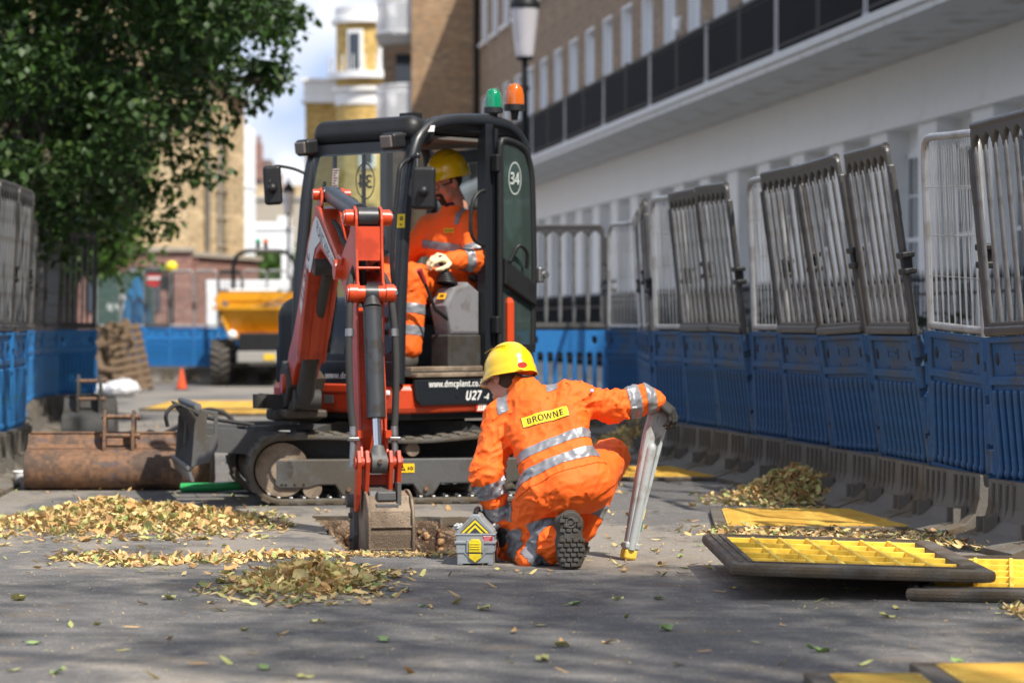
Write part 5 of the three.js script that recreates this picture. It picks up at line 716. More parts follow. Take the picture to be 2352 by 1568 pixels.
function surface(f, lo, hi, h) {                          // naive surface nets; blocks far from the surface are skipped
  const nx = Math.ceil((hi.x - lo.x) / h) + 2, ny = Math.ceil((hi.y - lo.y) / h) + 2, nz = Math.ceil((hi.z - lo.z) / h) + 2, v = new Float32Array(nx * ny * nz), K = 6, far = K * h * 0.95;
  for (let k0 = 0; k0 < nz; k0 += K) for (let j0 = 0; j0 < ny; j0 += K) for (let i0 = 0; i0 < nx; i0 += K) {
    const d = f(lo.x + (i0 + K / 2) * h, lo.y + (j0 + K / 2) * h, lo.z + (k0 + K / 2) * h), skip = Math.abs(d) > far + 0.03;
    for (let k = k0; k < Math.min(nz, k0 + K); k++) for (let j = j0; j < Math.min(ny, j0 + K); j++) for (let i = i0; i < Math.min(nx, i0 + K); i++) v[(k * ny + j) * nx + i] = skip ? d : f(lo.x + i * h, lo.y + j * h, lo.z + k * h);
  }
  const id = new Int32Array(nx * ny * nz).fill(-1), pos = [], idx = [], at3 = (i, j, k) => (k * ny + j) * nx + i;
  for (let k = 0; k < nz - 1; k++) for (let j = 0; j < ny - 1; j++) for (let i = 0; i < nx - 1; i++) {
    let n = 0, sx = 0, sy = 0, sz = 0; const o = at3(i, j, k); let m = 0; for (let c = 0; c < 8; c++) if (v[o + (c & 1) + (c & 2 ? nx : 0) + (c & 4 ? nx * ny : 0)] < 0) m++;
    if (m === 0 || m === 8) continue;
    for (let c = 0; c < 8; c++) for (const b of [1, 2, 4]) if (!(c & b)) { const e = c | b, va = v[o + (c & 1) + (c & 2 ? nx : 0) + (c & 4 ? nx * ny : 0)], vb = v[o + (e & 1) + (e & 2 ? nx : 0) + (e & 4 ? nx * ny : 0)]; if ((va < 0) !== (vb < 0)) { const t = va / (va - vb); n++; sx += (c & 1) + (b === 1 ? t : 0); sy += ((c >> 1) & 1) + (b === 2 ? t : 0); sz += ((c >> 2) & 1) + (b === 4 ? t : 0); } }
    id[o] = pos.length / 3; pos.push(lo.x + (i + sx / n) * h, lo.y + (j + sy / n) * h, lo.z + (k + sz / n) * h);
  }
  const quad = (a, b, c, d, fl) => { if (a < 0 || b < 0 || c < 0 || d < 0) return; fl ? idx.push(a, c, b, a, d, c) : idx.push(a, b, c, a, c, d); };
  for (let k = 1; k < nz - 1; k++) for (let j = 1; j < ny - 1; j++) for (let i = 1; i < nx - 1; i++) {
    const o = at3(i, j, k), s = v[o] < 0;
    if (s !== (v[o + 1] < 0)) quad(id[o], id[at3(i, j - 1, k)], id[at3(i, j - 1, k - 1)], id[at3(i, j, k - 1)], s);
    if (s !== (v[o + nx] < 0)) quad(id[o], id[at3(i, j, k - 1)], id[at3(i - 1, j, k - 1)], id[at3(i - 1, j, k)], s);
    if (s !== (v[o + nx * ny] < 0)) quad(id[o], id[at3(i - 1, j, k)], id[at3(i - 1, j - 1, k)], id[at3(i, j - 1, k)], s);
  }
  const g = new THREE.BufferGeometry(); g.setAttribute('position', new THREE.Float32BufferAttribute(pos, 3)); g.setIndex(idx); g.computeVertexNormals();
  { const p = V(), e = 0.003, nn = g.attributes.normal, pp = g.attributes.position; let sgn = 0; for (let i = 0; i < pp.count; i += 97) { p.fromBufferAttribute(pp, i); sgn += Math.sign(f(p.x + nn.getX(i) * e, p.y + nn.getY(i) * e, p.z + nn.getZ(i) * e) - f(p.x - nn.getX(i) * e, p.y - nn.getY(i) * e, p.z - nn.getZ(i) * e)); } if (sgn < 0) { const a = g.index.array; for (let i = 0; i < a.length; i += 3) { const t = a[i + 1]; a[i + 1] = a[i + 2]; a[i + 2] = t; } g.computeVertexNormals(); } }
  return g;
}
function boundsOf(prims, m = 0.03) { const lo = V(1e9, 1e9, 1e9), hi = V(-1e9, -1e9, -1e9); for (const p of prims) for (const q of [p.a, p.b]) { lo.min(q.clone().subScalar(p.r + m)); hi.max(q.clone().addScalar(p.r + m)); } return [lo, hi]; }
const bodyOf = (prims, h, k, fold) => { const [lo, hi] = boundsOf(prims); return surface(field(prims, k, fold), lo, hi, h); };
// a strip of cloth sewn on: the part of a surface between planes, lifted off it
function sewn(g, planes, pred, lift, uvf) {
  const P = g.attributes.position, N = g.attributes.normal, I = g.index.array, pos = [], nor = [], uv = [], a = [V(), V(), V()], n = [V(), V(), V()];
  for (let t = 0; t < I.length; t += 3) {
    let out = false; for (let k = 0; k < 3; k++) a[k].fromBufferAttribute(P, I[t + k]);
    for (const [pn, c] of planes) if (a[0].dot(pn) < c && a[1].dot(pn) < c && a[2].dot(pn) < c) { out = true; break; }
    if (out) continue;
    for (let k = 0; k < 3; k++) n[k].fromBufferAttribute(N, I[t + k]);
    if (pred && !pred(a[0], n[0])) continue;
    let poly = [0, 1, 2].map((k) => [a[k].clone(), n[k].clone()]);
    for (const [pn, c] of planes) { const q = []; for (let k = 0; k < poly.length; k++) { const A = poly[k], B = poly[(k + 1) % poly.length], da = A[0].dot(pn) - c, db = B[0].dot(pn) - c; if (da >= 0) q.push(A); if ((da >= 0) !== (db >= 0)) { const s = da / (da - db); q.push([A[0].clone().lerp(B[0], s), A[1].clone().lerp(B[1], s)]); } } poly = q; if (poly.length < 3) break; }
    for (let k = 1; k + 1 < poly.length; k++) for (const [p, m] of [poly[0], poly[k], poly[k + 1]]) { pos.push(p.x + m.x * lift, p.y + m.y * lift, p.z + m.z * lift); nor.push(m.x, m.y, m.z); const u = uvf ? uvf(p) : [p.x + p.z, p.y]; uv.push(u[0], u[1]); }
  }
  const o = new THREE.BufferGeometry(); o.setAttribute('position', new THREE.Float32BufferAttribute(pos, 3)); o.setAttribute('normal', new THREE.Float32BufferAttribute(nor, 3)); o.setAttribute('uv', new THREE.Float32BufferAttribute(uv, 2)); return o;
}
const slabOf = (dir, c0, c1) => [[dir, c0], [dir.clone().negate(), -c1]];
function limbBand(g, a, b, t0, t1, rad, lift = 0.003) {   // a band round a limb between fractions of its length
  const d = b.clone().sub(a), L = d.length(); d.normalize(); const o = a.dot(d);
  return sewn(g, slabOf(d, o + t0 * L, o + t1 * L), (p) => { const q = p.clone().sub(a), s = q.dot(d); return q.addScaledVector(d, -s).length() < rad; }, lift);
}
function hand(curl, sc = 1) {                             // wrist at the origin, fingers along +z, palm down, thumb on +x
  const pr = [cap(V(-0.022, 0, 0.01), V(-0.028, 0, 0.075), 0.018, 0.016), cap(V(0.02, 0, 0.01), V(0.026, 0, 0.075), 0.019, 0.016), cap(V(0, 0, -0.02), V(0, 0.002, 0.07), 0.026, 0.02)];
  [[0.032, 0.08, 0.95], [0.011, 0.086, 1.05], [-0.010, 0.083, 1.0], [-0.030, 0.075, 0.8]].forEach(([x, z, l], i) => { let p = V(x, 0, z), a = curl * (0.6 + 0.06 * i); [[0.042, 0.0108, 0.010], [0.027, 0.010, 0.0092], [0.022, 0.0092, 0.0078]].forEach(([len, r0, r1]) => { const q = p.clone().add(V(x * 0.12 * len / 0.04, -Math.sin(a) * len * l, Math.cos(a) * len * l)); const c = cap(p, q, r0, r1); c.k = 0.005; pr.push(c); p = q; a += curl * 0.62; }); });
  let p = V(0.036, -0.006, 0.02); [[V(0.03, -0.012, 0.028), 0.014, 0.0125], [V(0.012, -0.016 * curl, 0.032), 0.0122, 0.011], [V(-0.004, -0.014 * curl, 0.026), 0.011, 0.009]].forEach(([d, r0, r1]) => { const q = p.clone().add(d); const c = cap(p, q, r0, r1); c.k = 0.008; pr.push(c); p = q; });
  return bodyOf(pr, 0.0035, 0.014).applyMatrix4(M4(0, 0, 0, 0, 0, 0, sc));
}
function head() {                                         // chin to crown about 0.23; face along +z
  const q = new THREE.Quaternion(), C = (p, k) => { p.k = k; return p; };
  const pr = [ell(V(0, 0.03, -0.012), 0.076, 0.098, 0.096), ell(V(0, -0.035, 0.022), 0.06, 0.075, 0.068), C(cap(V(0, -0.095, 0.055), V(0, -0.088, 0.058), 0.022), 0.03), C(cap(V(-0.035, -0.07, 0.03), V(0.035, -0.07, 0.03), 0.026), 0.03), cap(V(0, -0.07, -0.02), V(0, -0.17, -0.035), 0.056, 0.06),
    C(cap(V(0, 0.022, 0.087), V(0, -0.022, 0.106), 0.008, 0.013), 0.014), C(cap(V(-0.013, -0.026, 0.096), V(0.013, -0.026, 0.096), 0.008), 0.01), C(cap(V(-0.04, 0.032, 0.078), V(0.04, 0.032, 0.078), 0.011), 0.016), C(cap(V(-0.02, -0.056, 0.09), V(0.02, -0.056, 0.09), 0.0065), 0.007), C(cap(V(-0.018, -0.066, 0.088), V(0.018, -0.066, 0.088), 0.0075), 0.007), C(ell(V(-0.045, -0.012, 0.062), 0.026, 0.024, 0.022), 0.02), C(ell(V(0.045, -0.012, 0.062), 0.026, 0.024, 0.022), 0.02)];
  for (const s of [-1, 1]) pr.push(C(ell(V(s * 0.08, -0.005, -0.01), 0.010, 0.032, 0.02), 0.006), C(ell(V(s * 0.034, 0.012, 0.083), 0.013, 0.0085, 0.012), 0.003));
  return bodyOf(pr, 0.005, 0.02);
}
function helmetShell() {                                  // crown at +y, peak along +z, rim near y = 0
  const nu = 56, nv = 22, pos = [], idx = [];
  for (let j = 0; j <= nv; j++) for (let i = 0; i <= nu; i++) {
    const a = i / nu * Math.PI * 2, t = j / nv, fz = Math.cos(a), fx = Math.sin(a), peak = Math.max(0, fz) ** 3, drop = 0.02 * Math.max(0, -fz) + 0.010 * Math.abs(fx);
    let r, y; if (t < 0.8) { const e = t / 0.8 * Math.PI / 2; r = Math.sin(e); y = Math.cos(e) * 0.135; } else { const e = (t - 0.8) / 0.2; r = 1 + 0.035 * sstep(0, 0.3, e) + e * (0.03 + 0.27 * peak); y = -e * (0.034 + drop) - peak * 0.012 * e; }
    const ridge = t < 0.8 ? 0.004 * sstep(0.35, 0.25, Math.abs(fx) ) * sstep(0.15, 0.4, t) * sstep(0.8, 0.6, t) : 0;
    const step = t > 0.5 && t < 0.56 ? 0.002 : t >= 0.56 ? 0.004 : 0;
    pos.push(fx * r * (0.112 + step), y + ridge, fz * r * (0.136 + step));
  }
  for (let j = 0; j < nv; j++) for (let i = 0; i < nu; i++) { const p = j * (nu + 1) + i, q = p + nu + 1; idx.push(p, q, p + 1, p + 1, q, q + 1); }
  const g = new THREE.BufferGeometry(); g.setAttribute('position', new THREE.Float32BufferAttribute(pos, 3)); g.setIndex(idx); g.computeVertexNormals();
  const n = g.attributes.normal; for (let j = 0; j <= nv; j++) { const a = j * (nu + 1), b = a + nu; for (const k of [a, b]) n.setXYZ(k, 0, n.getY(a), Math.abs(n.getZ(a))); }
  return g;
}
const frameOf = (o, fwd, up) => { const z = fwd.clone().normalize(), x = up.clone().cross(z).normalize(), y = z.clone().cross(x); return new THREE.Matrix4().makeBasis(x, y, z).setPosition(o); };
const local = (g, m, o) => g.applyMatrix4(m).translate(-o.x, -o.y, -o.z);
const ridge = (x, y, z) => 1 - Math.abs(noise3(x, y, z));
function helmetOn(P, m, o, logo) {
  const h = part(P, 'helmet', local(helmetShell(), m, o), M.yellowHelmet, { uv: false });
  part(h, 'helmet_rim', local(mg(tube([...Array(28)].map((_, i) => { const a = i / 28 * 6.2832, fz = Math.cos(a), fx = Math.sin(a), pk = Math.max(0, fz) ** 3, r = 1.065 + 0.27 * pk; return V(fx * r * 0.116, -(0.034 + 0.02 * Math.max(0, -fz) + 0.01 * Math.abs(fx)) - pk * 0.012, fz * r * 0.14); }), 0.003, 80, 6, true)), m, o), M.yellowHelmet);
  for (const s of [-1, 1]) part(h, 'vent_line', local(tube([...Array(9)].map((_, i) => { const t = 0.35 + i * 0.11; return V(s * 0.072 * (0.9 + 0.25 * t), 0.1355 * Math.sqrt(Math.max(0.05, 1 - 0.42 - (t - 0.8) ** 2 * 0.55)), (t - 0.8) * 0.16); }), 0.0022, 24, 5), m, o), mat([0.32, 0.2, 0.01], 0.6));
  if (logo) logo(h);
  return h;
}
// ---------------------------------------------------------------- the worker kneeling by the trench
{
  const o = at(1290, 1300, 12.8).setY(0);
  const P = thing('person', 'person in orange high visibility overalls kneeling with a locator in hand', 'person', o);
  const pel = at(1297, 1118, 12.80), wa = at(1243, 1078, 12.86), wb = at(1322, 1052, 12.87), ca = at(1205, 992, 12.98), cb = at(1302, 958, 12.97), nk = at(1208, 905, 13.12), sL = at(1150, 962, 13.08), sR = at(1312, 914, 13.02);
  const eL = at(1117, 1096, 12.96), wL = at(1150, 1196, 13.02), eR = at(1412, 934, 13.02), wR = at(1505, 921, 13.06);
  const hL = at(1252, 1132, 12.84), hR = at(1345, 1112, 12.84), kL = at(1182, 1252, 13.12), aL = at(1272, 1252, 12.76), kR = at(1403, 1050, 13.26), aR = at(1340, 1215, 13.2), bL = at(1215, 1290, 12.78), cf = at(1270, 1222, 12.72);
  const prims = [cap(hL, hR, 0.122, 0.128, 1), cap(wa, wb, 0.09, 0.09, 1), cap(pel, at(1283, 1062, 12.88), 0.125, 0.10, 1), cap(ca, cb, 0.09, 0.092, 1), cap(ca, wa, 0.086, 0.088, 1), cap(cb, wb, 0.088, 0.088, 1), cap(at(1283, 1062, 12.88), at(1240, 965, 13.0), 0.10, 0.095, 1), cap(sL, at(1212, 925, 13.06), 0.076, 0.075, 1), cap(at(1212, 925, 13.06), sR, 0.075, 0.074, 1), cap(nk, at(1196, 872, 13.15), 0.072, 0.060, 1), cap(at(1235, 950, 13.0), nk, 0.10, 0.075, 1),
    cap(sL, eL, 0.083, 0.072, 2), cap(eL, wL, 0.071, 0.052, 3), cap(sR, eR, 0.078, 0.073, 4), cap(eR, at(1478, 918, 13.05), 0.066, 0.066, 5), cap(at(1478, 918, 13.05), wR, 0.064, 0.05, 5),
    cap(hL, kL, 0.118, 0.088, 6), cap(kL, aL, 0.085, 0.078, 7), cap(kL, bL, 0.06, 0.045, 7), cap(aL, at(1300, 1240, 12.70), 0.07, 0.06, 7), cap(hR, kR, 0.118, 0.085, 8), cap(kR, aR, 0.083, 0.066, 9), cap(hL, at(1215, 1215, 12.95), 0.11, 0.09, 6)];
  const near = (p, a) => p.distanceTo(a);
  const fold = (x, y, z) => { // creases: long soft ridges, gathered at elbows, waist and knees
    const p = V(x, y, z), g = (c, r) => Math.exp(-((near(p, c) / r) ** 2)), arm = g(eL, 0.13) + g(eR, 0.14) + 0.8 * g(kL, 0.2) + 0.8 * g(aL, 0.14) + 0.4 * g(kR, 0.14) + 0.6 * g(sL, 0.12) + 0.6 * g(sR, 0.12) + 0.5 * g(hL, 0.16);
    const w = 0.25 * noise3(x * 5, y * 5, z * 5);
    const a = ridge(x * 6 + y * 7 + w, y * 11 - x * 8 + w, z * 5) ** 3, b = ridge(x * 13 - y * 10, y * 19 + x * 9 + w * 2, z * 9 + 5) ** 3;
    const t = ridge(x * 4 + y * 8 + 9, y * 7 - x * 14 + w * 2, z * 5) ** 4;
    return -(0.002 + 0.013 * Math.min(1.2, arm)) * (a - 0.35) * 1.5 - (0.0008 + 0.0045 * Math.min(1, arm)) * (b - 0.35) * 1.5 - 0.006 * (t - 0.3);
  };
  const G = bodyOf(prims, 0.0075, 0.035, fold), cl = (g) => g.translate(-o.x, -o.y, -o.z);
  // the body inside the clothes, with head and neck
  const headO = at(1166, 872, 13.20), hF = frameOf(headO, V(-0.66, -0.34, -0.67), V(-0.08, 0.93, -0.30));
  part(P, 'body', local(mergeVertices(head()), hF, o), M.skin, { uv: true });
  part(P, 'hair', local(bodyOf([ell(V(0, 0.02, -0.03), 0.082, 0.09, 0.088), ell(V(0, -0.03, -0.05), 0.07, 0.05, 0.055)], 0.006, 0.02), hF, o), mat([0.10, 0.055, 0.035], 0.8, 0, { ...bumpy(T_grit, 0.004, 12) }));
  const cover = part(P, 'overalls', G.clone().translate(-o.x, -o.y, -o.z), M.hivis);
  // reflective tape
  const spine = at(1235, 955, 12.9).sub(at(1290, 1085, 12.78)).normalize(), T0 = at(1283, 1065, 12.78).dot(spine) - 0.045, torsoOnly = (p) => { let b = 1e9, w = 0; for (const q of prims) { const e = q.f(p.x, p.y, p.z); if (e < b) { b = e; w = q.id; } } return w === 1; };
  const band = (t0, t1) => part(P, 'reflective_band', cl(sewn(G, slabOf(spine, T0 + t0, T0 + t1), torsoOnly, 0.003)), M.reflective, { uv: false });
  band(0.026, 0.076); band(0.128, 0.176);
  const lat = at(1312, 914, 13.02).sub(at(1150, 962, 13.08)).normalize(), latO = nk.dot(lat), up = V(0, 1, 0);
  for (const [c, y0] of [[-0.100, 935], [0.145, 905]]) part(P, 'reflective_band', cl(sewn(G, [...slabOf(lat, latO + c - 0.026, latO + c + 0.026), ...slabOf(spine, nk.dot(spine) - 0.085, nk.dot(spine) + 0.3)], (p) => torsoOnly(p) || true, 0.003)), M.reflective, { uv: false });
  for (const [a, b, t0, t1] of [[eL, wL, 0.05, 0.40], [eL, wL, 0.62, 0.92], [eR, wR, 0.30, 0.60], [eR, wR, 0.74, 0.98], [kL, aL, 0.30, 0.62], [kL, aL, 0.74, 1.0], [kR, aR, 0.62, 0.8]]) part(P, 'reflective_band', cl(limbBand(G, a, b, t0, t1, 0.13)), M.reflective, { uv: false });
  // printed name patch on the back
  { const c = at(1254, 961, 12.9), exx = at(1308, 946, 12.9).sub(at(1200, 976, 12.92)).normalize(), nn = V(0.1, 0.5, 0.86).normalize(), ey = nn.clone().cross(exx).normalize(), W = 0.112, H = 0.027;
    part(P, 'name_patch', cl(sewn(G, [...slabOf(exx, c.dot(exx) - W, c.dot(exx) + W), ...slabOf(ey, c.dot(ey) - H, c.dot(ey) + H)], (p, n) => n.z > 0.05 && p.distanceTo(c) < 0.22, 0.0035, (p) => [(p.dot(exx) - c.dot(exx)) / (2 * W) + 0.5, (p.dot(ey) - c.dot(ey)) / (2 * H) + 0.5])), mat([1, 1, 1], 0.6, 0, { map: print(1024, 256, (g) => { g.fillStyle = '#f5d31f'; g.fillRect(0, 0, 1024, 256); g.strokeStyle = '#1b1b1b'; g.lineWidth = 12; g.strokeRect(5, 5, 1014, 246); g.fillStyle = '#17181c'; g.font = 'bold 190px sans-serif'; g.textAlign = 'center'; g.fillText('BROWNE', 512, 196, 900); }) }), { uv: false }); }
  // sewn details: collar edge, waist seam, back pocket flap
  part(P, 'collar', cl(mg(tube([...Array(17)].map((_, i) => { const a = i / 16 * Math.PI * 2, c = at(1196, 868, 13.155), n = at(1190, 850, 13.18).sub(nk).normalize(), e1 = V(1, 0, 0).cross(n).normalize(), e2 = n.clone().cross(e1); return c.clone().addScaledVector(e1, 0.061 * Math.cos(a)).addScaledVector(e2, 0.061 * Math.sin(a)); }), 0.007, 48, 6, true))), M.hivis);
  part(P, 'waistband', cl(sewn(G, slabOf(spine, T0 - 0.018, T0 + 0.008), torsoOnly, 0.004)), M.hivis, { uv: false });
  { const c = at(1383, 1117, 12.75), e1 = at(1418, 1098, 12.75).sub(at(1352, 1140, 12.75)).normalize(), e2 = V(0, 0, 1).cross(e1).normalize(); part(P, 'pocket_flap', cl(sewn(G, [...slabOf(e1, c.dot(e1) - 0.075, c.dot(e1) + 0.075), ...slabOf(e2, c.dot(e2) - 0.024, c.dot(e2) + 0.024)], (p, n) => n.z > 0 && p.distanceTo(c) < 0.15, 0.006)), M.hivis, { uv: false }); }
  part(P, 'radio_stud', local(cy(V(0, 0, 0), V(0, 0, 0.008), 0.008, 0.008, 12), frameOf(at(1360, 898, 12.94), V(0.1, 0.5, 0.9), V(0, 1, 0)), o), mat([0.25, 0.25, 0.75], 0.3));
  // helmet, glasses
  const hm = frameOf(at(1170, 846, 13.19), V(-0.66, -0.30, -0.69), V(-0.10, 0.94, -0.20)).scale(V(0.94, 0.94, 0.94));
  helmetOn(P, hm, o, (h) => { const g = new THREE.CircleGeometry(0.5, 28).scale(0.050, 0.030, 1); part(h, 'helmet_logo', local(g, frameOf(at(1200, 838, 13.03), V(0.42, 0.22, 0.88), V(-0.05, 1, 0)), o), text(200, 200, '#cf2a10', (c) => { c.strokeStyle = '#1c1008'; c.lineWidth = 10; c.beginPath(); c.arc(100, 100, 94, 0, 7); c.stroke(); c.fillStyle = '#1c1008'; c.font = 'bold italic 88px sans-serif'; c.textAlign = 'center'; c.fillText('JSP', 98, 132); }), { uv: false }); });
  part(P, 'helmet_harness', local(mg(tube([V(-0.08, -0.03, -0.07), V(-0.05, -0.07, -0.11), V(0, -0.08, -0.125), V(0.05, -0.07, -0.11), V(0.08, -0.03, -0.07)], 0.007, 24, 6)), hm, o), M.blackPlastic);
  part(P, 'safety_glasses', local(mg(bar(V(0.084, 0.01, -0.03), V(0.080, 0.014, 0.085), 0.004, 0.013), bar(V(-0.084, 0.01, -0.03), V(-0.080, 0.014, 0.085), 0.004, 0.013), tf(rb(0.155, 0.036, 0.006, 0.003), 0, 0.012, 0.10)), hF, o), mat([0.75, 0.74, 0.76], 0.2));
  // gloves
  const gl = part(P, 'glove', local(hand(0.75), frameOf(at(1158, 1212, 13.01), at(1160, 1250, 13.0).sub(at(1152, 1205, 13.01)), V(-0.6, 0, 0.8)), o), M.gloveBlack); part(gl, 'glove_cuff', cl(cy(at(1150, 1196, 13.02), at(1160, 1222, 13.01), 0.036, 0.034, 16)), M.gloveBlack);
  const gr = part(P, 'glove', local(hand(1.0), frameOf(at(1512, 921, 13.07), V(0.62, -0.50, 0.1), V(0.3, 0.9, 0.35)), o), M.gloveBlack); part(gr, 'glove_cuff', cl(cy(at(1498, 919, 13.06), at(1518, 924, 13.07), 0.036, 0.033, 16)), M.gloveBlack);
  // boots: the kneeling one shows its sole
  const solePts = (k) => [[-0.036, 0.0], [-0.049, 0.045], [-0.052, 0.09], [-0.042, 0.135], [-0.037, 0.165], [-0.041, 0.205], [-0.034, 0.24], [-0.012, 0.258], [0.014, 0.258], [0.035, 0.238], [0.040, 0.205], [0.036, 0.165], [0.044, 0.125], [0.052, 0.08], [0.048, 0.035], [0.034, -0.002], [0.0, -0.012]].map(([x, y]) => [x * k, 0.12 + (y - 0.12) * k]);
  const inSole = (x, y) => { const p = solePts(0.93); let c = false; for (let i = 0, j = p.length - 1; i < p.length; j = i++) if ((p[i][1] > y) !== (p[j][1] > y) && x < (p[j][0] - p[i][0]) * (y - p[i][1]) / (p[j][1] - p[i][1]) + p[i][0]) c = !c; return c; };
  const boot = (m) => {
    const b = part(P, 'boot', local(bodyOf([cap(V(0, 0.035, -0.035), V(0, 0.11, -0.045), 0.042, 0.046), cap(V(0, 0.11, -0.045), V(0, 0.21, -0.04), 0.046, 0.042), cap(V(0, 0.20, -0.05), V(0, 0.20, -0.15), 0.048, 0.05)], 0.006, 0.03), m, o), M.boot);
    part(b, 'sole', local(mg(ex(solePts(1), 0.022, 0.006), ex(solePts(1.05), 0.010, 0.003).translate(0, 0, -0.010)), m, o), M.boot);
    const tr = []; for (let r = 0; r < 11; r++) { if (r === 6) continue; const y = 0.006 + r * 0.0232; for (const x of [-0.036, -0.012, 0.012, 0.036]) { const xx = x + (r % 2 ? 0.005 : -0.004); if (!inSole(xx, y)) continue; if (r > 7 && Math.abs(xx) < 0.014) continue; tr.push(rb(0.0195, r > 7 ? 0.018 : 0.0165, 0.012, 0.003, xx, y, 0.0145, 0, 0, (xx > 0 ? 1 : -1) * 0.12)); } }
    tr.push(tf(new THREE.TorusGeometry(0.017, 0.0045, 8, 24), 0, 0.205, 0.013, 0, 0, 0, V(1, 1.35, 1)), tf(new THREE.CylinderGeometry(0.010, 0.010, 0.01, 16), 0, 0.205, 0.012, Math.PI / 2), rb(0.05, 0.03, 0.006, 0.003, 0, 0.144, 0.012));
    part(b, 'tread', local(mg(tr), m, o), mat([0.085, 0.08, 0.075], 0.85, 0, { map: re(T_dirt, 8), ...bumpy(T_fine, 0.001, 14) })); return b;
  };
  const toe = at(1312, 1302, 12.56).setY(0.016);
  boot(frameOf(toe, V(0.10, 0.06, 0.99), V(-0.02, 1, -0.10)).scale(V(1.24, 0.95, 1)));
  boot(frameOf(at(1338, 1255, 13.33).setY(0.03), V(0, -1, 0.02), V(-0.35, 0, 0.93)));
}
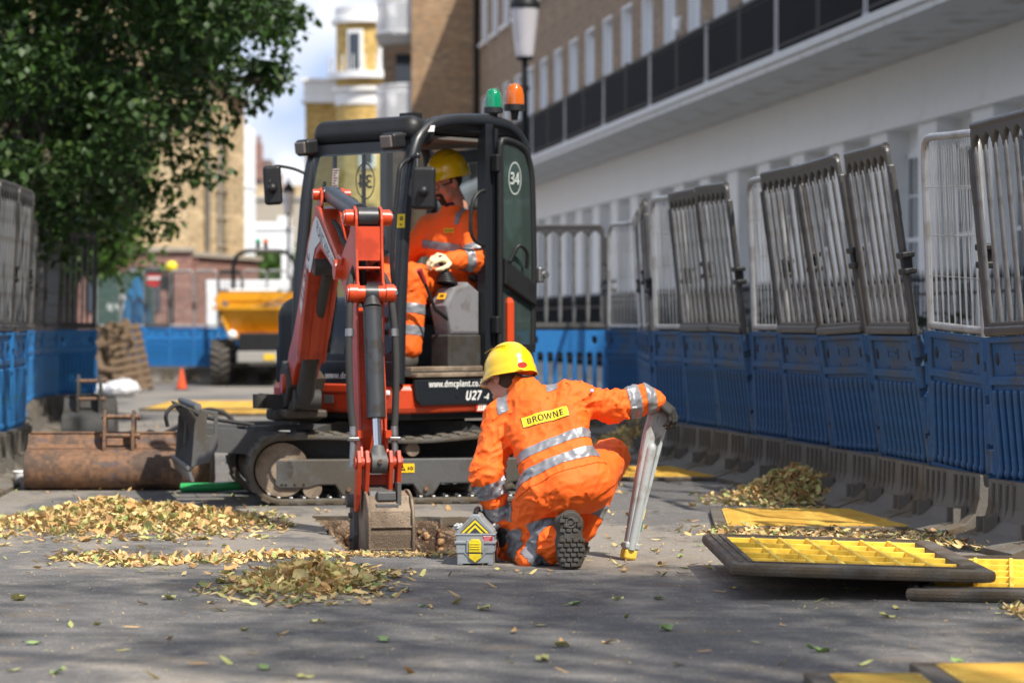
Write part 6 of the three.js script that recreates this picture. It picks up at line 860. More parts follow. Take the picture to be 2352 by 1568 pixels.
// ---------------------------------------------------------------- the operator in the cab
{
  const w = (x, y, z) => V(x, y, z).applyMatrix4(F_upper), o = w(0.12, 0, -0.2).setY(0);
  const P = thing('person', 'person in orange overalls and yellow helmet seated at the excavator controls', 'person', o);
  const pel = w(0.12, 1.33, -0.33), ch = w(0.14, 1.60, -0.36), nk = w(0.14, 1.82, -0.32), sL = w(0.33, 1.735, -0.30), sR = w(-0.07, 1.725, -0.32), eL = w(0.455, 1.52, -0.17), wL = w(0.43, 1.505, 0.02), eR = w(-0.24, 1.50, -0.20), wR = w(-0.20, 1.46, 0.05), hL = w(0.22, 1.32, -0.30), hR = w(0.02, 1.32, -0.30), kL = w(0.27, 1.385, 0.20), kR = w(-0.03, 1.385, 0.20), aL = w(0.30, 0.96, 0.27), aR = w(-0.04, 0.96, 0.28);
  const pr = [cap(hL, hR, 0.14), cap(pel, ch, 0.165, 0.15), cap(w(0.03, 1.62, -0.35), w(0.25, 1.62, -0.35), 0.135), cap(sL, w(0.14, 1.77, -0.32), 0.085, 0.09), cap(w(0.14, 1.77, -0.32), sR, 0.09, 0.085), cap(nk, w(0.145, 1.87, -0.30), 0.075, 0.068), cap(sL, eL, 0.085, 0.075), cap(eL, wL, 0.075, 0.055), cap(sR, eR, 0.085, 0.075), cap(eR, wR, 0.075, 0.055), cap(hL, kL, 0.12, 0.098), cap(hR, kR, 0.12, 0.098), cap(kL, aL, 0.092, 0.085), cap(kR, aR, 0.092, 0.085)];
  const fold = (x, y, z) => { const p = V(x, y, z), g = (c, r) => Math.exp(-((p.distanceTo(c) / r) ** 2)), k = g(eL, 0.14) + g(eR, 0.14) + g(kL, 0.18) + g(kR, 0.18) + g(pel, 0.2); return -(0.004 + 0.008 * Math.min(1.2, k)) * (ridge(x * 9 + y * 6, y * 14 - x * 6, z * 9) - 0.6) * 1.6 - 0.004 * (ridge(x * 20, y * 26, z * 20) - 0.6); };
  const G = bodyOf(pr, 0.012, 0.05, fold), cl = (g) => g.translate(-o.x, -o.y, -o.z);
  const hF = frameOf(w(0.155, 2.005, -0.235), w(0.02, 1.80, 0.32).sub(w(0.155, 2.0, -0.235)), V(0, 1, 0));
  part(P, 'body', local(head(), hF, o), M.skin);
  part(P, 'beard', local(bodyOf([cap(V(-0.022, -0.050, 0.094), V(0.022, -0.050, 0.094), 0.009), cap(V(0, -0.082, 0.068), V(0, -0.10, 0.062), 0.027), cap(V(-0.026, -0.055, 0.087), V(-0.02, -0.092, 0.068), 0.013), cap(V(0.026, -0.055, 0.087), V(0.02, -0.092, 0.068), 0.013)], 0.004, 0.008), hF, o), M.hair);
  part(P, 'hair', local(bodyOf([ell(V(0, 0.03, -0.022), 0.080, 0.092, 0.094)], 0.007, 0.02), hF, o), M.hair);
  part(P, 'overalls', G.clone().translate(-o.x, -o.y, -o.z), M.hivis);
  part(P, 'undershirt', cl(mg(cy(w(0.14, 1.80, -0.31), w(0.15, 1.91, -0.285), 0.073, 0.064, 20))), M.navy);
  const up = V(0, 1, 0), torso = (p) => { let b = 1e9, n = 0; pr.forEach((q, i) => { const e = q.f(p.x, p.y, p.z); if (e < b) { b = e; n = i; } }); return n < 5; };
  for (const [a, b] of [[1.455, 1.505], [1.575, 1.625]]) part(P, 'reflective_band', cl(sewn(G, slabOf(V(0.10, 1, 0.05).normalize(), a, b).map(([n, c], i) => [n, c + (i ? -1 : 1) * (ch.dot(V(0.10, 1, 0.05).normalize()) - ch.y)]), torso, 0.004)), M.reflective, { uv: false });
  for (const [a, b, s, t] of [[eL, wL, 0.25, 0.55], [sL, eL, 0.78, 0.98], [eR, wR, 0.25, 0.5], [kL, aL, 0.38, 0.52], [kL, aL, 0.70, 0.84], [kR, aR, 0.38, 0.52], [kR, aR, 0.70, 0.84]]) part(P, 'reflective_band', cl(limbBand(G, a, b, s, t, 0.14, 0.004)), M.reflective, { uv: false });
  part(P, 'shoulder_patch', cl(sewn(G, [...slabOf(w(1, 0, 0).sub(w(0, 0, 0)), w(0.235, 0, 0).dot(w(1, 0, 0).sub(w(0, 0, 0))), w(0.285, 0, 0).dot(w(1, 0, 0).sub(w(0, 0, 0)))), [up, 1.74]], () => true, 0.004)), M.reflective, { uv: false });
  { const e = w(1, 0, 0).sub(w(0, 0, 0)), c = w(0.19, 1.715, -0.2); part(P, 'name_badge', cl(sewn(G, [...slabOf(e, c.dot(e) - 0.045, c.dot(e) + 0.045), ...slabOf(up, 1.69, 1.72)], (p, n) => n.dot(w(0, 0, 1).sub(w(0, 0, 0))) > 0.2, 0.005, (p) => [(p.dot(e) - c.dot(e)) / 0.09 + 0.5, (p.y - 1.69) / 0.03])), mat([1, 1, 1], 0.6, 0, { map: print(256, 84, (g) => { g.fillStyle = '#e8c81c'; g.fillRect(0, 0, 256, 84); g.fillStyle = '#222'; g.font = 'bold 60px sans-serif'; g.textAlign = 'center'; g.fillText('BROWNE', 128, 64, 230); }) }), { uv: false }); }
  const hm = frameOf(w(0.15, 2.095, -0.245), w(0.02, 1.96, 0.32).sub(w(0.155, 2.10, -0.25)), V(0, 1, 0));
  helmetOn(P, hm, o, (h) => part(h, 'helmet_print', local(new THREE.PlaneGeometry(0.09, 0.022), frameOf(V(0, 0.038, 0.142).applyMatrix4(hm), V(0, 0.28, 0.96).transformDirection(hm), V(0, 1, 0)), o), textAlpha(256, 64, [0.05, 0.05, 0.03], 0.5, (g) => { g.font = 'bold 56px sans-serif'; g.textAlign = 'center'; g.fillText('BROWNE', 128, 52, 240); }), { uv: false }));
  part(P, 'safety_glasses', local(mg(bar(V(0.082, 0.01, -0.03), V(0.078, 0.014, 0.085), 0.004, 0.008), bar(V(-0.082, 0.01, -0.03), V(-0.078, 0.014, 0.085), 0.004, 0.008), ...[-1, 1].map((s) => tf(new THREE.TorusGeometry(0.026, 0.0022, 6, 24), s * 0.034, 0.010, 0.103, 0, 0, 0, V(1.1, 0.75, 1)))), hF, o), M.blackPlastic);
  const hg = part(P, 'glove', local(hand(0.95, 1.12), frameOf(w(0.43, 1.505, 0.02), w(0.40, 1.545, 0.12).sub(w(0.43, 1.525, 0.02)), w(0.45, 1, 0.25).sub(w(0, 0, 0))), o), M.gloveCream); part(hg, 'glove_cuff', cl(cy(wL, w(0.425, 1.51, 0.05), 0.045, 0.04, 16)), M.gloveCream);
  const h2 = part(P, 'glove', local(hand(0.9, 1.12), frameOf(w(-0.20, 1.46, 0.05), w(-0.18, 1.46, 0.2).sub(w(-0.2, 1.46, 0.05)), V(0, 1, 0)), o), M.gloveCream);
  for (const [a, x] of [[aL, 0.30], [aR, -0.04]]) { const b = part(P, 'boot', cl(bodyOf([cap(w(x, 0.87, 0.27), w(x, 0.865, 0.42), 0.05, 0.048), cap(w(x, 0.89, 0.26), w(x, 1.0, 0.25), 0.055, 0.058)], 0.008, 0.03)), M.boot); part(b, 'sole', cl(bar(w(x, 0.827, 0.22), w(x, 0.827, 0.47), 0.10, 0.022)), M.rubber); }
}
// ---------------------------------------------------------------- cable locator under the worker's hand
{
  const base = V(0.543, 0, -13.08), top = at(1511, 932, 13.12), ax = top.clone().sub(base).normalize(), m = frameOf(V(0, 0, 0), V(0.30, 0.06, 0.95), ax), H = 0.735;
  // frameOf keeps the facing exact; here the long axis must be exact instead
  const z = V(0.34, 0, 0.94), x = ax.clone().cross(z).normalize(), zz = x.clone().cross(ax); m.makeBasis(x, ax, zz);
  const C = thing('cable_locator', 'grey plastic cable locator stood on its yellow foot', 'cable locator', base), L2 = (g) => g.applyMatrix4(m);
  const out = [[-0.030, 0.03], [0.026, 0.03], [0.032, 0.30], [0.046, 0.56], [0.062, 0.68], [0.066, 0.715], [0.04, 0.732], [-0.005, 0.73], [-0.034, 0.69], [-0.042, 0.60], [-0.040, 0.40]];
  const hole = [[0.018, 0.60], [0.036, 0.62], [0.044, 0.69], [0.025, 0.70], [0.010, 0.68]];
  part(C, 'body', L2(ex(out, 0.058, 0.014, [hole])), M.locatorGrey);
  part(C, 'front_ridge', L2(mg(cy(V(-0.006, 0.05, 0.026), V(-0.002, 0.52, 0.030), 0.019, 0.022, 16), sph(0.022, -0.002, 0.525, 0.030, 1, 1.6, 1))), M.locatorGrey);
  part(C, 'foot', L2(mg(rb(0.064, 0.05, 0.066, 0.012, -0.002, 0.028, 0))), M.yellowMat);
  part(C, 'foot_collar', L2(rb(0.074, 0.035, 0.072, 0.012, -0.002, 0.068, 0)), M.locatorGrey);
  const side = (y0, y1, c, n) => part(C, n, L2(bx(0.004, y1 - y0, 0.030, 0.0335 + 0.00025 * ((y0 + y1) / 2 - 0.3) * 300 * 0.12, (y0 + y1) / 2, 0, 0, 0, -0.035)), c);
  side(0.36, 0.44, M.yellowMat, 'yellow_label'); side(0.20, 0.25, M.yellowMat, 'yellow_label'); side(0.14, 0.19, mat([0.03, 0.22, 0.12], 0.5), 'green_label'); side(0.26, 0.34, M.blackPlastic, 'dark_panel'); side(0.45, 0.56, M.blackPlastic, 'display_panel');
}
// ---------------------------------------------------------------- signal generator box with chevrons
{
  const B = thing('tool_case', 'small grey plastic tool case with yellow latch and chevrons', 'tool case', V(-0.162, 0, -12.92), -3 * R);
  const prof = [[-0.080, 0.008], [-0.058, 0.008], [-0.055, 0.0], [-0.083, 0.0], [-0.083, 0.06], [-0.089, 0.062], [-0.089, 0.098], [-0.092, 0.10], [-0.092, 0.110], [-0.089, 0.112], [-0.089, 0.142], [-0.083, 0.158], [-0.030, 0.214], [-0.024, 0.226], [-0.014, 0.233], [0.014, 0.233], [0.024, 0.226], [0.030, 0.214], [0.083, 0.158], [0.089, 0.142], [0.089, 0.112], [0.092, 0.110], [0.092, 0.10], [0.089, 0.098], [0.089, 0.062], [0.083, 0.06], [0.083, 0.0], [0.055, 0.0], [0.058, 0.008]];
  part(B, 'shell', ex(prof, 0.27, 0.006), M.toolGrey);
  part(B, 'lid_seam', mg(rb(0.186, 0.006, 0.276, 0.002, 0, 0.141, 0), rb(0.19, 0.012, 0.28, 0.003, 0, 0.105, 0)), M.toolGrey);
  part(B, 'front_moulding', mg(bar(V(-0.085, 0.061, 0.137), V(-0.05, 0.061, 0.137), 0.004, 0.006), bar(V(-0.05, 0.061, 0.137), V(0, 0.012, 0.137), 0.004, 0.006), bar(V(0, 0.012, 0.137), V(0.05, 0.061, 0.137), 0.004, 0.006), bar(V(0.05, 0.061, 0.137), V(0.085, 0.061, 0.137), 0.004, 0.006), rb(0.012, 0.06, 0.012, 0.003, -0.034, 0.088, 0.137), rb(0.012, 0.06, 0.012, 0.003, 0.034, 0.088, 0.137)), M.toolGrey);
  const la = part(B, 'latch', mg(ex([[-0.028, 0.06], [0.028, 0.06], [0.029, 0.105], [0.018, 0.12], [-0.018, 0.12], [-0.029, 0.105]], 0.016, 0.004).translate(0, 0, 0.141), ex([[-0.028, 0.054], [0.028, 0.054], [0.028, 0.035], [0, 0.013], [-0.028, 0.035]], 0.01, 0.003).translate(0, 0, 0.139)), mat([0.78, 0.60, 0.02], 0.45, 0, { map: re(T_grime, 5) }));
  part(la, 'grip_rib', mg(...[0, 1, 2].map((k) => rb(0.044, 0.004, 0.005, 0.0018, 0, 0.078 + k * 0.011, 0.150))), mat([0.78, 0.60, 0.02], 0.45));
  const tri = new THREE.BufferGeometry(); tri.setAttribute('position', new THREE.Float32BufferAttribute([-0.070, 0.148, 0.1355, 0.070, 0.148, 0.1355, 0, 0.216, 0.1355], 3)); tri.setAttribute('uv', new THREE.Float32BufferAttribute([0, 0, 1, 0, 0.5, 1], 2)); tri.computeVertexNormals();
  part(B, 'chevron_sticker', tri, text(512, 256, '#3c4047', (g) => { g.strokeStyle = '#f0d21c'; g.lineWidth = 34; for (const k of [46, 138]) { g.beginPath(); g.moveTo(-20 + k, 276); g.lineTo(256, 6 + k * 0.96); g.lineTo(532 - k, 276); g.stroke(); } }), { uv: false });
  part(B, 'red_label', new THREE.PlaneGeometry(0.044, 0.027).translate(0.058, 0.1245, 0.1362), text(176, 108, '#b01f2e', (g) => { g.fillStyle = '#e8d8d8'; g.fillRect(8, 10, 150, 12); for (let i = 0; i < 4; i++) g.fillRect(14, 36 + i * 17, 140 - i * 14, 4); }), { uv: false });
  part(B, 'handle', mg(tube([V(0, 0.225, -0.10), V(0, 0.245, -0.08), V(0, 0.248, 0.0), V(0, 0.245, 0.07), V(0, 0.228, 0.10)], 0.012, 30, 8)), M.blackPlastic);
  const crumple = (name, x, y, z, s, seed) => { const g = new THREE.IcosahedronGeometry(s, 4), p = g.attributes.position; for (let i = 0; i < p.count; i++) { const a = V().fromBufferAttribute(p, i), k = 1 + 0.5 * noise3(a.x * 60 + seed, a.y * 60, a.z * 60); p.setXYZ(i, a.x * k, a.y * k * 0.6, a.z * k); } g.computeVertexNormals(); return g.translate(x, y, z); };
  part(B, 'folded_sheet', mg(crumple('a', -0.078, 0.168, 0.02, 0.026, 1), crumple('b', 0.082, 0.165, -0.05, 0.022, 4)), mat([0.42, 0.42, 0.42], 0.6));
}
// ---------------------------------------------------------------- loose buckets on the ground
function looseBucket(label, W, p, turn, sc, mm) {
  const B = thing('digger_bucket', label, 'bucket', p, turn), arc0 = [[-0.06, 0.372], [-0.015, 0.30], [0.02, 0.272], [0.09, 0.262], [0.15, 0.232], [0.187, 0.17], [0.19, 0.10], [0.16, 0.04], [0.10, 0.006], [0.0, 0.0], [-0.15, 0.012], [-0.32, 0.045]].map(([a, b]) => [a * sc, b * sc]);
  const arc = [...arc0.slice(0, 2), ...new THREE.CatmullRomCurve3(arc0.slice(2).map(([a, b]) => V(a, b, 0))).getPoints(40).map((q) => [q.x, q.y])];
  const inn = arc.slice().reverse().map(([a, b]) => [a - 0.012, b + (a < 0.1 * sc && b < 0.1 ? 0.014 : -0.006)]);
  const along2 = (g) => g.rotateY(-Math.PI / 2);
  part(B, 'shell', ex([...arc, ...inn], W, 0.003).rotateY(-Math.PI / 2), mm);
  for (const s of [-1, 1]) part(B, 'end_plate', along2(ex([...arc, [-0.26 * sc, 0.20 * sc], [-0.15 * sc, 0.33 * sc]], 0.02, 0.004)).translate(s * (W / 2 + 0.008), 0, 0), mm);
  part(B, 'seam_weld', mg(cy(V(-W / 2, 0.274 * sc, 0.022 * sc), V(W / 2, 0.274 * sc, 0.022 * sc), 0.007, 0.007, 8), cy(V(-W / 2, 0.375 * sc, -0.06 * sc), V(W / 2, 0.375 * sc, -0.06 * sc), 0.009, 0.009, 8)), mm);
  for (const s of [-1, 1]) part(B, 'hitch_plate', along2(ex([[-0.08, 0.30], [-0.09, 0.44], [-0.02, 0.53], [0.02, 0.53], [0.06, 0.47], [0.085, 0.36], [0.10, 0.25], [0.02, 0.26]].map(([a, b]) => [a * sc, b * sc]), 0.022, 0.004)).translate(s * 0.095, 0, 0), mm);
  part(B, 'hitch_pin', mg(cy(V(-0.12, 0.485 * sc, 0.005), V(0.13, 0.485 * sc, 0.005), 0.016), cy(V(0.125, 0.485 * sc, 0.005), V(0.14, 0.485 * sc, 0.005), 0.024)), M.wornRust); part(B, 'hitch_pin', mg(cy(V(-0.12, 0.36 * sc, 0.05), V(0.13, 0.36 * sc, 0.05), 0.016), cy(V(0.125, 0.36 * sc, 0.05), V(0.14, 0.36 * sc, 0.05), 0.024)), M.wornRust);
  return B;
}
looseBucket('wide rusty grading bucket lying on the road beside the blade', 1.2, V(-2.63, 0, -18.72), 2 * R, 1, M.rust);
looseBucket('narrow dark digging bucket standing behind the wide rusty one', 0.42, V(-3.72, 0, -24.6), 4 * R, 1.25, M.dustyBlack);
{
  const B = thing('hydraulic_breaker', 'small dark hydraulic attachment lying beyond the rusty bucket', 'attachment', V(-2.95, 0, -22.5));
  part(B, 'body', mg(rb(0.5, 0.16, 0.2, 0.03, 0, 0.10, 0), cy(V(0.2, 0.1, 0), V(0.55, 0.07, 0.05), 0.05, 0.03)), M.dustyBlack); part(B, 'coupling', mg(cy(V(-0.1, 0.2, 0.05), V(-0.1, 0.2, 0.13), 0.055), cy(V(0.05, 0.21, 0.05), V(0.05, 0.21, 0.13), 0.05)), M.blackPlastic); part(B, 'hose', tube([V(0.1, 0.2, 0), V(0.3, 0.3, 0.02), V(0.5, 0.42, 0.05), V(0.7, 0.34, 0.05), V(0.72, 0.1, 0.0)], 0.02, 24, 8), M.rubber);
  const W = thing('green_hose', 'short length of green hose on the tarmac by the blade', 'hose', V(-1.98, 0, -18.4)); part(W, 'hose', tube([V(-0.2, 0.03, 0), V(0, 0.034, 0.02), V(0.25, 0.045, 0.0), V(0.5, 0.035, -0.02)], 0.03, 20, 8), mat([0.03, 0.36, 0.10], 0.5)); part(W, 'hose_end', cy(V(0.5, 0.035, -0.02), V(0.54, 0.035, -0.024), 0.034), M.steel);
  const K = thing('paper_cup', 'white paper cup against the barrier foot', 'cup', V(-3.36, 0, -19.05)); part(K, 'cup', lathe([[0, 0], [0.03, 0], [0.042, 0.10], [0.039, 0.10], [0.028, 0.004]], 20), M.white); part(K, 'lid', lathe([[0, 0.108], [0.042, 0.108], [0.045, 0.098], [0.041, 0.098]], 20), M.white);
}
// ---------------------------------------------------------------- yellow covers
function gridMat(label, p, rot, W, Dp, nx, nz) {
  const T = thing('trench_cover', label, 'trench cover', p); T.rotation.set(rot[0], rot[1], rot[2], 'YXZ');
  const b = 0.10, h = 0.05, o = [[-W / 2, -Dp / 2 + 0.03], [-W / 2 + 0.05, -Dp / 2], [W / 2 - 0.05, -Dp / 2], [W / 2, -Dp / 2 + 0.05], [W / 2, Dp / 2 - 0.05], [W / 2 - 0.05, Dp / 2], [-W / 2 + 0.05, Dp / 2], [-W / 2, Dp / 2 - 0.04]];
  const iw = W / 2 - b, id = Dp / 2 - b;
  part(T, 'rubber_edge', ex(o, h, 0.018, [[[-iw, -id], [-iw, id], [iw, id], [iw, -id]]]).rotateX(-Math.PI / 2).translate(0, h / 2, 0), M.matRubber);
  part(T, 'edge_lip', mg(bx(W - 0.16, 0.008, 0.02, 0, h + 0.002, id + 0.02), bx(W - 0.16, 0.008, 0.02, 0, h + 0.002, -id - 0.02), bx(0.02, 0.008, Dp - 0.16, -iw - 0.02, h + 0.002, 0), bx(0.02, 0.008, Dp - 0.16, -iw - 0.06, h + 0.002, 0)), M.matRubber);
  part(T, 'base_sheet', bx(2 * iw - 0.002, 0.008, 2 * id - 0.002, 0, 0.009, 0), M.yellowMat);
  for (let k = 1; k < nx; k++) part(T, 'grid_bar', rb(0.018, 0.036, 2 * id - 0.004, 0.005, -iw + 2 * iw * k / nx, 0.031, 0), M.yellowMat);
  for (let k = 0; k <= nz; k++) part(T, 'cross_bar', rb(2 * iw - 0.004, 0.03, 0.014, 0.004, 0, 0.028, -id + 0.01 + (2 * id - 0.02) * k / nz), M.yellowMat);
  return T;
}
function flatBoard(label, p, turn, W, Dp, h = 0.035, ribs = 22, y = 0, rt = 0) {
  const T = thing('footway_board', label, 'footway board', p, turn);
  part(T, 'rubber_edge', ex([[-W / 2, -Dp / 2], [W / 2, -Dp / 2], [W / 2, Dp / 2], [-W / 2, Dp / 2]], h, 0.008, [[[-W / 2 + 0.07, -Dp / 2 + 0.07], [-W / 2 + 0.07, Dp / 2 - 0.07], [W / 2 - 0.07, Dp / 2 - 0.07], [W / 2 - 0.07, -Dp / 2 + 0.07]]]).rotateX(-Math.PI / 2).translate(0, h / 2, 0), M.matRubber);
  const g = [bx(W - 0.142, h, Dp - 0.142, 0, h / 2 + 0.002, 0)]; for (let k = 0; k < ribs; k++) g.push(bx(W - 0.16, 0.006, 0.02, 0, h + 0.004, -Dp / 2 + 0.1 + (Dp - 0.2) * k / (ribs - 1)));
  part(T, 'tread_plate', mg(g), M.yellowDusty); return T;
}
gridMat('lower yellow grid cover, under the edge of the raised one', V(2.28, 0.0, -11.85), [0, -10 * R, 0], 1.15, 1.7, 6, 5);
gridMat('raised yellow grid trench cover with black rubber edge', V(1.40, 0.085, -11.93), [0, 0.5 * R, -1.8 * R], 1.06, 1.62, 7, 5);
{ const T = thing('timber_block', 'dark timber bearer under the raised yellow cover', 'timber', V(1.22, 0, -12.3)); part(T, 'block', rb(0.5, 0.075, 0.12, 0.006, 0, 0.039, 0), M.wood); part(T, 'end_grain', bx(0.004, 0.06, 0.10, -0.252, 0.037, 0), M.wood); }
flatBoard('dusty yellow ribbed board beside the large leaf heap', V(1.74, 0, -15.55), -3 * R, 1.25, 1.5, 0.03);
flatBoard('yellow board on the road behind the kneeling worker', V(1.12, 0, -20.4), 0, 1.15, 1.5, 0.03, 12);
flatBoard('long yellow board across the road behind the blade', V(-4.0, 0, -37.2), 1 * R, 1.55, 3.4, 0.04, 10);
flatBoard('second yellow board just in front of the long one', V(-3.05, 0, -34.2), 0, 1.2, 1.2, 0.04, 10);
flatBoard('yellow board end nearest the camera at the frame corner', V(1.83, 0, -8.15), 2 * R, 1.1, 1.4, 0.035, 18);
flatBoard('thin yellow board edge beside the corner one', V(1.12, 0, -8.02), 1 * R, 0.42, 1.2, 0.03, 14);
// ---------------------------------------------------------------- dumper
{
  const B = thing('site_dumper', 'yellow site dumper with black roll bar facing the camera', 'dumper', V(-4.50, 0, -50.3), 3 * R);
  const wheel = (x, z) => { const r = 0.42, w = part(B, 'wheel', mg(tf(new THREE.TorusGeometry(r - 0.11, 0.115, 12, 32), x, r, z, 0, Math.PI / 2, 0, V(1, 1, 1.5)), cy(V(x - 0.13, r, z), V(x + 0.13, r, z), r - 0.06, r - 0.06, 32)), M.rubber); const t = []; for (let k = 0; k < 20; k++) { const a = k / 20 * 6.2832; for (const s of [-1, 1]) t.push(tf(bx(0.17, 0.04, 0.055, 0, 0, 0, 0, s * 0.5, 0), x + s * 0.085, r + (r - 0.008) * Math.cos(a + s * 0.08), z + (r - 0.008) * Math.sin(a + s * 0.08), a + s * 0.08, 0, 0)); } part(w, 'tread', mg(t), mat([0.12, 0.11, 0.10], 0.9, 0, { map: re(T_dirt, 2) })); part(w, 'rim', cy(V(x + Math.sign(x) * 0.12, r, z), V(x + Math.sign(x) * 0.17, r, z), 0.2, 0.18, 20), M.dumperYellow); };
  wheel(-0.74, 0); wheel(0.74, 0); wheel(-0.70, -1.5); wheel(0.70, -1.5);
  const lip = 1.58, outer = [[-0.84, lip], [-0.74, 1.30], [-0.62, 0.98], [-0.50, 0.86], [0.50, 0.86], [0.62, 0.98], [0.74, 1.30], [0.84, lip]];
  const hop = part(B, 'skip', mg(ex([...outer, ...outer.slice().reverse().map(([x, y]) => [x * 0.95, y + 0.03])], 1.25, 0.01).translate(0, 0, -0.25), ex([[-0.72, 1.40], [-0.66, 1.2], [-0.56, 0.98], [-0.46, 0.88], [0.46, 0.88], [0.56, 0.98], [0.66, 1.2], [0.72, 1.40]], 0.05).translate(0, -1.40, 0).rotateX(0.5).translate(0, 1.40, 0.40), bx(1.3, 0.75, 0.05, 0, 1.22, -0.88), bx(1.72, 0.05, 0.06, 0, 1.40, 0.42), bx(1.68, 0.16, 0.05, 0, 1.62, -0.86)), M.dumperYellow);
  part(hop, 'spoil', mg(rb(0.9, 0.12, 0.7, 0.04, 0.05, 1.40, -0.2, 0, 0, 0.12), bx(0.5, 0.02, 0.1, 0.2, 1.52, 0.1, 0, 0.3, 0.35)), M.soil);
  part(B, 'chassis', mg(rb(1.05, 0.2, 0.12, 0.02, 0.1, 0.53, 0.55), rb(0.5, 0.5, 1.9, 0.04, 0, 0.62, -0.7)), M.concrete); part(B, 'tip_frame', mg(rb(0.9, 0.32, 0.1, 0.02, 0.05, 0.80, 0.48)), M.blackPlastic);
  part(B, 'number_plate', rb(0.20, 0.11, 0.01, 0.004, 0.15, 0.53, 0.617), mat([0.85, 0.55, 0.03], 0.5)); part(B, 'headlamp', sph(0.09, -0.52, 0.92, 0.35), M.whiteTrim); part(B, 'axle', mg(cy(V(-0.7, 0.4, 0), V(0.7, 0.4, 0), 0.09), rb(0.3, 0.25, 0.3, 0.05, 0, 0.38, 0)), M.dustyBlack);
  part(B, 'roll_bar', tube([V(-0.56, 0.9, -1.0), V(-0.56, 1.9, -1.0), V(-0.56, 2.18, -1.0), V(-0.50, 2.36, -1.0), V(-0.32, 2.45, -1.0), V(0, 2.46, -1.0), V(0.32, 2.45, -1.0), V(0.50, 2.36, -1.0), V(0.56, 2.18, -1.0), V(0.56, 1.9, -1.0), V(0.56, 0.9, -1.0)], 0.04, 60, 10, false, 0.4), M.ironBlack);
  part(B, 'roll_bar_cap', rb(0.62, 0.07, 0.06, 0.02, 0, 2.47, -0.97), M.steel);
  for (const [x, c] of [[-0.11, [0, 0.32, 0.16]], [0.03, [0.8, 0.16, 0.01]]]) { const b = part(B, 'beacon', cy(V(x, 2.5, -1), V(x, 2.58, -1), 0.04), M.blackPlastic); part(b, 'beacon_lens', sph(0.05, x, 2.63, -1, 1, 1.2, 1), mat(c, 0.2, 0, { clearcoat: 1 })); }
  part(B, 'seat', mg(rb(0.5, 0.5, 0.12, 0.04, 0, 1.45, -1.3), rb(0.5, 0.12, 0.45, 0.04, 0, 1.2, -1.1)), M.blackPlastic); part(B, 'white_sheet', rb(0.9, 0.05, 0.1, 0.02, -0.2, 1.73, -0.95), M.white);
}
// ---------------------------------------------------------------- stacked timber, bags, cone by the garden barriers
function pallet(label, p, turn, lean, n = 8, w = 0.9, hgt = 1.2) {
  const B = thing('timber_pallet', label, 'pallet', p, turn); const q = (g) => g.rotateZ(0.2).rotateX(-lean);
  for (let k = 0; k < n; k++) part(B, 'slat', q(rb(w, hgt / n * 0.68, 0.022, 0.004, rr(-0.01, 0.01), 0.05 + hgt * k / n, 0.06)), M.oldWood);
  for (const x of [-w / 2 + 0.05, 0, w / 2 - 0.05]) part(B, 'stringer', q(rb(0.09, hgt, 0.09, 0.006, x, hgt / 2, 0)), M.oldWood);
  return B;
}
pallet('timber pallet leaning at the far barrier corner, in front', V(-6.15, 0, -45.6), 12 * R, 0.30, 9, 0.62, 1.14); pallet('timber pallet leaning behind the front one at the corner', V(-6.32, 0, -46.0), 20 * R, 0.22, 8, 0.6, 1.2);
{ const B = thing('timber_boards', 'dark timber boards leaning against the blue barrier', 'timber', V(-6.55, 0, -46.2)); for (const [x, a] of [[-0.05, 0.2], [0.06, 0.16], [0.17, 0.23]]) part(B, 'board', rb(0.1, 1.15, 0.03, 0.004, x, 0.57, 0, -a, 0.3, 0.14), M.oldWood);
  const S = thing('timber_prop', 'crooked brown timber leaning beside the white bags', 'timber', V(-6.42, 0, -43.5)); part(S, 'log', mg(tube([V(0.12, 0, 0), V(0.05, 0.3, -0.05), V(-0.05, 0.55, -0.1), V(-0.1, 0.85, -0.15)], 0.075, 16, 7), rb(0.2, 0.12, 0.12, 0.03, -0.02, 0.8, -0.1, 0, 0.3, 0.4)), M.oldWood); part(S, 'stub', cy(V(0.0, 0.42, 0), V(0.22, 0.38, 0.02), 0.06, 0.05), M.oldWood);
  const bag = (label, x, z, s, seed) => { const g = new THREE.IcosahedronGeometry(1, 5), p = g.attributes.position; for (let i = 0; i < p.count; i++) { const a = V().fromBufferAttribute(p, i), k = 1 + 0.16 * fbm3(a.x * 2 + seed, a.y * 2, a.z * 2, 4) + 0.05 * ridge(a.x * 6, a.y * 6 + seed, a.z * 6); p.setXYZ(i, a.x * k * s, Math.max(0, (a.y * 0.55 + 0.5) * k) * s * 0.9, a.z * k * s * 0.8); } g.computeVertexNormals(); const b = thing('plastic_sack', label, 'sack', V(x, 0, z)); part(b, 'sack', g, M.plasticBag); part(b, 'neck', cy(V(0, s * 0.85, 0), V(0.03, s * 1.02, 0), 0.03, 0.05, 8), M.plasticBag); };
  bag('white plastic sack beside the crooked timber', -6.28, -43.0, 0.2, 1); bag('larger white plastic sack next to the pallets', -5.98, -42.8, 0.27, 5); bag('small white sack at the barrier end', -6.5, -42.6, 0.15, 9);
  const C = thing('traffic_cone', 'small orange traffic cone by the far blue barrier', 'cone', V(-5.62, 0, -47.5)); C.scale.setScalar(0.75); part(C, 'cone', lathe([[0.12, 0.03], [0.02, 0.48], [0.0, 0.48]], 20), mat([0.8, 0.09, 0.02], 0.5)); part(C, 'base', rb(0.3, 0.03, 0.3, 0.008, 0, 0.017, 0), M.blackPlastic); part(C, 'sleeve', lathe([[0.082, 0.19], [0.058, 0.29]], 20), M.white);
}
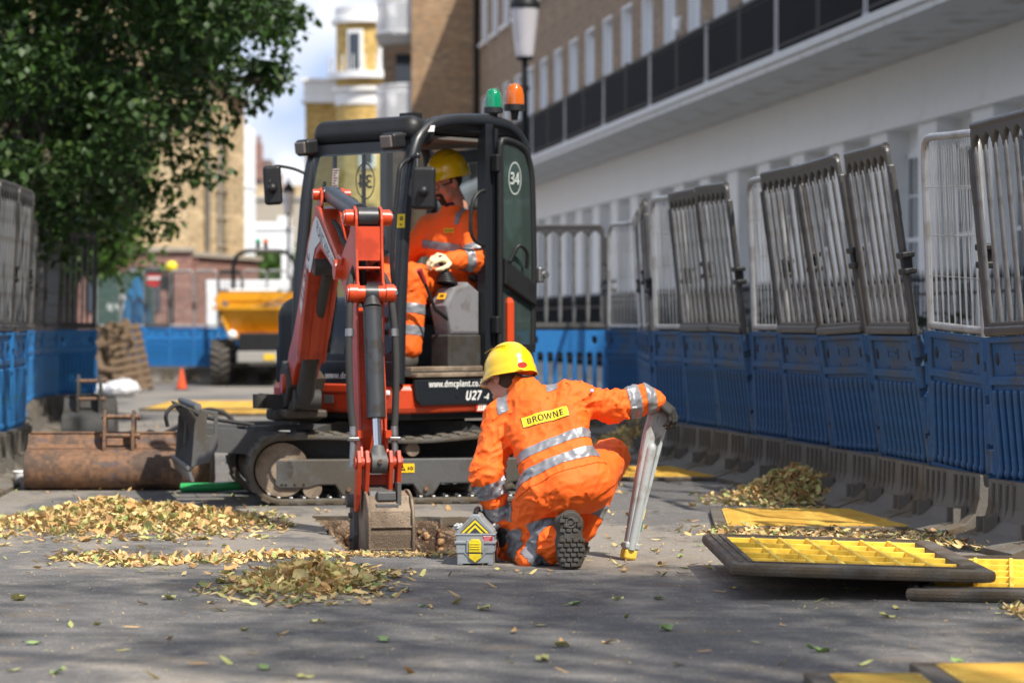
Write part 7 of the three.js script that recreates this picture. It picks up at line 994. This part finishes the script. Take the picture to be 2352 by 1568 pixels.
// ---------------------------------------------------------------- fallen leaves
const bractG = (() => { const g = new THREE.PlaneGeometry(1, 1, 5, 2), p = g.attributes.position; for (let i = 0; i < p.count; i++) { const x = p.getX(i), y = p.getY(i), w = 0.30 * Math.pow(Math.max(0, 1 - (x * 2) ** 2), 0.6) * (1 - 0.25 * x) + 0.012; p.setXYZ(i, x, 0.12 * x * x * 2 + 0.25 * (y * w) ** 2 * 4 + 0.05 * Math.sin(x * 5), y * w); } g.computeVertexNormals(); return g; })();
const broadG = (() => { const g = new THREE.PlaneGeometry(1, 1, 4, 3), p = g.attributes.position; for (let i = 0; i < p.count; i++) { const x = p.getX(i), y = p.getY(i), w = 0.72 * Math.pow(Math.max(0, 1 - (x * 2) ** 2), 0.5) * (1 - 0.45 * x) + 0.01; p.setXYZ(i, x, 0.35 * x * x + 0.5 * (y * w) ** 2 + 0.06 * Math.sin(x * 7 + y * 4), y * w); } g.computeVertexNormals(); return g; })();
const litterM = mat([1, 1, 1], 0.75, 0, { side: THREE.DoubleSide, transmission: 0.12, thickness: 0 });
const leafTones = [[0.50, 0.34, 0.13], [0.42, 0.24, 0.085], [0.56, 0.42, 0.17], [0.30, 0.165, 0.065], [0.50, 0.40, 0.15], [0.40, 0.36, 0.12], [0.58, 0.40, 0.18], [0.46, 0.27, 0.10], [0.62, 0.46, 0.22], [0.34, 0.19, 0.08], [0.24, 0.30, 0.09]];
function litter(name, label, n, place, size = [0.025, 0.075], tones = leafTones, shapeG = bractG) {
  const I = new THREE.InstancedMesh(shapeG, litterM, n), c = new THREE.Color();
  for (let i = 0; i < n; i++) { const [x, y, z, loose] = place(i), s = rr(...size), k = loose ?? 0.3; I.setMatrixAt(i, M4(x, y + 0.004, z, rr(-k, k), rnd() * 6.283, rr(-k, k), V(s, s * rr(0.6, 2.8), s * rr(0.5, 1.35)))); const t = tones[Math.floor(rnd() * tones.length)], b = rr(0.85, 1.4); c.setRGB(t[0] * b, t[1] * b, t[2] * b); I.setColorAt(i, c); }
  return stuff(name, label, 'leaf litter', I);
}
const gauss = () => (rnd() + rnd() + rnd() + rnd() - 2) * 0.9;
const heap = (X, D, rx, rd, h, rag = 1) => () => { const a = gauss(), b = gauss(), q = Math.sqrt(a * a + b * b), top = h * Math.max(0, 1 - q * 0.95) * (0.65 + 0.5 * fbm3((X + a * rx) * 3, 2, (D + b * rd) * 3, 2) + 0.35); return [X + a * rx * 1.25, Math.max(0.002, top * Math.pow(rnd(), 0.35)), -(D + b * rd * 1.25), top > 0.02 ? 1.1 : 0.35]; };
const offTrench = (f) => () => { for (let t = 0; t < 20; t++) { const q = f(); if (!(q[0] > -1.2 && q[0] < -0.12 && -q[2] > 13.55 && -q[2] < 16.15)) return q; } return [-3, 0.002, -15, 0.3]; };
litter('leaf_heap', 'broad heap of dry leaves in front of the rusty bucket', 4200, offTrench(heap(-2.12, 15.35, 0.62, 0.75, 0.15)));
litter('leaf_heap', 'small heap of curled brown leaves in the middle foreground', 1700, heap(-0.86, 11.85, 0.25, 0.55, 0.085));
litter('leaf_heap', 'tall heap of leaves against the house side barrier feet', 2800, heap(1.80, 17.6, 0.34, 0.6, 0.23));
litter('leaf_heap', 'heap of leaves behind the kneeling worker', 1800, heap(1.12, 24.2, 0.42, 1.0, 0.3));
const greenTones = [[0.40, 0.38, 0.14], [0.54, 0.46, 0.18], [0.58, 0.42, 0.18], [0.46, 0.28, 0.11], [0.34, 0.36, 0.13], [0.62, 0.50, 0.24]];
litter('broad_leaves', 'broader yellowing leaves mixed into the heap by the rusty bucket', 420, offTrench(heap(-2.12, 15.35, 0.66, 0.8, 0.16)), [0.04, 0.075], greenTones, broadG);
litter('broad_leaves', 'broader yellowing leaves mixed into the foreground heap', 150, heap(-0.86, 11.85, 0.29, 0.62, 0.09), [0.04, 0.075], greenTones, broadG);
litter('broad_leaves', 'broader leaves on the heap against the barrier feet', 220, heap(1.80, 17.6, 0.36, 0.66, 0.24), [0.04, 0.075], greenTones, broadG);
litter('leaf_drift', 'loose drift of pale leaves across the sunny tarmac', 900, offTrench(() => { const u = rr(0, 1); return [lerp(-2.1, -0.9, u) + gauss() * 0.16, 0.004, -(13.05 + 0.35 * noise3(u * 4, 1, 1) + gauss() * 0.34 * (0.5 + Math.abs(noise3(u * 6, 3, 3)))), 0.7]; }));
litter('leaf_drift', 'leaf crumbs along the near lip of the trench', 800, offTrench(() => [rr(-1.0, -0.05), 0.003, -(13.35 + gauss() * 0.16), 0.4]), [0.015, 0.05]);
litter('leaf_drift', 'leaves strewn between the yellow covers and the barrier feet', 1100, () => { const u = rnd(); return [lerp(1.0, 2.7, u) + gauss() * 0.2, 0.036, -(lerp(14.4, 13.6, u) + gauss() * 0.5), 0.5]; });
litter('leaf_drift', 'leaves caught at the frame edge in front of the covers', 260, () => [2.02 + gauss() * 0.14, 0.004, -(10.55 + gauss() * 0.35), 0.5]);
litter('leaf_scatter', 'dry leaves scattered thinly over the whole road', 1500, offTrench(() => { const d = 12.2 + Math.pow(rnd(), 1.3) * 22; return [rr(-0.21, 0.19) * d + gauss() * 0.3, 0.003, -d, 0.3]; }));
litter('leaf_crumbs', 'tiny leaf and seed crumbs over the near tarmac', 5200, offTrench(() => { const d = 8.4 + rnd() * 8; return [rr(-0.19, 0.19) * d, 0.001, -d, 0.3]; }), [0.005, 0.014], [...leafTones, [0.1, 0.08, 0.06], [0.2, 0.16, 0.11]]);
{
  const tones = [[0.66, 0.56, 0.17], [0.56, 0.54, 0.20], [0.64, 0.40, 0.14], [0.48, 0.50, 0.16], [0.26, 0.38, 0.12], [0.58, 0.33, 0.12]].map((t) => mat(t, 0.7, 0, { side: THREE.DoubleSide, transmission: 0.12, thickness: 0, map: re(T_grime, 1) }));
  const spots = [[205, 1355], [385, 1378], [325, 1390], [160, 1440], [70, 1482], [388, 1470], [280, 1498], [222, 1437], [580, 1505], [822, 1515], [604, 1540], [940, 1548], [740, 1433], [722, 1432], [650, 1460], [520, 1525], [975, 1395], [990, 1398], [1048, 1388], [1110, 1403], [1045, 1370], [1305, 1392], [1320, 1390], [1290, 1480], [1170, 1525], [1245, 1520], [1290, 1545], [1010, 1470], [880, 1475], [1180, 1455], [1240, 1440], [1290, 1487], [1655, 1362], [1570, 1350], [1515, 1378], [1595, 1300], [1685, 1355], [1505, 1268], [1460, 1243], [1880, 1385], [1958, 1357], [1800, 1440], [2060, 1400], [2040, 1420], [2170, 1460], [1740, 1480], [1880, 1500], [2100, 1490], [2330, 1370], [2230, 1370], [1800, 1528], [1990, 1530], [2200, 1525], [60, 1250], [110, 1300], [40, 1380], [10, 1255], [30, 1545], [130, 1550], [450, 1530], [350, 1560], [700, 1560], [1400, 1480], [1440, 1420], [1530, 1450], [1620, 1500], [1560, 1530], [1420, 1380], [1130, 1350], [905, 1372], [860, 1350], [420, 1410], [500, 1405], [560, 1450], [300, 1445]];
  spots.forEach(([u, v], i) => { const d = dGround(v), s = rr(0.045, 0.085), o = solo('fallen_leaf', 'single fallen leaf lying flat on the bare near tarmac', 'leaf', bractG, tones[i % tones.length], 'single fallen leaves on the near tarmac', { uv: false }); if (i % 3 === 1) o.geometry = broadG; o.position.set((u - CU) / FOC * d, 0.004 + s * 0.02, -d); o.rotation.set(rr(-0.25, 0.25), rnd() * 6.28, rr(-0.25, 0.25)); o.scale.set(s, s * rr(0.8, 1.8), s * rr(0.55, 1.1)); });
}
renderer.render(scene, camera);
